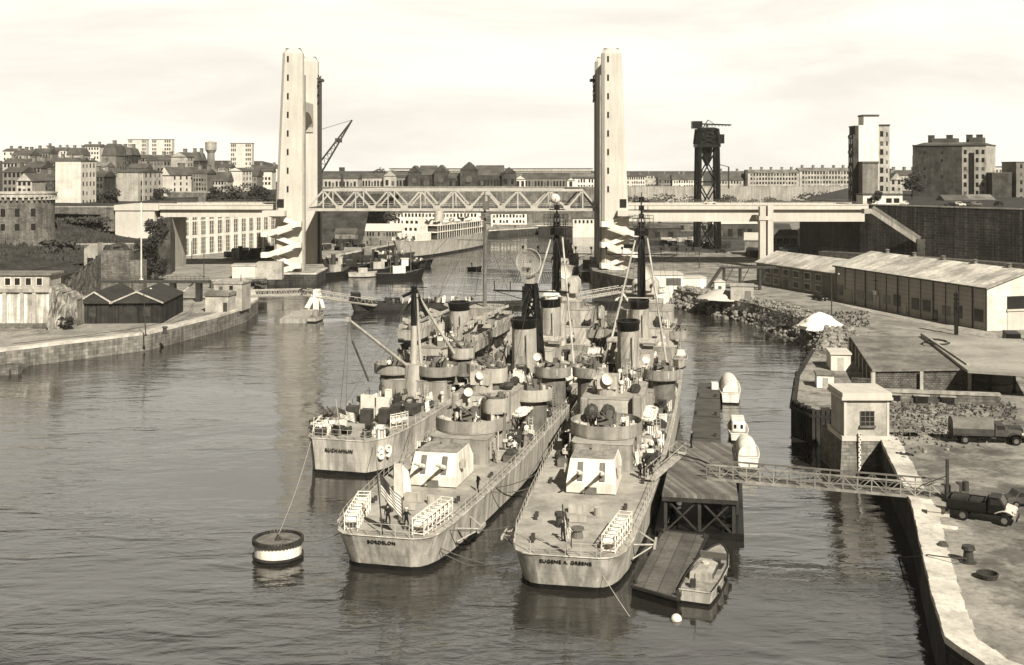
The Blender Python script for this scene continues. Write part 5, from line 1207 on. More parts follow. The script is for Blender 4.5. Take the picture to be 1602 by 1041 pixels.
DD = [(0, 2.6, 2.3, 3.15), (.25, 3.5, 3.0, 3.15), (.9, 4.15, 3.5, 3.15), (2.2, 4.6, 4.0, 3.15), (5, 5.0, 4.5, 3.2), (12, 5.55, 5.2, 3.25), (24, 6.1, 5.9, 3.35), (45, 6.25, 6.2, 3.6), (62, 6.25, 6.15, 4.0),
      (78, 5.9, 5.4, 4.7), (90, 5.1, 4.0, 5.5), (100, 3.9, 2.5, 6.2), (108, 2.6, 1.2, 6.9), (114, 1.4, .45, 7.4), (118, .25, .05, 7.8)]
def destroyer(label, sp, yaw, sternname, aftmast):
    root = thing('destroyer', label, 'warship', (sp[0], sp[1], 0), -yaw, 'grey destroyers moored side by side')
    so = 2.3 if aftmast else 4.6; DS = [(q[0]-(so if q[0] < 6 else so*.35 if q[0] < 13 else 0),)+q[1:] for q in DD]
    hull_mesh(root, DS, m=hullw); mt = lambda z, s: Matrix.Translation((0, -.03 + (3.15-z)*.375, z)) @ Matrix.Rotation(R(90+14), 4, 'X')
    tx = text_mesh('stern_name', sternname, .45, black, root, Matrix.Translation((0, .19-so, 2.6)) @ Matrix.Rotation(R(90+21), 4, 'X'), .05, 1.08)
    st = DS
    ship_rail(root, st, .1-so, 60, 1); ship_rail(root, st, .1-so, 60, -1); ship_rail(root, st, 80, 117, 1); ship_rail(root, st, 80, 117, -1)
    b = MB()
    for k in range(5): x = -2.5+k*1.25; b.tube((x, .1-so, 3.15), (x, .1-so, 4.2), .035, 4)
    b.tube((-2.5, .1-so, 4.2), (2.5, .1-so, 4.2), .03, 4).tube((-2.5, .1-so, 3.7), (2.5, .1-so, 3.7), .025, 4); b.build('stern_rail', lgrey, root)
    if aftmast: chargerack(root, (-3.0, .9-so, 3.2), R(9)); chargerack(root, (3.0, .9-so, 3.2), R(-9))
    else: chargerack(root, (3.3, 1.4-so, 3.2), R(-9))
    b = MB(); b.tube((0, .5-so, 3.2), (-.15, -.5-so, 8.8 if aftmast else 7.4), .06, 6); b.build('flagstaff', steel, root)
    # propeller guards
    for sx in (-1, 1):
        b = MB(); b.m = Matrix.Translation((0, -so*.9, 0)); b.tube((sx*4.9, 6.0, 2.3), (sx*6.6, 7.6, 1.9), .09, 5).tube((sx*5.1, 9.6, 2.3), (sx*6.6, 8.2, 1.9), .09, 5).tube((sx*4.8, 6.0, 1.1), (sx*6.6, 7.6, 1.9), .07, 5).bar((sx*6.6, 6.8, 1.9), (sx*6.6, 9.2, 1.9), .18, .3); b.build('propeller_guard', lgrey, root)
    turret(root, 15.6, 3.25, True, elev=19)
    # quarterdeck fittings
    b = MB()
    for x, y in ((-3.2, 3.2-so), (3.6, 8.5), (-3.9, 9.2-so), (-4.4, 16), (4.5, 17.5)):
        for d in (-.25, .25): b.cyl((x, y+d*1.4, 3.15), .17, .55, 8)
        b.box((x, y, 3.2), (.4, 1.2, .1))
    b.build('mooring_bitts', steel, root)
    b = MB(); b.cyl((.4, 4.6-so, 3.15), .5, .8, 12, r2=.35).cyl((.4, 4.6-so, 3.9), .55, .18, 12); b.build('capstan', midst, root)
    b = MB(); b.m = Matrix.Translation((0, -so*.5, 0)); b.box((-.7, 9.2, 3.6), (1.2, .7, .7)).box((.2, 9.6, 3.6), (.7, .6, .8)).cyl((1.4, 8.6, 3.2), .38, .8, 12).box((-.1, 6.4, 3.55), (1.5, .5, .5)); b.build('deck_box', lgrey, root)
    b = MB(); b.m = Matrix.Translation((0, -so*.8, 0)); b.cyl((-1.5, 6.2, 3.2), .32, 1.0, 10).cyl((-1.5, 6.2, 4.2), .45, .3, 10); b.build('ventilator', steel, root)
    # aft deckhouse with gun tub
    house(root, -3.1, 3.1, 21.5, 45, 3.35, 5.95, r=.7, doors=5, ports=9)
    if aftmast:
        b = MB()
        for k in range(4): b.bx(3.12, 3.3, 22.4+k*1.5, 23.4+k*1.5, 3.8, 5.5)
        b.build('locker_door', lgrey, root)
    gun_tub(root, (0, 26.4, 6.25), 3.75, 1.2, m=grey, n=28)
    b = MB()
    for sx in (-3.6, -1.9, 1.9, 3.6): b.tube((sx, 24.2, 3.3), (sx, 24.2, 6.3), .08, 5)
    b.build('stanchion', lgrey, root)
    house(root, -3.3, 3.3, 31.2, 42.5, 5.95, 8.6, m=lgrey, r=1.1, doors=3)
    MB().cyl((-.6, 33.6, 8.6), 1.2, 1.1, 16).box((-.6, 33.6, 10.2), (2.2, 2.4, 1.4)).build('gun_director', lgrey, root)
    searchlight(root, (-.4, 32.2, 10.7), .5 if aftmast else .68, (-.1, -1, .2))
    rafts(root, (3.9, 33, 6.4), 4, 'y'); rafts(root, (-3.9, 34, 6.4), 4, 'y')
    b = MB(); b.bx(2.4, 3.35, 30.2, 31.3, 5.9, 9.3).bx(-3.35, -2.5, 30.3, 31.3, 5.9, 8.9); b.build('vent_trunk', grey, root, bevel=.2)
    b = MB()
    rj = random.Random(4)
    for sx in (-1.9, -.1):
        if aftmast: b.cyl((sx, 28.6, 6.3), .3, 2.2, 10).box((sx, 28.4, 8.2), (.5, .6, .5)); continue
        b.ell((sx, 28.6, 7.6), .8, .9, 1.0, 12, 7).ell((sx+.25, 27.7, 7.3), .45, .6, .5, 9, 5)
    b.v = [p+Vector((rj.uniform(-.1, .1), rj.uniform(-.1, .1), rj.uniform(-.08, .08))) for p in b.v]
    b.build('canvas_cover' if not aftmast else 'vent_post', steel if not aftmast else lgrey, root)
    # midships
    house(root, -3.6, 3.6, 46.5, 77, 4.0, 6.6, r=.6, doors=8, ports=12)
    funnel(root, 53.3, 6.6, 14.6, w=1.62 if aftmast else 1.45, l=2.2); funnel(root, 71, 6.6, 15.3, w=1.45, l=2.2)
    gun_tub(root, (4.5, 49.5, 8.0), 2.25, 1.1, pedestal=3.7, a=R(30)); gun_tub(root, (-4.5, 49.5, 8.0), 2.25, 1.1, pedestal=3.7, a=R(-30))
    searchlight(root, (2.6, 49, 10.2), .5, (.1, -1, .3))
    house(root, -2.4, 2.4, 58.5, 67, 6.6, 9.4, m=lgrey, r=.8, doors=2)
    b = MB(); b.m = Matrix.Translation((0, 62.6, 9.5)) @ Matrix.Rotation(R(82), 4, 'Z')
    b.cyl((0, 0, 0), 1.2, .6, 12)
    for k in range(5): b.tube((-1.1+k*.55, -3.2, 1.0), (-1.1+k*.55, 3.6, 1.0), .27, 8)
    b.box((0, .6, 1.5), (2.0, 1.4, .8)); b.build('torpedo_tubes', lgrey, root)
    rafts(root, (4.6, 58, 6.0), 5, 'y'); rafts(root, (-4.6, 58, 6.0), 5, 'y')
    b = MB()
    for sx in (-1, 1):
        for yy in (66.5, 72): b.path([(sx*5.6, yy, 4.2), (sx*5.7, yy, 6.8), (sx*6.0, yy, 7.6), (sx*6.7, yy, 8.1)], .11, 6)
    b.build('boat_davit', lgrey, root)
    # bridge
    house(root, -5.0, 5.0, 77.5, 93, 4.7, 7.4, m=grey, r=1.2, doors=5, ports=8); house(root, -4.6, 4.6, 78.5, 91, 7.4, 10.0, m=lgrey, r=1.2, doors=4, ports=6)
    house(root, -4.2, 4.2, 80, 90, 10.0, 12.4, m=lgrey, r=1.4); house(root, -2.6, 2.6, 80.5, 87, 12.4, 13.6, m=grey, r=1)
    b = MB(); b.cyl((0, 83.6, 13.6), 1.5, 1.2, 16, r2=1.3).loft([rounded_z(-2.0, 2.0, 81.6, 85.6, .7, 14.8), rounded_z(-2.0, 2.0, 81.6, 85.6, .7, 16.6), rounded_z(-1.6, 1.6, 82, 85.2, .6, 17.2)]); b.build('gun_director', lgrey, root, smooth=True)
    searchlight(root, (0, 82.4, 18.0), 1.1, (0, -1, .15))
    for sx in (-1, 1): gun_tub(root, (sx*4.6, 80.4, 8.6), 1.9, 1.1, a=R(sx*40))
    MB().bx(-3, 3, 88, 99.5, 5.3, 8.0).build('deckhouse', grey, root)
    turret(root, 97.3, 8.05, False, m=lgrey); turret(root, 106, 6.6, False, m=lgrey)
    # masts
    m_ = mast_tripod(root, 75.2, 24.4, 6.6, (4.3, 65.5, 6.6), 75, 30.6, m=black, yard=5.2, zy=21.4)
    b = MB(); b.bx(-1.7, 1.7, 74.85, 75.1, 25.6, 27.4); b.m = Matrix.Identity(4)
    b2 = MB()
    for k in range(7): b2.tube((-1.8+k*.6, 74.5, 25.3), (-1.8+k*.6, 74.5, 27.2), .05, 4)
    for k in range(5): b2.tube((-1.8, 74.5, 25.3+k*.48), (1.8, 74.5, 25.3+k*.48), .05, 4)
    b2.tube((0, 75.1, 26), (0, 74.5, 26), .12, 5).build('radar_aerial', steel, m_)
    if aftmast:
        gun_tub(root, (2.1, 29.3, 7.4), 1.4, 1.5, m=lgrey, pedestal=6); gun_tub(root, (.5, 35, 9.7), 1.45, 1.5, m=lgrey, pedestal=8.6); gun_tub(root, (4.3, 38, 7.3), 2.4, 1.2, m=lgrey, pedestal=3.4, a=R(40)); searchlight(root, (-1.4, 30.6, 9.0), .5, (.2, -1, .4)); searchlight(root, (.6, 29.6, 8.2), .5, (0, -1, .3))
        MB().cyl((0, 74, 8), 1.7, 6.0, 16, r2=1.55).bx(-.9, .9, 72.1, 72.6, 8.4, 10.4).build('radar_pedestal', lgrey, root, smooth=True)
        b = MB(); b.ell((-.35, 72.6, 14.9), 1.6, 1.5, 1.3, 16, 9); b.build('radar_dome', white, m_, smooth=True)
        b = MB(); b.ell((-.2, 75, 29.6), .75, .6, .75, 14, 8); b.build('aerial_ball', canvas, m_, smooth=True)
        t = MB(); lattice(t, 1.5, .5, 6.6, 18.6, (0, 57.2), 5, .2); t.bx(-.7, .7, 56.5, 57.9, 18.4, 18.7); o = t.build('lattice_mast', black, root)
        t = MB(); t.bx(-5.2, 5.2, 57.1, 57.3, 17.5, 17.7).tube((-5.2, 57.2, 17.6), (0, 57.2, 16.2), .06, 4).tube((5.2, 57.2, 17.6), (0, 57.2, 16.2), .06, 4)
        for sx in (-5.1, -2.9, 2.9, 5.1): t.tube((sx, 57.2, 17.6), (sx, 57.2, 18.9), .07, 4)
        for k in range(6): t.tube((-2.4+k*.2, 57.2, 18.7), (-2.9+k*.25, 57.2, 20.3), .05, 4).tube((2.4-k*.2, 57.2, 18.7), (2.9-k*.25, 57.2, 20.3), .05, 4)
        t.build('yardarm', black, o)
        t = MB(); dn = Vector((-.15, -1, .1)).normalized(); du = dn.orthogonal().normalized(); dw = dn.cross(du); dc = Vector((0, 56.7, 21.6))
        dp = lambda q, a: dc + dn*.7*q*q + (du*math.cos(a) + dw*math.sin(a))*1.75*q
        for q in (.15, .3, .45, .6, .72, .84, .93, 1): t.path([dp(q, 2*math.pi*k/24) for k in range(25)], .04 if q < 1 else .07, 4)
        for k in range(24): t.path([dp(q, 2*math.pi*k/24) for q in (.15, .4, .7, 1)], .03, 4)
        t.build('radar_dish', lgrey, o)
        t = MB(); t.bx(-.5, .5, 56.4, 57.4, 18.7, 20.6).box((-.2, 55.9, 21.2), (.9, .7, .5)).tube((-.2, 55.9, 21), (0, 56.8, 19.6), .12, 5); t.build('dish_stand', lgrey, o)
    else:
        b = MB(); b.ell((0, 74.7, 24.9), .8, .8, .6, 10, 5).bx(-2.6, -.8, 74.9, 75.3, 22.3, 22.9).build('radar_aerial', black, m_)
    q = MB()
    for sx in (-1, 1):
        for sx2 in (.55, 1): q.tube((sx*5.2*sx2, 75.2, 21.4), (sx*5.2, 77.5, 10), .018, 3)
        q.tube((sx*2, 75.2, 21.4), (sx*2.5, 52, 14), .018, 3).tube((0, 75, 30), (sx*1, 54, 14.6), .018, 3)
    q.build('rigging', steel, root)
    clutter(root, [(-5.2, -3.4, 22, 45, 3.4, 16), (3.5, 5.3, 22, 45, 3.4, 18), (-5.5, -3.9, 46, 76, 4.0, 22), (3.9, 5.5, 46, 76, 4.0, 24), (-2.8, 2.8, 38, 45, 6.05, 9), (-2.5, 2.5, 47, 50, 6.7, 8), (-3, 3, 56, 58, 6.7, 8), (-3, 3, 66.5, 69, 6.7, 8),
                   (-2.6, 2.6, 34, 42, 8.7, 14), (-4, 4, 78, 80, 7.5, 10), (-4, 4, 79, 82, 10.1, 10)], 5 if aftmast else 9)
    return root
def rounded_z(x0, x1, y0, y1, r, z): return [(x, y, z) for x, y in rounded(x0, x1, y0, y1, r)]
YG, YB = math.atan(.19), math.atan(.235)
greene = destroyer('nearer grey destroyer beside the landing stage with single depth charge rack on the right', (5.1, 96.2), YG, 'EUGENE A. GREENE', False)
bordelon = destroyer('middle grey destroyer with lattice aft mast and two white racks on its stern', (-10.5, 98.8), YB, 'BORDELON', True)
def on(ship, x, y, z):
    a = ship.rotation_euler.z; c, s = math.cos(a), math.sin(a); l = ship.location
    return Vector((l.x+x*c-y*s, l.y+x*s+y*c, l.z+z))
# ------------------------------------------------------------------ third ship: fast transport with boat davits
AP = [(0, 3.2, 3.0, 4.0), (.9, 4.0, 3.7, 4.0), (2.6, 4.85, 4.5, 4.0), (6, 5.35, 5.1, 3.95), (12, 5.55, 5.4, 3.9), (30, 5.6, 5.55, 3.8), (55, 5.6, 5.4, 4.0), (70, 4.9, 4.2, 4.9), (82, 3.0, 1.9, 5.9), (89, 1.2, .5, 6.6), (93, .2, .05, 7.0)]
YA = math.atan(.265)
ap_ = thing('transport_ship', 'grey transport ship numbered 89 with square stern, cargo booms and boats on davits', 'warship', (-19.2, 127.5, 0), -YA)
hull_mesh(ap_, AP, m=hullw, rake_s=.5)
text_mesh('hull_number', '89', 2.0, white, ap_, Matrix.Translation((4.5, 2.2, 2.35)) @ Matrix.Rotation(R(62), 4, 'Z') @ Matrix.Rotation(R(85), 4, 'X'), .22, 1.15)
text_mesh('stern_name', 'RUCHAMKIN', .5, steel, ap_, Matrix.Translation((0, .03, 2.8)) @ Matrix.Rotation(R(94), 4, 'X'), .06, 1.2)
for sd in (-1, 1): ship_rail(ap_, AP, .1, 22, sd); ship_rail(ap_, AP, 66, 92, sd)
chargerack(ap_, (-3.2, 1.6, 4.0), R(4), 5, 4.6); chargerack(ap_, (3.3, 7.4, 3.95), R(-70), 3, 2.0)
b = MB()
for k in range(7): x = -3+k; b.tube((x, .12, 4), (x, .12, 5.1), .04, 4)
b.tube((-3, .12, 5.1), (3, .12, 5.1), .035, 4).tube((-3, .12, 4.6), (3, .12, 4.6), .03, 4); b.build('stern_rail', lgrey, ap_)
gun_tub(ap_, (-2.6, 4.2, 4.6), 1.7, .9, m=white, a=R(-10)); b = MB(); b.tube((.2, .3, 4), (-.2, -.4, 8.6), .06, 5).build('flagstaff', lgrey, ap_)
b = MB(); b.bx(-1.6, .1, 10.2, 10.5, 4.0, 7.0).bx(.35, 1.9, 10.3, 10.6, 4.0, 6.8); b.build('canvas_screen', canvas, ap_)
b = MB(); b.box((-2.3, 9.4, 4.9), (1.2, 1.2, 1.8)).box((-.3, 9.0, 4.8), (1.3, 1.1, 1.6)).box((1.9, 9.3, 4.9), (1.3, 1.2, 1.7)).box((2.4, 15, 4.6), (3.2, 2.6, 1.0)); b.build('winch', steel, ap_)
house(ap_, -4.6, 4.6, 23.5, 60, 3.85, 6.4, r=.8, doors=7, ports=8)
gun_tub(ap_, (-3.0, 25.5, 7.2), 2.7, 1.15, pedestal=6.2); gun_tub(ap_, (3.1, 25.5, 7.2), 2.7, 1.15, pedestal=6.2)
MB().cyl((0, 24.6, 3.8), 1.35, 4.6, 14).build('kingpost_house', lgrey, ap_, smooth=True)
kp = MB().tube((-.15, 25, 6), (-.15, 25, 13.4), .48, 10, .42).build('kingpost', lgrey, ap_, smooth=True)
MB().tube((-.15, 25, 13.4), (-.15, 25, 18.6), .43, 10, .36).tube((-.15, 25, 18), (-.15, 25, 21.2), .06, 5).tube((.25, 25, 18), (.25, 25, 20.3), .05, 5).bx(-1.9, 1.7, 24.95, 25.05, 18.4, 18.5).tube((-.3, 25, 17.8), (-1.6, 24.6, 17.2), .22, 6).tube((-.3, 25, 16.8), (-1.2, 24.6, 15.4), .18, 6).build('kingpost_top', black, kp)
def boom(p, q, r): o = MB().tube(p, q, r, 8, r*.75).box(Vector(q), (.5, .5, .5)).build('cargo_boom', lgrey, ap_); return o
P_l = lambda v: (Matrix.Rotation(YA, 4, 'Z') @ (v - ap_.location))
boom((-.4, 24.4, 7.8), P_l(P(545, 500, 142)), .24); boom((.6, 25.6, 8.2), (.2, 25.2, 17.4), .2)
MB().tube((.3, 25.2, 17.4), (4.4, 28.2, 9.4), .2, 7).build('mast_stay_leg', lgrey, ap_); MB().tube((.1, 25.1, 18.0), (1.3, 26.0, 14.6), .26, 7).build('mast_stay_top', black, ap_)
wr_ = MB()
e = Vector(P_l(P(545, 502, 142)))
wr_.tube(e, (-.2, 25, 18), .03, 3).tube(e, (-3.2, 9.5, 4.6), .03, 3).tube(e, (-1.4, 3, 4.2), .03, 3).tube((-.2, 25, 18), (-2, 10, 5), .02, 3); wr_.build('rigging', steel, ap_)
b = MB(); a0 = Vector(P_l(P(551, 533, 140))); a1 = Vector(P_l(P(577, 597, 140))); b.tube(a0, a1, .13, 6).tube(e, a0, .03, 3).build('cargo_hook_boom', steel, ap_)
house(ap_, -3.4, 3.4, 34, 60, 6.4, 9.0, m=lgrey, r=.8, doors=4)
funnel(ap_, 45, 9.0, 14.4, w=1.5, l=2.0)
house(ap_, -3.4, 3.4, 53, 64, 9.0, 10.6, m=grey, r=1.0, ports=4); house(ap_, -2.4, 2.4, 56, 62, 10.6, 12.0, m=grey, r=1.0)
for x_, y_ in ((2.0, 36), (2.2, 39.5), (3.6, 31.5)): gun_tub(ap_, (x_+1.6, y_-2, 8.8), 1.55, 1.3, pedestal=6.3, m=lgrey)
def davit_set(y, sd):
    b = MB()
    for yy in (y, y+7.2):
        b.bar((sd*2.4, yy, 6.4), (sd*3.6, yy, 12.6), .4, .5); b.bar((sd*3.6, yy, 12.4), (sd*5.2, yy, 12.9), .35, .4); b.bar((sd*2.2, yy, 6.4), (sd*3.6, yy, 9.4), .4, .4); b.bar((sd*3.2, yy, 9.0), (sd*5.4, yy, 7.0), .3, .3); b.tube((sd*4.8, yy, 3.9), (sd*4.8, yy, 9), .12, 5)
    b.bar((sd*3.9, y, 12.2), (sd*3.9, y+7.2, 12.2), .3, .3); return b.build('boat_davit', lgrey, ap_)
for y_ in (34.5, 46): davit_set(y_, -1); davit_set(y_, 1)
LB = [(0, 1.5, 1.4, 1.5), (.5, 1.6, 1.5, 1.5), (5, 1.65, 1.5, 1.55), (9.5, 1.5, 1.2, 1.9), (10.6, 1.35, 1.0, 2.2)]
def lcvp(label, x, y, z):
    p = on(ap_, x, y, z); r_ = thing('landing_craft', label, 'landing craft', p, -YA, 'landing craft on the davits')
    hull_mesh(r_, LB, boot_z=.12, m=hullw, dm=steel, keel=-.25, rake_b=.8, rake_s=.1); MB().bx(-1.4, -1.2, .4, 9.8, 1.5, 2.2).bx(1.2, 1.4, .4, 9.8, 1.5, 2.2).bx(-1.2, 1.2, 1.8, 3.8, 1.5, 2.1).build('coaming', hullw, r_); MB().bx(-1.1, 1.1, 10.4, 10.7, .6, 2.7).build('bow_ramp', lgrey, r_)
    MB().box((.4, 1.2, 2.0), (.9, .9, 1.0)).build('helm_box', grey, r_)
lcvp('landing craft hung lowest on the outer aft davits left of the numbered ship', -4.0, 33, 7.2); lcvp('landing craft on the upper outer aft davits left of the numbered ship', -4.0, 33, 10.0)
lcvp('landing craft slung beside the funnel on the outer forward davits', -4.0, 44.5, 9.6); lcvp('landing craft on inner aft davits facing the middle destroyer', 4.1, 33, 8.6); lcvp('landing craft on inner forward davits under the pole mast', 4.1, 44.5, 9.2)
pm = MB().tube((0, 58, 12), (0, 58, 26), .34, 8, .24).tube((0, 58, 26), (0, 58, 30.4), .2, 6, .1).bx(-4.6, 4.6, 57.9, 58.1, 22.6, 22.75).build('mast', midst, ap_)
b = MB(); b.bx(-.7, .7, 57.3, 58.7, 26.3, 26.5)
for k in range(4): b.bx(-.9, .9, 57.9, 58.1, 27+k*.9, 27.12+k*.9).tube((-.9, 58, 27+k*.9), (-.9, 58, 27.7+k*.9), .05, 4)
b.box((.3, 57.6, 28.2), (1.0, .4, 1.3)); b.build('radar_aerial', midst, pm)
b = MB()
for k in range(6): b.tube((-4.4+k*1.76, 58, 22.6), (-4.2+k*1.7, 54, 12.4), .02, 3)
for sx in (-1, 1): b.tube((0, 58, 26), (sx*5.2, 50, 6.5), .025, 3).tube((0, 58, 24), (sx*5, 66, 6), .025, 3)
b.build('rigging', steel, pm)
clutter(ap_, [(-4.4, 4.4, 1.5, 3, 4.0, 8), (-4.6, 4.6, 16, 23, 3.9, 16), (-4.2, 4.2, 27, 34, 6.5, 26), (-3, 3, 35, 43, 9.1, 22), (-3, 3, 48, 52, 9.1, 14), (-5, -4.4, 24, 50, 3.9, 10), (4.4, 5, 24, 50, 3.9, 12)], 21)
# flags
def flag(label, p, w, h, rz, droop, lean=.0, seed=1):
    root = thing('flag', label, 'flag', p, rz); nx, nz = 14, 13; S = MB(), MB(), MB()
    def pt(i, j):
        u, v = i/nx, j/nz; return (u*w*.9+lean*v, .16*math.sin(u*9+v*2)*u+.1*math.sin(u*17)*u, -v*h-u*droop)
    for i in range(nx):
        for j in range(nz):
            q = [pt(i, j), pt(i+1, j), pt(i+1, j+1), pt(i, j+1)]; k = 2 if (i < nx*.4 and j < 7) else j % 2
            q2 = [(a, b+.012, c) for a, b, c in q]
            S[k].add(q, [(0, 1, 2, 3)]).add(q2, [(0, 1, 2, 3)])
    S[0].build('dark_stripes', mat('flag dark'+str(seed), .16, .9, .1, 2), root); S[1].build('pale_stripes', mat('flag pale'+str(seed), .75, .9, .1, 2), root); S[2].build('canton', mat('flag canton'+str(seed), .05, .9, .1, 2), root)
flag('striped flag flying over the stern of the middle destroyer', on(bordelon, -.05, -2.45, 8.6), 2.4, 1.9, R(-20), 2.2, .2, 1)
flag('furled striped flag hanging from the staff of the nearer destroyer', on(greene, -.05, -4.8, 7.1), .7, 1.7, R(-20), 2.0, .1, 2)
flag('small striped flag drooping over the stern of the numbered transport ship', on(ap_, 0, -.2, 7.6), 2.2, 1.1, R(-10), .6, .3, 3)
sl_ = thing('canvas_screen', 'white folded canvas screen standing on the quarterdeck in front of the turret', 'canvas screen', on(bordelon, -2.0, 9.0, 3.22), -YB)
MB().loft([[(-.75,0,0),(.25,-.2,0),(.25,.0,0),(-.75,.2,0)],[(-.85,.3,3.0),(-.1,.1,3.1),(-.1,.25,3.1),(-.85,.45,3.0)]]).build('left_cloth', canvas, sl_); MB().loft([[(.3,-.2,0),(1.0,.1,0),(1.0,.25,0),(.3,0,0)],[(.0,.2,2.9),(.6,.3,2.3),(.6,.45,2.3),(.0,.4,2.9)]]).build('right_cloth', canvas, sl_)
# sailors
S_ = person
bo, gr = bordelon, greene
S_('sailor in dark uniform bending beside the flagstaff of the middle destroyer', on(bo, 1.5, 0, 3.2), 2, rz=R(160))
S_('sailor standing left of the flag on the middle destroyer stern', on(bo, -.4, .6, 3.2), 1, rz=R(20), cap=black)
S_('sailor in dark uniform walking along the left rail of the middle destroyer', on(bo, -4.6, 14.5, 3.3), 0, rz=R(70))
S_('white capped sailor by the right rail near the middle destroyer turret', on(bo, 4.6, 12.2, 3.25), 1, rz=R(-60))
S_('sailor in white shirt on the amidships deck of the middle destroyer', on(bo, 4.6, 33.5, 3.45), 0, sailorw, navy, rz=R(190))
for k, (x, y) in enumerate(((4.1, 19.0), (4.7, 18.2), (5.2, 18.9), (4.45, 20.0))):
    S_(('dark uniformed sailor nearest the turret in the group at the gangway head', 'second dark sailor in the group at the gangway head with arm bent', 'rightmost dark sailor of the group at the gangway head', 'sailor standing behind the group at the gangway head')[k], on(gr, x, y, 3.3), k % 3, rz=R(40+k*70), group='sailors at the gangway head')
S_('sailor in dark trousers and pale shirt by the side of the nearer destroyer deckhouse', on(gr, 4.6, 28.6, 3.4), 0, sailorw, navy, rz=R(150))
S_('sailor in white walking forward on the nearer destroyer side deck', on(gr, 5.5, 29.5, 3.4), 1, sailorw, sailorw, rz=R(175))
S_('sailor in white and dark under the amidships gun tub of the nearer destroyer', on(gr, 4.0, 38.2, 3.5), 1, sailorw, navy, rz=R(120))
S_('sailor standing by the mooring reel at the stern rail of the nearer destroyer', on(gr, -.7, -1.0, 3.2), 2, rz=R(200), cap=black)
S_('sailor on the fantail of the numbered ship beside the left rail', on(ap_, -3.8, 12.2, 3.95), 0, rz=R(80), cap=black)
S_('sailor leaning at the right rail of the numbered ship by the hull number', on(ap_, 4.5, 9.0, 3.95), 1, rz=R(-70))
S_('sailor standing between the two canvas screens of the numbered ship', on(ap_, 2.9, 12.5, 3.95), 0, rz=R(10))
S_('man on the landing stage walking toward the gangway', G(1082, 700, 4.05), 1, rz=R(-100), cap=black)

for k, (lab, sh, x, y, z, po, t_, b_) in enumerate((
  ('sailor standing inside the after gun tub of the nearer destroyer beside the dark covers', gr, 1.8, 26.2, 6.3, 1, sailorw, navy), ('dark sailor inside the after gun tub of the nearer destroyer at its left rim', gr, -2.6, 26.6, 6.3, 0, navy, navy),
  ('sailor in white working in the after gun tub of the middle destroyer', bo, .9, 25.2, 6.3, 2, sailorw, navy), ('dark sailor at the far rim of the after gun tub of the middle destroyer', bo, -1.9, 28.0, 6.3, 1, navy, navy),
  ('sailor on the side deck of the middle destroyer among the reels', bo, 5.0, 25.8, 3.4, 2, sailorw, navy), ('white capped sailor farther up the side deck of the middle destroyer', bo, 5.1, 29.4, 3.4, 0, navy, navy), ('sailor walking the side deck of the middle destroyer below the pale tub', bo, 5.2, 42.0, 3.6, 1, sailorw, sailorw),
  ('sailor on top of the aft deckhouse of the nearer destroyer', gr, 1.4, 40.6, 8.75, 0, sailorw, navy), ('sailor in the amidships right gun tub of the nearer destroyer', gr, 5.3, 50.4, 8.05, 1, sailorw, navy), ('sailor at the deckhouse edge before the rear funnel of the nearer destroyer', gr, -1.6, 48.6, 6.75, 2, navy, navy),
  ('sailor in white at the deckhouse edge before the rear funnel of the middle destroyer', bo, 1.8, 48.4, 6.75, 0, sailorw, sailorw), ('sailor in the left gun tub of the numbered ship', ap_, -3.4, 24.4, 7.25, 1, sailorw, navy), ('sailor in the right gun tub of the numbered ship', ap_, 3.6, 24.4, 7.25, 2, navy, navy), ('dark sailor by the winches of the numbered ship', ap_, .9, 11.6, 3.95, 2, navy, navy))):
    S_(lab, on(sh, x, y, z), po, t_, b_, rz=R(50*k), cap=sailorw)
for sh, segs, lab in ((gr, [((0, 75, 30), (0, 53, 14.8)), ((0, 75, 27), (2.6, 33, 9)), ((-3, 75, 21.4), (-3.4, 40, 9)), ((3, 75, 21.4), (3.6, 44, 8)), ((0, 75, 24), (5.9, 64, 4.4)), ((0, 75, 24), (-5.9, 64, 4.4)), ((0, 75, 29), (0, 117, 8.5)), ((4.6, 75, 21.4), (4.6, 80, 11)), ((-4.6, 75, 21.4), (-4.6, 80, 11)), ((1.0, 53, 14.6), (1.5, 40, 9))], 'aerial wires running aft from the mast of the nearer destroyer'),
  (bo, [((0, 75, 30), (0, 57, 20)), ((0, 57, 18), (2.6, 33, 9)), ((-3, 57, 17.6), (-5.8, 46, 4.2)), ((3, 57, 17.6), (5.8, 46, 4.2)), ((0, 57, 18.4), (-2, 30, 6.4)), ((0, 75, 24), (5.9, 64, 4.4)), ((0, 75, 24), (-5.9, 64, 4.4)), ((0, 75, 29), (0, 117, 8.5)), ((4.9, 57, 17.6), (4.4, 50, 8.6)), ((-4.9, 57, 17.6), (-4.4, 50, 8.6))], 'aerial wires running from both masts of the middle destroyer'),
  (ap_, [((0, 58, 30), (-.2, 25, 20)), ((-4.4, 58, 22.6), (-5.4, 40, 6)), ((4.4, 58, 22.6), (5.4, 40, 6)), ((0, 58, 27), (-5.3, 30, 5)), ((0, 58, 27), (5.3, 30, 5)), ((-.2, 25, 18), (-5.2, 14, 5)), ((-.2, 25, 18), (5.2, 14, 5)), ((0, 58, 29), (0, 92, 8))], 'stays and aerial wires of the numbered transport ship')):
    wires('aerial_wires', lab, [(on(sh, *p), on(sh, *q)) for p, q in segs], steel, .026, cat='rigging', dip=.25)
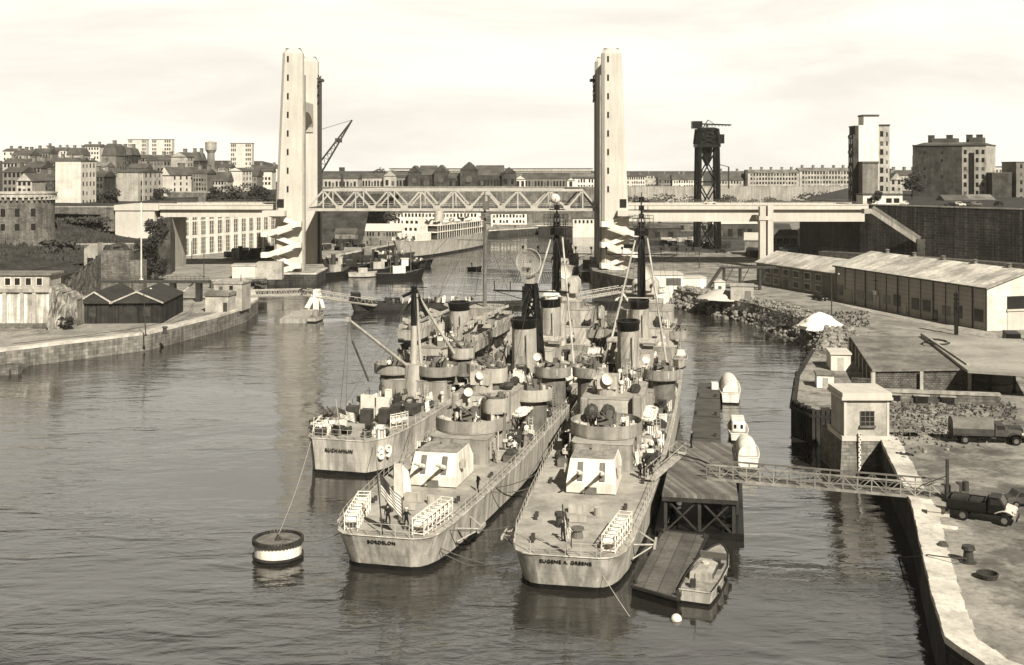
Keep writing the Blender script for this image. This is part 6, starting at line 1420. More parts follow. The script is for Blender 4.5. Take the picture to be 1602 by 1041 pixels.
for sh_, x_, y_, a_, lab in ((greene, 5.9, 65.6, YG, 'grey whaleboat on the right davits of the nearer destroyer'), (bordelon, 5.9, 65.6, YB, 'grey whaleboat on the right davits of the middle destroyer'), (greene, -5.9, 65.6, YG, 'grey whaleboat on the left davits of the nearer destroyer')):
    p = on(sh_, x_, y_, 6.3); r_ = thing('whaleboat', lab, 'boat', p, -a_, 'whaleboats on the destroyer davits')
    hull_mesh(r_, [(0, .1, .05, 1.3), (.8, .7, .5, 1.1), (2.5, 1.05, .85, 1.0), (5.2, 1.0, .8, 1.0), (7.0, .55, .35, 1.2), (7.9, .06, .03, 1.45)], boot_z=.08, m=hullw, dm=midst, keel=-.15, rake_b=.5, rake_s=.3)
    MB().bx(-.8, .8, 2.2, 2.5, 1.04, 1.14).bx(-.8, .8, 4.4, 4.7, 1.04, 1.14).build('thwart', plasterm, r_); MB().loft([rounded_z(-.7, .7, 5, 6.8, .3, 1.05), rounded_z(-.5, .5, 5.2, 6.6, .3, 1.7)]).build('spray_hood', canvas, r_)
# ------------------------------------------------------------------ passenger ship moored beyond the bridge
a0, a1 = Vector((-43, 432, 0)), Vector((-12, 520, 0)); dv = a1-a0
ws = thing('passenger_ship', 'white passenger ship with two rows of open decks moored beyond the lift span', 'ship', a0, -math.atan2(dv.x, dv.y))
Lw = dv.length
WS = [(0, 1.2, .4, 7.2), (3, 3.4, 1.8, 6.9), (10, 5.6, 4.4, 6.5), (22, 6.6, 6.2, 6.2), (60, 6.6, 6.3, 6.4), (78, 5.8, 5, 7.2), (88, 4, 2.8, 8.2), (Lw, 1.2, .4, 9)]
WSw = [(s, a, b, z) for s, a, b, z in WS]
hull_mesh(ws, WSw, boot_z=.9, m=lgrey, dm=deckm, rake_b=1.5, rake_s=2.5)
MB().bx(-5.8, 5.8, 24, 76, 6.3, 9.0).build('upper_deckhouse', darkwall, ws); MB().bx(-6.3, 6.3, 23, 77, 9.0, 9.3).build('promenade_deck', white, ws); MB().bx(-5.0, 5.0, 26, 74, 9.3, 11.6).build('deckhouse', darkwall, ws); MB().bx(-6.0, 6.0, 25, 75, 11.6, 11.9).build('boat_deck', white, ws)  # deckhouses coloured dark to stand in for shade between the open decks
b = MB()
for k in range(22):
    for x in (-6.2, 6.2): b.bx(x-.08, x+.08, 24+k*2.4, 24.2+k*2.4, 6.4, 11.6)
b.build('deck_stanchion', white, ws)
MB().bx(-4.6, 4.6, 10, 21, 6.3, 9.4).bx(-3.6, 3.6, 12, 20, 9.4, 12.2).bx(-2.6, 2.6, 13, 19, 12.2, 14.8).build('bridge_house', white, ws)
for z, n in ((10.3, 3), (13, 3)):
    for k in range(n): o = MB().bx(-.55, .55, -.05, .1, 0, 1.1).build('window', glass, ws); o.location = (-2+k*2, 12 if z < 11 else 13, z)
MB().cyl((0, 40, 11.9), 2.0, 5.6, 16, r2=1.8, e=1.3).build('funnel', plasterm, ws, smooth=True); MB().cyl((0, 40, 17.5), 1.9, .9, 16, e=1.3).build('funnel_cap', midst, ws)
for y in (22, 68): b = MB(); b.tube((0, y, 6), (0, y, 21), .22, 6, .1).tube((0, y, 12), (3.4, y-6, 17), .14, 5); b.build('mast', plasterm, ws)
b = MB()
for k in range(3): b.ell((5.6, 34+k*12, 12.8), .9, 3.2, .7, 10, 5); b.ell((-5.6, 34+k*12, 12.8), .9, 3.2, .7, 10, 5)
b.build('lifeboat', white, ws, smooth=True)
clutter(ws, [(-4, 4, 2, 9, 6.9, 10), (-4, 4, 28, 72, 12, 26)], 33)
# ------------------------------------------------------------------ small craft
def boat(name, label, cat, p, rz, L_, W, fb, hm=white, dm=deckm, cabin=None, group=None, boot_m=None, sheer=.35, canopy=False, cab_m=None, sq=.8, boot_z=.25):
    r = thing(name, label, cat, p, rz, group); w = W/2
    st = [(0, w*sq, w*sq*.9, fb), (L_*.04, w*(sq+.05), w*sq*.95, fb), (L_*.3, w, w*.95, fb), (L_*.6, w*.98, w*.88, fb*1.05), (L_*.82, w*.7, w*.5, fb*(1+sheer*.6)), (L_*.94, w*.34, w*.16, fb*(1+sheer*.9)), (L_, w*.04, w*.02, fb*(1+sheer))]
    hull_mesh(r, st, boot_z=boot_z, m=hm, dm=dm, rake_b=L_*.05, rake_s=.1, keel=-.5, bm=boot_m or black)
    if cabin:
        for (x, y0, y1, z0, z1, m, nm) in cabin:
            MB().loft([rounded_z(-x, x, y0, y1, min(.35, x*.4), z0), rounded_z(-x, x, y0, y1, min(.35, x*.4), z1-.25), rounded_z(-x*.93, x*.93, y0+.08, y1-.1, min(.3, x*.35), z1)]).build(nm, m, r, smooth=True)
    if canopy:
        b = MB(); lo = []
        for k in range(9):
            t = k/8; y = L_*(.08+.84*t); q = interp(st, y); ww = q[1]*.96; h = fb+.3+1.25*math.sin(math.pi*min(1, .2+t*.8))**.7
            ww *= .84; lo.append([(ww*math.cos(R(180*j/8)), y, q[3]+.05+(h-fb)*math.sin(R(180*j/8))**.8) for j in range(9)])
        b.loft(lo); b.build('canvas_cover', white, r, smooth=True)
    return r, st
lp = G(1087, 948, 0); lq = G(1135, 868, 0); dl = lq-lp; la = -math.atan2(dl.x, dl.y)
lb, lst = boat('motor_launch', 'white motor launch with cabin tied beside the dark raft in the foreground', 'launch', (lp.x, lp.y, 0), la, 10.6, 2.9, 1.15, hm=hullw, dm=grey, cabin=None, sq=.86)
MB().loft([[(-.92,2.2,.9),(.92,2.2,.9),(.82,5.4,.95),(-.82,5.4,.95)], [(-.88,2.25,1.8),(.88,2.25,1.8),(.76,5.3,1.75),(-.76,5.3,1.75)], [(-.45,2.28,2.0),(.45,2.28,2.0),(.4,5.2,1.93),(-.4,5.2,1.93)]]).build('cabin', plasterm, lb)
MB().bx(-.42, .42, 2.12, 2.24, 1.0, 1.75).build('cabin_door', plasterm, lb)
for k in range(3):
    for sx in (-1, 1): o = MB().bx(-.05, .05, -.28, .28, 0, .4).build('window', glass, lb); o.location = (sx*(.88-.035*k), 2.8+k*.95, 1.32)
MB().cyl((0, 4.2, 1.94), .3, .16, 14).build('cabin_hatch', concl, lb)
MB().bx(-1.05, 1.05, 5.3, 7.3, 1.24, 1.27).build('cockpit_floor', woodd, lb); MB().bx(-1.1, 1.1, 7.3, 7.45, 1.2, 1.9).build('windscreen', glassg, lb); MB().bx(-.5, -.1, .5, .9, 1.1, 1.8).box((.5, 6.2, 1.5), (.6, .6, .5)).build('engine_box', steel, lb)
b = MB()
for sd in (-1, 1): b.path([(sd*q[1]*.97, q[0], q[3]+.05) for q in lst], .08, 6)
b.build('rubbing_strake', woodd, lb)
b = MB()
for y in (2, 4.5, 7): 
    q = interp(lst, y); b.ell((q[1]+.12, y, .8), .15, .15, .32, 8, 5)
b.build('fender', black, lb, smooth=True)
MB().tube((0, .1, 1.1), (0, -.15, 2.3), .03, 5).build('flagstaff', steel, lb)
b1, s1 = boat('covered_boat', 'white boat under a pale canvas cover farthest up the line by the landing stage', 'boat', (*G(1143, 633, 0).xy, 0), -R(9), 13.5, 3.1, 1.5, canopy=True, cabin=None, sq=.8)
b2, s2 = boat('cabin_boat', 'small white cabin boat with two dark windows moored between two covered boats', 'boat', (*G(1156, 693, 0).xy, 0), -R(9), 8.2, 2.5, 1.1, cabin=[(.85, 1.2, 5.4, 1.1, 2.35, white, 'cabin')])
for sx in (-.4, .4): o = MB().bx(-.16, .16, -.05, .1, 0, .5).build('window', glass, b2); o.location = (sx, 1.2, 1.5)
MB().ring((0, 6.2, 1.3), .7, .5, .06, 12).build('cockpit_coaming', concl, b2)
b3, s3 = boat('covered_boat', 'white boat with rounded white canvas cover nearest the gangway', 'boat', (*G(1170, 735, 0).xy, 0), -R(8), 8.0, 2.9, 1.35, canopy=True, sq=.8)
boat('rowing_boat', 'small dark open boat alone on the water under the bridge', 'boat', (Xof(731, 388), 388, 0), -R(80), 5.0, 1.8, .9, hm=woodd, dm=plasterm, cabin=[(.4, 2.2, 3.0, .9, 1.8, sailorw, 'rower')] if False else None, boot_z=.12)
person('lone man standing in the small dark boat under the bridge', (Xof(738, 388), 388.2, .9), 1, cap=black)
def tug(label, px, py, rz, L_, W, hm, funnel_=True, wheel=plasterm, group='harbour craft under the left tower'):
    p = G(px, py, 0); r, st = boat('tug_boat', label, 'tug', (p.x, p.y, 0), rz, L_, W, 1.9, hm=hm, dm=steel, sheer=.7, group=group, boot_z=.3)
    MB().bx(-W*.28, W*.28, L_*.34, L_*.6, 1.9, 4.2).build('deckhouse', wheel, r); MB().bx(-W*.22, W*.22, L_*.52, L_*.66, 4.2, 6.3).build('wheelhouse', wheel, r); MB().bx(-W*.26, W*.26, L_*.5, L_*.68, 6.3, 6.5).build('wheelhouse_roof', concl, r)
    for sx in (-1, 0, 1): o = MB().bx(-.25, .25, -.05, .1, 0, .7).build('window', glass, r); o.location = (sx*W*.13, L_*.52, 5.2)
    if funnel_: MB().cyl((0, L_*.42, 4.2), .8, 3.2, 12, r2=.7).build('funnel', steel, r, smooth=True)
    b = MB(); b.tube((0, L_*.72, 2), (0, L_*.72, 10.5), .12, 5).tube((0, L_*.72, 9), (0, L_, 3), .03, 3).tube((0, L_*.3, 2), (0, L_*.3, 7), .1, 5); b.build('mast', midst, r); return r
tug('dark tug with a white deckhouse at the outer end of the row under the bridge', 588, 438, -R(78), 15, 5, black, True, white)
tug('dark tug with pale wheelhouse second from the outer end of the row', 560, 431, -R(70), 14, 4.6, black, True, plasterm)
tug('tug with light topsides lying inside the row beside the pale barge', 518, 428, -R(75), 14, 4.6, steel, False, plaster)
tug('dark tug tight against the left lift tower base', 502, 437, -R(40), 12, 4.4, black, True, plasterm)
for lab, px, py, L_, hm in (('pale low barge between the tugs under the left tower', 528, 420, 13, plaster), ('small pale launch ahead of the dark tugs', 545, 434, 9, plasterm)):
    boat('barge', lab, 'barge', (*G(px, py, 0).xy, 0), -R(82), L_, 4, 1.4, hm=hm, dm=deckm, cabin=[(1.0, 3, 6, 1.4, 2.9, plasterm, 'deckhouse')], sheer=.3)
for lab, px, py, L_, m_ in (('dark barge moored against the quay behind the tugs', 560, 408, 22, woodd), ('dark lighter with deck cargo beside the white ship stern', 590, 420, 20, woodd), ('dark lighter moored on the far quay right of the white ship', 800, 366, 34, woodd)):
    r_, s_ = boat('lighter', lab, 'barge', (*G(px, py, 0).xy, 0), -R(70), L_, 6, 2.0, hm=m_, dm=steel, sheer=.3, cabin=[(1.6, 2, 5, 2, 4.4, plasterd, 'deckhouse')]); clutter(r_, [(-2, 2, 6, L_*.8, 2.0, 14)], int(px))
tag(MB().bx(Xof(842, 600), Xof(902, 600), 594, 603, -1, 3.6).build('floating_dock', woodd), 'long dark floating pontoon at the far quay under the bridge', 'pontoon')
# quay clutter on the left bank beyond the tower
for lab, px, py, s_ in (('dark stack of crates on the left quay behind the tugs', 512, 392, 3), ('dark pile of gear on the left quay near the pale shed', 545, 386, 2.4), ('stack of drums on the left quay before the pale shed', 585, 384, 2.0)):
    r_ = thing('cargo_stack', lab, 'cargo', G(px, py, 3.3)); rnd = random.Random(int(px)); b = MB()
    for k in range(14): b.box((rnd.uniform(-6, 6), rnd.uniform(-3, 3), rnd.uniform(.6, s_)), (rnd.uniform(1, 2.6), rnd.uniform(1, 2.4), rnd.uniform(1, 2.2)), rnd.random())
    b.build('crates', woodd if px < 550 else midst, r_)
# warship beyond the right tower
GW = [(0, 3.0, 2.6, 3.4), (1, 3.9, 3.4, 3.4), (10, 4.4, 4.2, 3.5), (50, 4.4, 4.0, 4.2), (70, 2.4, 1.4, 5.6), (80, .2, .05, 6.6)]
gw = thing('grey_warship', 'pale grey warship moored stern on beyond the right lift tower', 'warship', (Xof(884, 362), 362, 0), -R(3)); hull_mesh(gw, GW, m=hullw)
house(gw, -2.6, 2.6, 12, 40, 3.5, 6.2, doors=2); house(gw, -2.2, 2.2, 24, 40, 6.2, 9.2, m=lgrey); MB().cyl((0, 20, 6.2), 1.3, 4.6, 14).build('funnel', lgrey, gw, smooth=True); turret(gw, 7.5, 3.5, True, sc=.6, m=lgrey)
MB().tube((0, 30, 9), (0, 30, 17), .2, 6).bx(-2.6, 2.6, 29.9, 30.1, 14, 14.2).build('mast', lgrey, gw); clutter(gw, [(-4, -2.8, 4, 40, 3.5, 10), (2.8, 4, 4, 40, 3.5, 10), (-2, 2, 12, 20, 6.3, 8)], 44)
boat('lighter', 'dark lighter wedged between pale grey warship and right lift tower', 'barge', (Xof(918, 356), 356, 0), -R(4), 26, 5.6, 2.2, hm=woodd, dm=steel, sheer=.4, cabin=[(1.4, 14, 18, 2.2, 4.6, plasterd, 'deckhouse')])
# ------------------------------------------------------------------ mooring buoy
by = thing('mooring_buoy', 'big round dark mooring buoy with white band and timber top in the left foreground', 'mooring buoy', (*G(435, 884, 0).xy, 0)); by.location.y += 2.0; by.location.x = Xof(435, by.location.y)
MB().cyl((0, 0, -1), 2.12, 1.35, 36).build('drum_base', black, by, smooth=True); MB().cyl((0, 0, .35), 2.05, 1.0, 36).build('white_band', white, by, smooth=True); MB().cyl((0, 0, 1.35), 2.1, .16, 36).build('top', plasterd, by, smooth=True)
b = MB(); b.ring((0, 0, .18), 2.16, .2, .12, 36)
for k in range(44): a = 2*math.pi*k/44; b.box((2.1*math.cos(a), 2.1*math.sin(a), 1.52), (.26, .2, .42), a)
b.ring((0, 0, 1.34), 2.14, .22, .1, 36); b.build('timber_rim', woodd, by)
b = MB(); b.ring((0, 0, 0), .3, .1, .1, 12); b.m = Matrix.Identity(4); MB().cyl((0, 0, 1.5), .3, .14, 10).tube((-.2, 0, 1.6), (0, 0, 2.0), .05, 5).tube((.2, 0, 1.6), (0, 0, 2.0), .05, 5).build('mooring_eye', steel, by)
# small white float
fl_ = MB().ell((0, 0, .05), .42, .42, .4, 14, 8).build('float_ball', white, smooth=True, loc=G(1058, 970, 0)); tag(fl_, 'small round white float on the water in front of the launch', 'float')
# ------------------------------------------------------------------ landing stage
def quadprism(name, label, cat, q, z0, z1, m, extra=None, kind=None):
    o = thing(name, label, cat, (q[0][0], q[0][1], 0)); MB().prism([(x-q[0][0], y-q[0][1]) for x, y in q], z0, z1).build(*(extra or ('deck', m)), o); return o
d_ = Vector((.19, 1)).normalized(); e_ = Vector((d_.y, -d_.x)); o_ = Vector((13.9, 106.6))
def stage(u, v): p = o_ + e_*u + d_*v; return (p.x, p.y)
ls = quadprism('landing_stage', 'planked landing stage on a dark frame between destroyer and gangway', 'landing stage', [stage(0, 0), stage(6.9, 0), stage(6.3, 21), stage(.2, 21)], 3.65, 4.0, wood, ('plank_deck', wood))
rl = lambda u, v, z: Vector((*(Vector(stage(u, v))-Vector(stage(0, 0))), z))
b = MB()
for v in (.3, 5, 10, 15, 20.6):
    for u in (.3, 3.4, 6.5): b.bar(rl(u, v, .3), rl(u, v, 3.65), .3, .3)
for v in (.3, 20.6):
    for u0, u1 in ((.3, 3.4), (3.4, 6.5)): b.bar(rl(u0, v, .4), rl(u1, v, 3.5), .16, .16); b.bar(rl(u1, v, .4), rl(u0, v, 3.5), .16, .16)
for u in (.3, 6.6):
    for k, (v0, v1) in enumerate(((.3, 5), (5, 10), (10, 15), (15, 20.6))): b.bar(rl(u, v0, .5), rl(u, v1, 3.4), .18, .18); b.bar(rl(u, v1, .5), rl(u, v0, 3.4), .18, .18)
    b.bar(rl(u, .3, 3.45), rl(u, 20.6, 3.45), .3, .35); b.bar(rl(u, .3, 1.9), rl(u, 20.6, 1.9), .2, .2)
b.bar(rl(0, .1, 3.45), rl(6.8, .1, 3.45), .3, .35); b.build('frame', woodd, ls)
b = MB(); b.bar(rl(-.2, 0, .15), rl(-.2, 20.6, .15), .9, .9); b.bar(rl(7.0, 0, .15), rl(7.0, 20.6, .15), .9, .9); b.bar(rl(-.4, .1, .15), rl(7.4, .1, .15), .7, .8); b.bar(rl(3.4, .6, .1), rl(3.4, 20.4, .1), 4, .5); b.build('pontoon', black, ls)
b = MB(); b.bar(rl(6.9, 6, 2.0), rl(6.9, 20, 2.0), .25, 3.0); b.bar(rl(3.4, 20.9, 2.0), rl(6.5, 20.9, 2), .2, 3.0); b.build('side_boarding', woodd, ls)
for k in range(4):
    v0 = 22 + k*12.4; q = [stage(1.4, v0), stage(5.2-.15*k, v0), stage(5.1-.15*k, v0+11.8), stage(1.4, v0+11.8)]
    r_ = quadprism('floating_pontoon', ('dark floating pontoon next to the landing stage', 'second dark pontoon of the line along the nearer destroyer', 'third dark pontoon of the line abreast of the canvas covered boat', 'farthest dark pontoon of the line along the nearer destroyer')[k], 'pontoon', q, -.6, 1.35, steel, ('hull', steel), None)
    c = Vector(q[0]); b = MB(); b.prism([(x-c.x, y-c.y) for x, y in [((a+sum(p[0] for p in q)/4*.04)/1.04, (bb+sum(p[1] for p in q)/4*.04)/1.04) for a, bb in q]], 1.352, 1.40); b.build('deck', mat('tarred deck %d' % k, .075, .8, .35, .6), r_)
    for uu in (1.7, 4.6-.15*k):
        p = Vector(stage(uu, v0+.6))-c; MB().cyl((p.x, p.y, 1.4), .16, .45, 8).cyl((p.x, p.y, 1.8), .22, .1, 8).build('bollard', steel, r_)
tag(MB().box((*stage(3.9, 66), 1.9), (1.0, 1.0, 1.0)).build('deck_chest', white), 'white chest on the farthest dark pontoon', 'chest')
rq = [gxy(988, 917, .8), gxy(1060, 938, .8), gxy(1107, 838, .8), gxy(1037, 830, .8)]
rf = quadprism('raft', 'low dark flat raft in the foreground between destroyer stern and launch', 'raft', rq, -.5, .72, black, ('hull', black)); c = Vector(rq[0])
MB().prism([((x-c.x)*.985+.04, (y-c.y)*.985+.08) for x, y in rq], .724, .8).build('deck', mat('raft deck', .11, .85, .45, .35, boards=((.96, -.28, 0), 1.2, .15)), rf)
b = MB()
for p, q in zip(rq, rq[1:]+rq[:1]): b.bar((p[0]-c.x, p[1]-c.y, .78), (q[0]-c.x, q[1]-c.y, .78), .22, .2)
b.build('edge_timber', woodd, rf)
b = MB()
for p, k in ((rq[0], 1), (rq[1], 1), (rq[2], 1), (rq[3], 1)): x, y = (p[0]-c.x)*.9+.4, (p[1]-c.y)*.9+.5; b.cyl((x, y, .8), .13, .4, 8)
b.build('bollard', steel, rf)
# white parts of the gangway head and the lattice gangway to the quay
ga, gb_ = G(1108, 742, 4.3), G(1478, 775, 4.25); dg = gb_-ga; gl = dg.length
gg = thing('gangway', 'long lattice gangway from the landing stage to the right quay', 'gangway', ga, math.atan2(dg.y, dg.x))
MB().bx(0, gl, -.85, .85, -.18, -.06).build('walkway', wood, gg)
for y in (-.95, .95):
    b = MB(); n = 17; b.bar((0, y, -.2), (gl, y, -.2), .16, .22); b.bar((0, y, 1.15), (gl, y, 1.15), .14, .14); b.bar((0, y, .45), (gl, y, .45), .05, .05)
    for k in range(n+1): x = gl*k/n; b.bar((x, y, -.1), (x, y, 1.15), .09, .09)
    for k in range(n): x = gl*k/n; b.bar((x, y, -.1) if k % 2 else (x, y, 1.12), (x+gl/n, y, 1.12) if k % 2 else (x+gl/n, y, -.1), .07, .07)
    b.build('side_truss', midst if y > 0 else grey, gg)
b = MB()
for k in range(0, 18): x = gl*k/17; b.bar((x, -.9, -.25), (x, .9, -.25), .1, .12)
b.build('cross_beams', steel, gg)
gt = thing('gangway_post', 'dark upright post and counterweight box at the quay end of the gangway', 'post', G(1482, 786, 4)); MB().bx(-.12, .12, -.12, .12, 0, 3.9).build('post', steel, gt); MB().bx(.2, .95, -.3, .5, 0, 1.6).build('box', midst, gt); MB().tube((0, 0, 2.4), (-2.2, .4, 1.4), .05, 5).build('stay', steel, gt)
# gangway from the destroyer to the stage
p0, p1 = on(greene, 5.2, 17.6, 3.5), Vector((*stage(1.2, 14), 4.35)); dd = p1-p0
g2 = thing('brow', 'short pale brow laid from the nearer destroyer onto the landing stage', 'gangway', p0, math.atan2(dd.y, dd.x)); ln = math.hypot(dd.x, dd.y); MB().bar((0, 0, .15), (ln, 0, dd.z+.1), 1.1, .12).build('walkway', plasterm, g2)
b = MB()
for sy in (-.5, .5):
    b.tube((0, sy, 1.2), (ln, sy, dd.z+1.15), .035, 4)
    for k in range(5): b.tube((ln*k/4, sy, .2+dd.z*k/4), (ln*k/4, sy, 1.2+dd.z*k/4), .03, 4)
b.build('handrail', lgrey, g2)
b = MB(); b.path([on(greene, 5.4, 18.3, 3.4), Vector((*stage(0, 13), 4.7)), Vector((*stage(3, 11.5), 4.4)), Vector((*stage(7, 5), 4.6))], .09, 5); tag(b.build('hose', woodd), 'dark hose lying across the landing stage from the nearer destroyer', 'hose')
# ------------------------------------------------------------------ floating footbridge across the basin
def fspan(label, p, q, h=1.45, n=10, m=truss):
    d = q-p; L_ = math.hypot(d.x, d.y); r = thing('footbridge_span', label, 'footbridge', p, math.atan2(d.y, d.x))
    MB().bar((0, 0, 0), (L_, 0, d.z), 2.4, .3).build('deck', plasterm, r)
    for y in (-1.25, 1.25):
        b = MB(); b.bar((0, y, .15), (L_, y, .15+d.z), .18, .2); b.bar((0, y, h), (L_, y, h+d.z), .16, .16)
        for k in range(n): x = L_*k/n; z = d.z*k/n; x2 = L_*(k+1)/n; z2 = d.z*(k+1)/n; b.bar((x, y, z+.1), ((x+x2)/2, y, (z+z2)/2+h), .06, .06); b.bar(((x+x2)/2, y, (z+z2)/2+h), (x2, y, z2+.1), .06, .06)
        b.build('side_truss', m, r)
    return r
fspan('white lattice footbridge span from the left quay head to the pontoon pier', P(388, 464, 276), P(469, 462, 276)); fspan('white lattice footbridge span from the pontoon pier to the dark floating hull', P(477, 462, 276), P(588, 478, 272))
fspan('white lattice footbridge span from the right bank to the middle trestle', P(975, 457, 285), P(1062, 458, 290)); fspan('white lattice footbridge span sloping down from the middle trestle behind the masts', P(872, 474, 276), P(972, 457, 284))
pp = thing('pontoon_pier', 'small pale pontoon carrying white trestle legs of the footbridge', 'pontoon', (Xof(474, 258), 260, 0)); MB().bx(-4.4, 1.4, -6, 9, -.6, .9).build('hull', concd, pp); MB().bar((-1.7, 12, 1), (-.3, 15.5, 4.2), .8, .8).bar((2.2, 12, 1), (.6, 15.5, 4.2), .8, .8).bx(-.5, .9, 14, 17, -.5, 5.2).build('trestle', white, pp)
MB().bx(-3, .8, 8.9, 13, -.6, .8).build('float', concd, pp)
boat('moored_boat', 'pale small boat with gear moored at the footbridge pontoon pier', 'boat', (Xof(487, 255), 255, 0), -R(8), 8, 2.6, 1.0, hm=plasterm, dm=midst, cabin=[(.6, 2.4, 4.6, 1.0, 2.2, plasterd, 'deckhouse')])
tr = thing('trestle', 'white trestle carrying the right footbridge spans on a dark float', 'trestle', (Xof(973, 284), 284, 0)); MB().bar((-2.2, 0, .6), (-.2, 0, 3.4), .5, .5).bar((2.2, 0, .6), (.2, 0, 3.4), .5, .5).bx(-.4, .4, .6, 1.6, .6, 3.4).build('legs', white, tr); MB().bx(-7, 7, -2, 5, -.6, 1.6).build('float', black, tr)
HL = [(0, 2.2, 2.0, 3.4), (1, 2.6, 2.4, 2.9), (8, 2.9, 2.7, 2.0), (26, 2.9, 2.8, 1.2), (40, 2.6, 2.4, 1.2), (44, 1.2, .8, 1.4), (46.5, .2, .1, 1.6)]
h0, h1 = Vector((Xof(547, 274), 274, 0)), Vector((Xof(845, 286), 286, 0)); hdv = h1-h0
dh = thing('floating_hull', 'long low dark floating hull lying across the basin behind the numbered ship', 'hulk', h0, -math.atan2(hdv.x, hdv.y)); hull_mesh(dh, [(s*hdv.length/46.5, a, b_, z) for s, a, b_, z in HL], m=woodd, dm=woodd, rake_b=.5)
b = MB(); Lh_ = hdv.length
for k in range(26): b.tube((-2.0, 9+k*1.3, 1.3), (-2.0, 9+k*1.3, 2.5), .05, 4)
b.tube((-2.0, 9, 2.5), (-2.0, 9+32, 2.5), .05, 4); b.build('railing', truss, dh); MB().bx(-2, 2, .4, 2.4, 2.8, 4.6).bx(-1, 1, 9, 12, 1.9, 3.1).bx(-2.4, 2.2, Lh_-4, Lh_-1, 1.2, 4.8).build('end_post', black, dh); clutter(dh, [(-1.5, 1.5, 8, 30, 1.7, 16)], 77)
# ------------------------------------------------------------------ vehicles
def wheels(r, spots, rad, wd):
    for x, y in spots:
        o = thing('wheel', None, None, (x, y, rad)); o.parent = r
        t = MB(); t.tube((0, -wd/2, 0), (0, wd/2, 0), rad, 16); t.build('tyre', rubber, o); q = MB(); q.tube((0, -wd/2-.02, 0), (0, wd/2+.02, 0), rad*.55, 12); q.build('rim', midst, o)
def truck(label, p, rz, L_, canvas_top=True, m=olive, bonnet=None, sc=1.0):
    r = thing('truck', label, 'truck', p, rz); r.scale = (sc,)*3      # local +x is forward
    MB().bx(0, L_-.3, -.45, .45, .65, .9).bx(-.1, .1, -1.1, 1.1, .6, .85).build('chassis', black, r)
    bl = L_*.58
    MB().bx(0, bl, -1.15, 1.15, .95, 1.1).bx(0, bl, -1.2, -1.12, 1.1, 1.75).bx(0, bl, 1.12, 1.2, 1.1, 1.75).bx(-.02, .06, -1.12, 1.12, 1.1, 1.75).bx(bl-.06, bl+.02, -1.12, 1.12, 1.1, 2.0).build('cargo_bed', m, r)
    if canvas_top:
        lo = []
        for x in (0, bl*.25, bl*.5, bl*.75, bl): lo.append([(x, 1.22*math.cos(R(180*k/10)), 1.72+(1.05+(.04 if x in (0, bl) else -.03))*math.sin(R(180*k/10))**.6) for k in range(11)])
        MB().loft(lo).build('canvas_tilt', tarp, r, smooth=True)
    else:
        MB().box((bl*.3, 0, 1.5), (bl*.4, 1.8, .8)).box((bl*.75, .2, 1.4), (1.2, 1.4, .6)).build('load', woodd, r)
    x0 = bl+.15; x1 = x0+1.25
    MB().loft([[(x0,-1.0,.9),(x1+.1,-1.0,.9),(x1+.1,1.0,.9),(x0,1.0,.9)],[(x0,-1.0,1.65),(x1+.05,-1.0,1.65),(x1+.05,1.0,1.65),(x0,1.0,1.65)],[(x0+.05,-.9,2.25),(x1-.3,-.9,2.25),(x1-.3,.9,2.25),(x0+.05,.9,2.25)]]).build('cab', m, r, bevel=.06)
    MB().loft([[(x1+.05,-.8,1.68),(x1+.05,.8,1.68),(x1-.27,.75,2.18),(x1-.27,-.75,2.18)],[(x1+.09,-.8,1.68),(x1+.09,.8,1.68),(x1-.23,.75,2.18),(x1-.23,-.75,2.18)]]).build('windscreen', glassg, r)
    for sy in (-1, 1): MB().bx(x0+.2, x1-.25, sy*.98-.03, sy*.98+.03, 1.65, 2.1).build('side_window', glass, r)
    MB().loft([[(x1+.1,-.75,.8),(x1+.1,.75,.8),(x1+.1,.6,1.6),(x1+.1,-.6,1.6)],[(L_,-.6,.8),(L_,.6,.8),(L_,.45,1.45),(L_,-.45,1.45)]]).build('bonnet', bonnet or m, r, bevel=.08)
    b = MB()
    for sy in (-1, 1): b.loft([[(L_-1.55+1.5*t, sy*.6, .95+.28*math.sin(math.pi*t)), (L_-1.55+1.5*t, sy*1.1, .95+.28*math.sin(math.pi*t)), (L_-1.55+1.5*t, sy*1.1, 1.0+.3*math.sin(math.pi*t)), (L_-1.55+1.5*t, sy*.6, 1.0+.3*math.sin(math.pi*t))] for t in (0, .2, .4, .6, .8, 1)])
    b.build('mudguard', bonnet or m, r)
    for sy in (-1, 1): MB().tube((L_-.15, sy*.7, 1.15), (L_+.05, sy*.7, 1.15), .15, 10).build('headlight', concl, r)
    MB().bx(L_+.08, L_+.18, -1.0, 1.0, .5, .7).build('bumper', black, r)
    wheels(r, [(L_-.8, -.95), (L_-.8, .95), (1.3, -.95), (1.3, .95)], .46, .32); return r
truck('canvas covered army truck parked on the right quay behind the gauge house', G(1487, 691, 4), R(-8), 7.4, True)
truck('dark open truck with pale bonnet parked at the quay end of the gangway', G(1484, 806, 4), R(-30), 5.4, False, black, concl, 1.0)
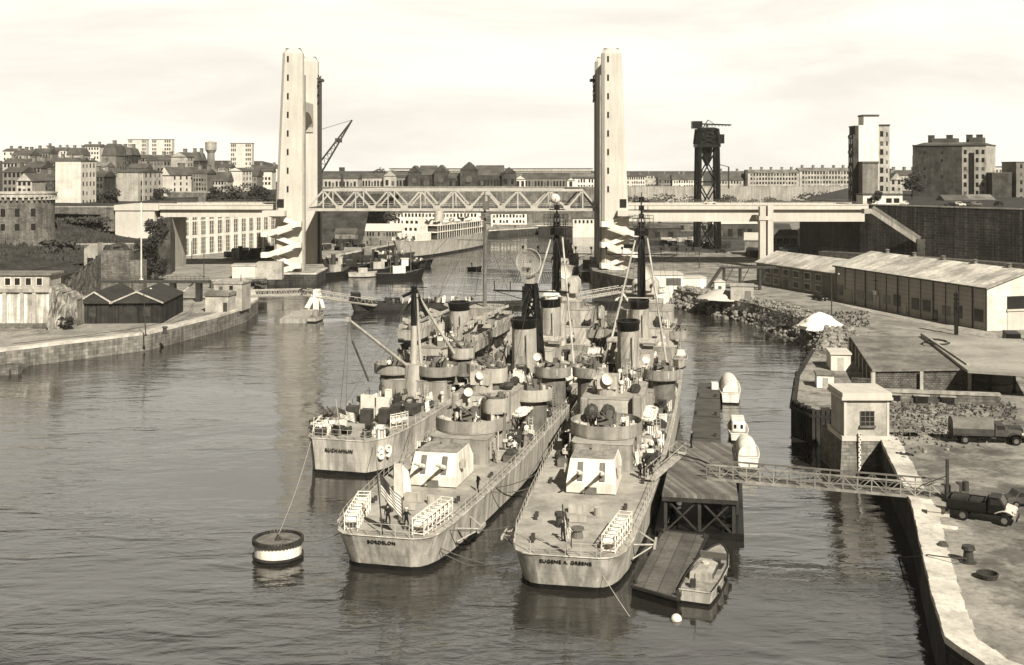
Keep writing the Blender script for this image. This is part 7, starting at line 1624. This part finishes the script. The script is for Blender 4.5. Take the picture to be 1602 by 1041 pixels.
def car(label, p, rz, m, group=None):
    r = thing('parked_car', label, 'car', p, rz, group)
    pr = [(0, .35), (0, .85), (.7, .95), (1.1, 1.45), (2.6, 1.48), (3.1, .98), (4.1, .85), (4.2, .35)]
    b = MB(); b.loft([[(x, s*w_, z) for x, z in pr] for s, w_ in ((-1, .74), (1, .74))]); b.build('body', m, r, bevel=.1)
    g = MB(); g.loft([[(x, s*.755, z) for x, z in ((.9, 1.0), (1.2, 1.38), (2.5, 1.4), (2.9, 1.0))] for s in (-1, 1)]); g.build('side_window', glass, r)
    w_ = MB(); w_.loft([[(2.66, -.66, 1.44), (2.66, .66, 1.44), (3.08, .66, 1.03), (3.08, -.66, 1.03)], [(2.7, -.66, 1.46), (2.7, .66, 1.46), (3.12, .66, 1.05), (3.12, -.66, 1.05)]]); w_.build('windscreen', glass, r)
    for sy in (-.5, .5): MB().tube((4.1, sy, .7), (4.22, sy, .7), .1, 8).build('headlight', concl, r)
    wheels(r, [(.8, -.68), (.8, .68), (3.3, -.68), (3.3, .68)], .32, .2); return r
car('dark saloon car parked below the two storey office block', G(1273, 469, 4), wr+R(6), black)
car('dark car half out of frame on the right quay beyond the open truck', G(1570, 792, 4), R(2), olive)
car('black car at the right frame edge beside the canvas covered truck', G(1592, 695, 4), R(75), black)
lo_ = thing('container_van', 'black box van cut by the right frame edge near the warehouse gate', 'van', G(1586, 552, 4), R(75)); MB().bx(0, 4.4, -1.1, 1.1, .6, 3.1).build('body', black, lo_, bevel=.1); MB().bx(4.42, 5.6, -1.0, 1.0, .6, 2.2).build('cab', black, lo_, bevel=.1); wheels(lo_, [(.9, -.95), (.9, .95), (4.6, -.95), (4.6, .95)], .4, .25)
wp = thing('spare_panel', 'white board lying on the quay beside the open truck', 'board', G(1478, 826, 4), R(-28)); MB().loft([[(-.9,-.25,.02),(.9,-.3,.02),(1.0,.25,.02),(-.8,.3,.02)],[(-.9,-.25,.16),(.9,-.3,.16),(1.0,.25,.16),(-.8,.3,.16)]]).build('board', white, wp)
wp = thing('crate', 'pale crate on the quay at the tail of the open truck', 'crate', G(1468, 806, 4), R(-20)); MB().bx(-.9, .9, -.4, .4, 0, .7).build('crate', concl, wp); MB().bx(-.92, .92, -.42, .42, .3, .36).build('batten', plasterd, wp)
for k, (lab, px, py, m_) in enumerate((('dark car first in the row on the upper street below the dark building', 1478, 327, black), ('pale car second in the row on the upper street', 1494, 329, plaster), ('dark car third in the row on the upper street', 1512, 328, steel), ('grey car in front of the gabled hut on the upper street', 1532, 330, midst), ('dark car on the upper street at the right frame edge', 1575, 331, black), ('pale car by the low white building at the bridge head', 1428, 324, plaster))):
    car(lab, (Xof(px, 352), 352+k*2, 22.5), R(10*k), m_)
car("car crossing the right approach span toward the right bank", (Xof(1100, 358), 358, 22.92), 0, concl)
# ------------------------------------------------------------------ trees and bushes
def tree(name, label, cat, p, h, rx, ry, n, seed, trunk=True, base=.25, m=leaf, group=None, sz=.5):
    rnd = random.Random(seed); root = thing(name, label, cat, p, 0, group)
    if trunk:
        t = MB(); t.tube((0, 0, -.5), (0, 0, h*.45), h*.035, 8, h*.022)
        for k in range(6): a = rnd.random()*6.3; t.tube((0, 0, h*(.25+.05*k)), (rx*.6*math.cos(a), ry*.6*math.sin(a), h*(.5+.07*k)), h*.014, 5, h*.006)
        t.build('trunk', bark, root)
    lobes = [(rnd.uniform(-.62, .62)*rx, rnd.uniform(-.62, .62)*ry, h*(base+(1-base)*rnd.uniform(.2, .82)), rnd.uniform(.3, .55)) for _ in range(9)]
    b = MB()
    for k in range(n):
        lx, ly, lz, lr = rnd.choice(lobes); v = Vector((rnd.gauss(0, 1), rnd.gauss(0, 1), rnd.gauss(0, 1))).normalized()*(rnd.random()**.35)
        c = Vector((lx+v.x*lr*rx, ly+v.y*lr*ry, lz+v.z*lr*h*.42)); c.z = max(c.z, .05)
        u = Vector((rnd.gauss(0, 1), rnd.gauss(0, 1), rnd.gauss(0, .7))).normalized(); w_ = u.orthogonal().normalized(); s = sz*rnd.uniform(.5, 1.2)
        b.add([c-u*s, c+w_*s*.6, c+u*s, c-w_*s*.6], [(0, 1, 2, 3)])
    b.build('crown' if trunk else 'foliage', m, root); return root
tree('broad_tree', 'dark round tree left of the dark apartment building', 'tree', (Xof(1427, 440), 440, 22.5), 10.5, 4.6, 4.6, 1400, 1)
tree('street_tree', 'small dark tree behind the bridge head stairway', 'tree', (Xof(1372, 372), 372, 22.5), 4.4, 2.2, 2.2, 400, 2)
for k, (lab, px, Y, hgt, rx) in enumerate((('dark bush mass right of the blank pale block', 238, 450, 7, 7.5), ('dark bushes right of the pale garden wall', 350, 462, 8, 6), ('dark trees left of the lift tower above the columned hall', 376, 464, 9, 8), ('dark trees touching the left lift tower above the columned hall', 402, 470, 8, 7), ('dark bush beside the tall blank slab', 142, 440, 6, 4), ('dark bush above the wall left of the blank pale block', 168, 425, 8, 5))):
    tree('bush_clump', lab, 'bush', (Xof(px, Y), Y, 19.5), hgt, rx, 4, 1100, 30+k, trunk=False, base=0, sz=.55)
for k, (lab, px, py, z, hgt, rx) in enumerate((('ivy hanging over the top of the steep dark rock', 238, 352, 12, 11, 3.6), ('ivy on the left flank of the steep dark rock', 222, 390, 6, 9, 3.2), ('ivy growing at the foot of the steep dark rock', 196, 420, 4, 5, 4.5), ('thicket on the right foot of the steep dark rock', 248, 405, 4, 7, 2.8))):
    p = P(px, py, 313+k); tree('ivy', lab, 'ivy', (p.x, p.y, z), hgt, rx, 2.6, 1000, 50+k, trunk=False, base=0, sz=.42)
for k, (lab, px, Y, z) in enumerate((('dark bush row under the rampart left of the hammerhead crane', 1060, 660, 16), ('dark bush row under the rampart right of the hammerhead crane', 1150, 660, 16), ('dark bushes under the rampart near the right lift tower', 1010, 650, 15), ('dark bushes under the rampart below the long barracks', 1225, 670, 16), ('dark bushes at the rampart end left of the white apartment house', 1290, 675, 16))):
    tree('bush_clump', lab, 'bush', (Xof(px, Y), Y, z-12), 17, 17, 6, 900, 70+k, trunk=False, base=.0, sz=1.1, m=leafm)
for k, (lab, px, Y, z, hgt, rx) in enumerate((('trees on the skyline left of the pale gabled workshop', 572, 690, 23, 10, 9), ('trees behind the low workshop at the left end of the truss', 590, 700, 23, 12, 7), ('low trees on the wooded bank behind the left lift tower', 520, 560, 16, 7, 10), ('bushes on the wooded bank below the truss', 560, 590, 12, 7, 12), ('bushes on the bank under the truss above the pale shed', 600, 600, 6, 9, 12), ('weeds along the wall over the grass slope', 120, 349, 17.5, 2, 14), ('bushes on the grass slope beside the round tower', 90, 316, 11, 3.5, 6))):
    tree('bush_clump', lab, 'bush', (Xof(px, Y), Y, z), hgt, rx, 5, 800, 90+k, trunk=False, base=0, sz=.7, m=leafm)
tree('bush_clump', 'dark bush against the ruined wall on the left quay', 'bush', G(106, 516, 3.3), 2.6, 1.6, 1.4, 400, 99, trunk=False, base=0, sz=.3)
for k, (lab, px, py, r_, h_) in enumerate((('weeds growing along the rubble bank near the low white building', 1090, 474, 4, 2.2), ('weeds on the rubble bank below the grey kiosk', 1150, 486, 4.5, 2.4), ('weeds on the rubble bank left of the white heap', 1215, 497, 5, 2.2), ('weeds around the foot of the white heap', 1265, 515, 4, 1.8), ('dark scrub between hut and lift tower on the left quay', 400, 447, 5, 3), ('scrub at the foot of the dark right wall behind the office block', 1290, 405, 8, 3))):
    tree('bush_clump', lab, 'bush', G(px, py, 3.6), h_*.4, r_*.7, .9, 260, 110+k, trunk=False, base=0, sz=.35, m=leaf)
# rough grass tufts (nobody could count them)
rnd = random.Random(401); b = MB()
def tuft(x, y, z, s):
    for q in range(3):
        a = rnd.random()*6.3; dx, dy = math.cos(a)*s*.5, math.sin(a)*s*.5
        b.add([(x-dx, y-dy, z-.05), (x+dx, y+dy, z-.05), (x+dx*.3+rnd.uniform(-.2, .2), y+dy*.3, z+s*rnd.uniform(.5, 1.1))], [(0, 1, 2)])
for k in range(4200):
    x, y = rnd.uniform(-185, -112), rnd.uniform(297, 350); tuft(x, y, slope_z(x, y), rnd.uniform(.3, 1.3)*(1.4 if math.sin(x*.4)+math.sin(y*.5+x*.1) > .6 else .7))
for k in range(900):
    p = G(rnd.uniform(1385, 1590), rnd.choice((rnd.gauss(640, 8), rnd.gauss(672, 14))), 4); tuft(p.x, p.y, 4, rnd.uniform(.1, .4))
for k in range(700):
    p = G(rnd.uniform(1180, 1360), rnd.uniform(488, 512), 4); tuft(p.x, p.y, 4, rnd.uniform(.2, .6))
tag(b.build('grass', leafm), 'rough grass tufts on the left slope and the edges of the right quay', 'grass', kind='stuff')
# right bank clutter under the approach span
for k, (lab, px, py, s_, m_) in enumerate((('dark heap of scrap under the right approach span', 1060, 392, 2.5, steel), ('dark stacked timber near the foot of the hammerhead crane', 1105, 388, 3, woodd), ('dark cable drum pile left of the hammerhead crane', 1030, 384, 2.6, woodd), ('pale boat hull pieces stored on the right bank', 1062, 378, 1.8, plasterm), ('dark goods beside the pale roofed timber shed', 1200, 402, 3.2, woodd), ('dark lorry shaped load near the lower road by the columned hall', 383, 402, 3.4, black), ('dark crate pile at the foot of the left lift tower stair', 408, 405, 4.5, black))):
    r_ = thing('cargo_stack', lab, 'cargo', G(px, py, 3.9)); rnd = random.Random(200+k); b = MB()
    for q in range(16): z = rnd.uniform(.3, s_); b.box((rnd.uniform(-7, 7), rnd.uniform(-4, 4), z*.5), (rnd.uniform(1, 5), rnd.uniform(.8, 3), z), rnd.random())
    b.build('pile', m_, r_)
car('dark lorry on the road near the foot of the hammerhead crane', G(1120, 396, 4), R(10), black)
for k, (lab, px, py, L_, h_, m_, rz_) in enumerate((('long dark open sided shed on the yard left of the hammerhead crane', 1018, 374, 26, 4.5, darkwall, 5), ('pale roofed low shed behind the hammerhead crane', 1075, 362, 24, 4, plasterd, -4), ('dark workshop seen between crane legs and bridge pier', 1150, 372, 20, 6, darkwall, 8), ('white low shed under the right approach span near the pier', 1225, 384, 12, 4, plaster, 0), ('grey shed at the foot of the rampart right of the lift tower', 995, 356, 22, 5, plasterd, 0))):
    p = G(px, py, 4); r_ = thing('yard_shed', lab, 'shed', p, R(rz_)); MB().bx(-L_/2, L_/2, 0, 8, -.3, h_).build('wall', m_, r_); b = MB(); b.gable(-L_/2-.3, L_/2+.3, -.4, 8.4, h_, h_+2, 'x'); b.build('roof', (slate, roofgrey, concl)[k % 3], r_)
    windows(r_, (-L_/2, 0, 0), (1, 0), ev(4, L_, .05), [.6], 2.2, h_*.55)
# ------------------------------------------------------------------ mooring lines
bt = Vector((by.location.x, by.location.y, 1.9))
wires('mooring_line', 'pale thin line from the buoy to the numbered ship', [(bt, on(ap_, -3.4, .1, 3.6))], wirel, .03, dip=.6)
wires('mooring_line', 'dark rope sagging from the buoy to the middle destroyer', [(bt, on(bordelon, -3.4, .3, 3.2))], wirem, .04, dip=1.0)
wires('mooring_line', 'dark hawsers from the middle destroyer side to the nearer destroyer', [(on(bordelon, 5.2, 13, 3.2), on(greene, -5.4, 16, 3.2)), (on(bordelon, 5.3, 14, 3.2), on(greene, -5.6, 22, 3.3)), (on(bordelon, 3.6, 1.5, 3.0), on(greene, -4.6, 3.5, 3.2))], wirem, .05, dip=.5)
wires('mooring_line', 'dark hawser from the middle destroyer stern down into the water', [(on(bordelon, 1.5, .1, 3.1), G(770, 884, 0)), (on(bordelon, 1.8, .1, 3.1), G(742, 886, 0))], wirem, .05, dip=.4)
wires('mooring_line', 'thin line from the nearer destroyer stern running down to the water', [(on(greene, .6, .05, 3.1), G(985, 965, 0))], wirel, .03, dip=.1)
wires('mooring_line', 'dark ropes from the numbered ship to the middle destroyer', [(on(ap_, 4.2, .2, 3.8), on(bordelon, -5.2, 12, 3.3)), (on(ap_, 5.2, 9, 3.9), on(bordelon, -5.5, 20, 3.4))], wirem, .04, dip=.6)
wires('mooring_line', 'rope from the quay bollard over the right quay kerb', [(G(1512, 874, 4.7), G(1452, 868, 4.3)), (G(1452, 868, 4.3), G(1405, 872, 0))], wirem, .06, dip=.05)
wires('mooring_line', 'dark lines from the launch to the raft', [(Vector((lp.x-.9, lp.y+.5, 1.2)), Vector((*rq[1], .9)))], wirem, .03, dip=.2)
# ------------------------------------------------------------------ air
hz_b = MB(); hz_b.bx(-880, 880, -190, 1500, -4, 125); hzo = hz_b.build('haze', waterm); hzo.data.materials.clear()
hm_ = bpy.data.materials.new('thin haze'); hm_.use_nodes = True; hn = hm_.node_tree; hn.nodes.remove(hn.nodes['Principled BSDF'])
pv = hn.nodes.new('ShaderNodeVolumePrincipled'); pv.inputs['Color'].default_value = (1, .95, .82, 1); pv.inputs['Density'].default_value = .00006; hn.links.new(pv.outputs[0], hn.nodes['Material Output'].inputs['Volume'])
hzo.data.materials.append(hm_); tag(hzo, kind='stuff')
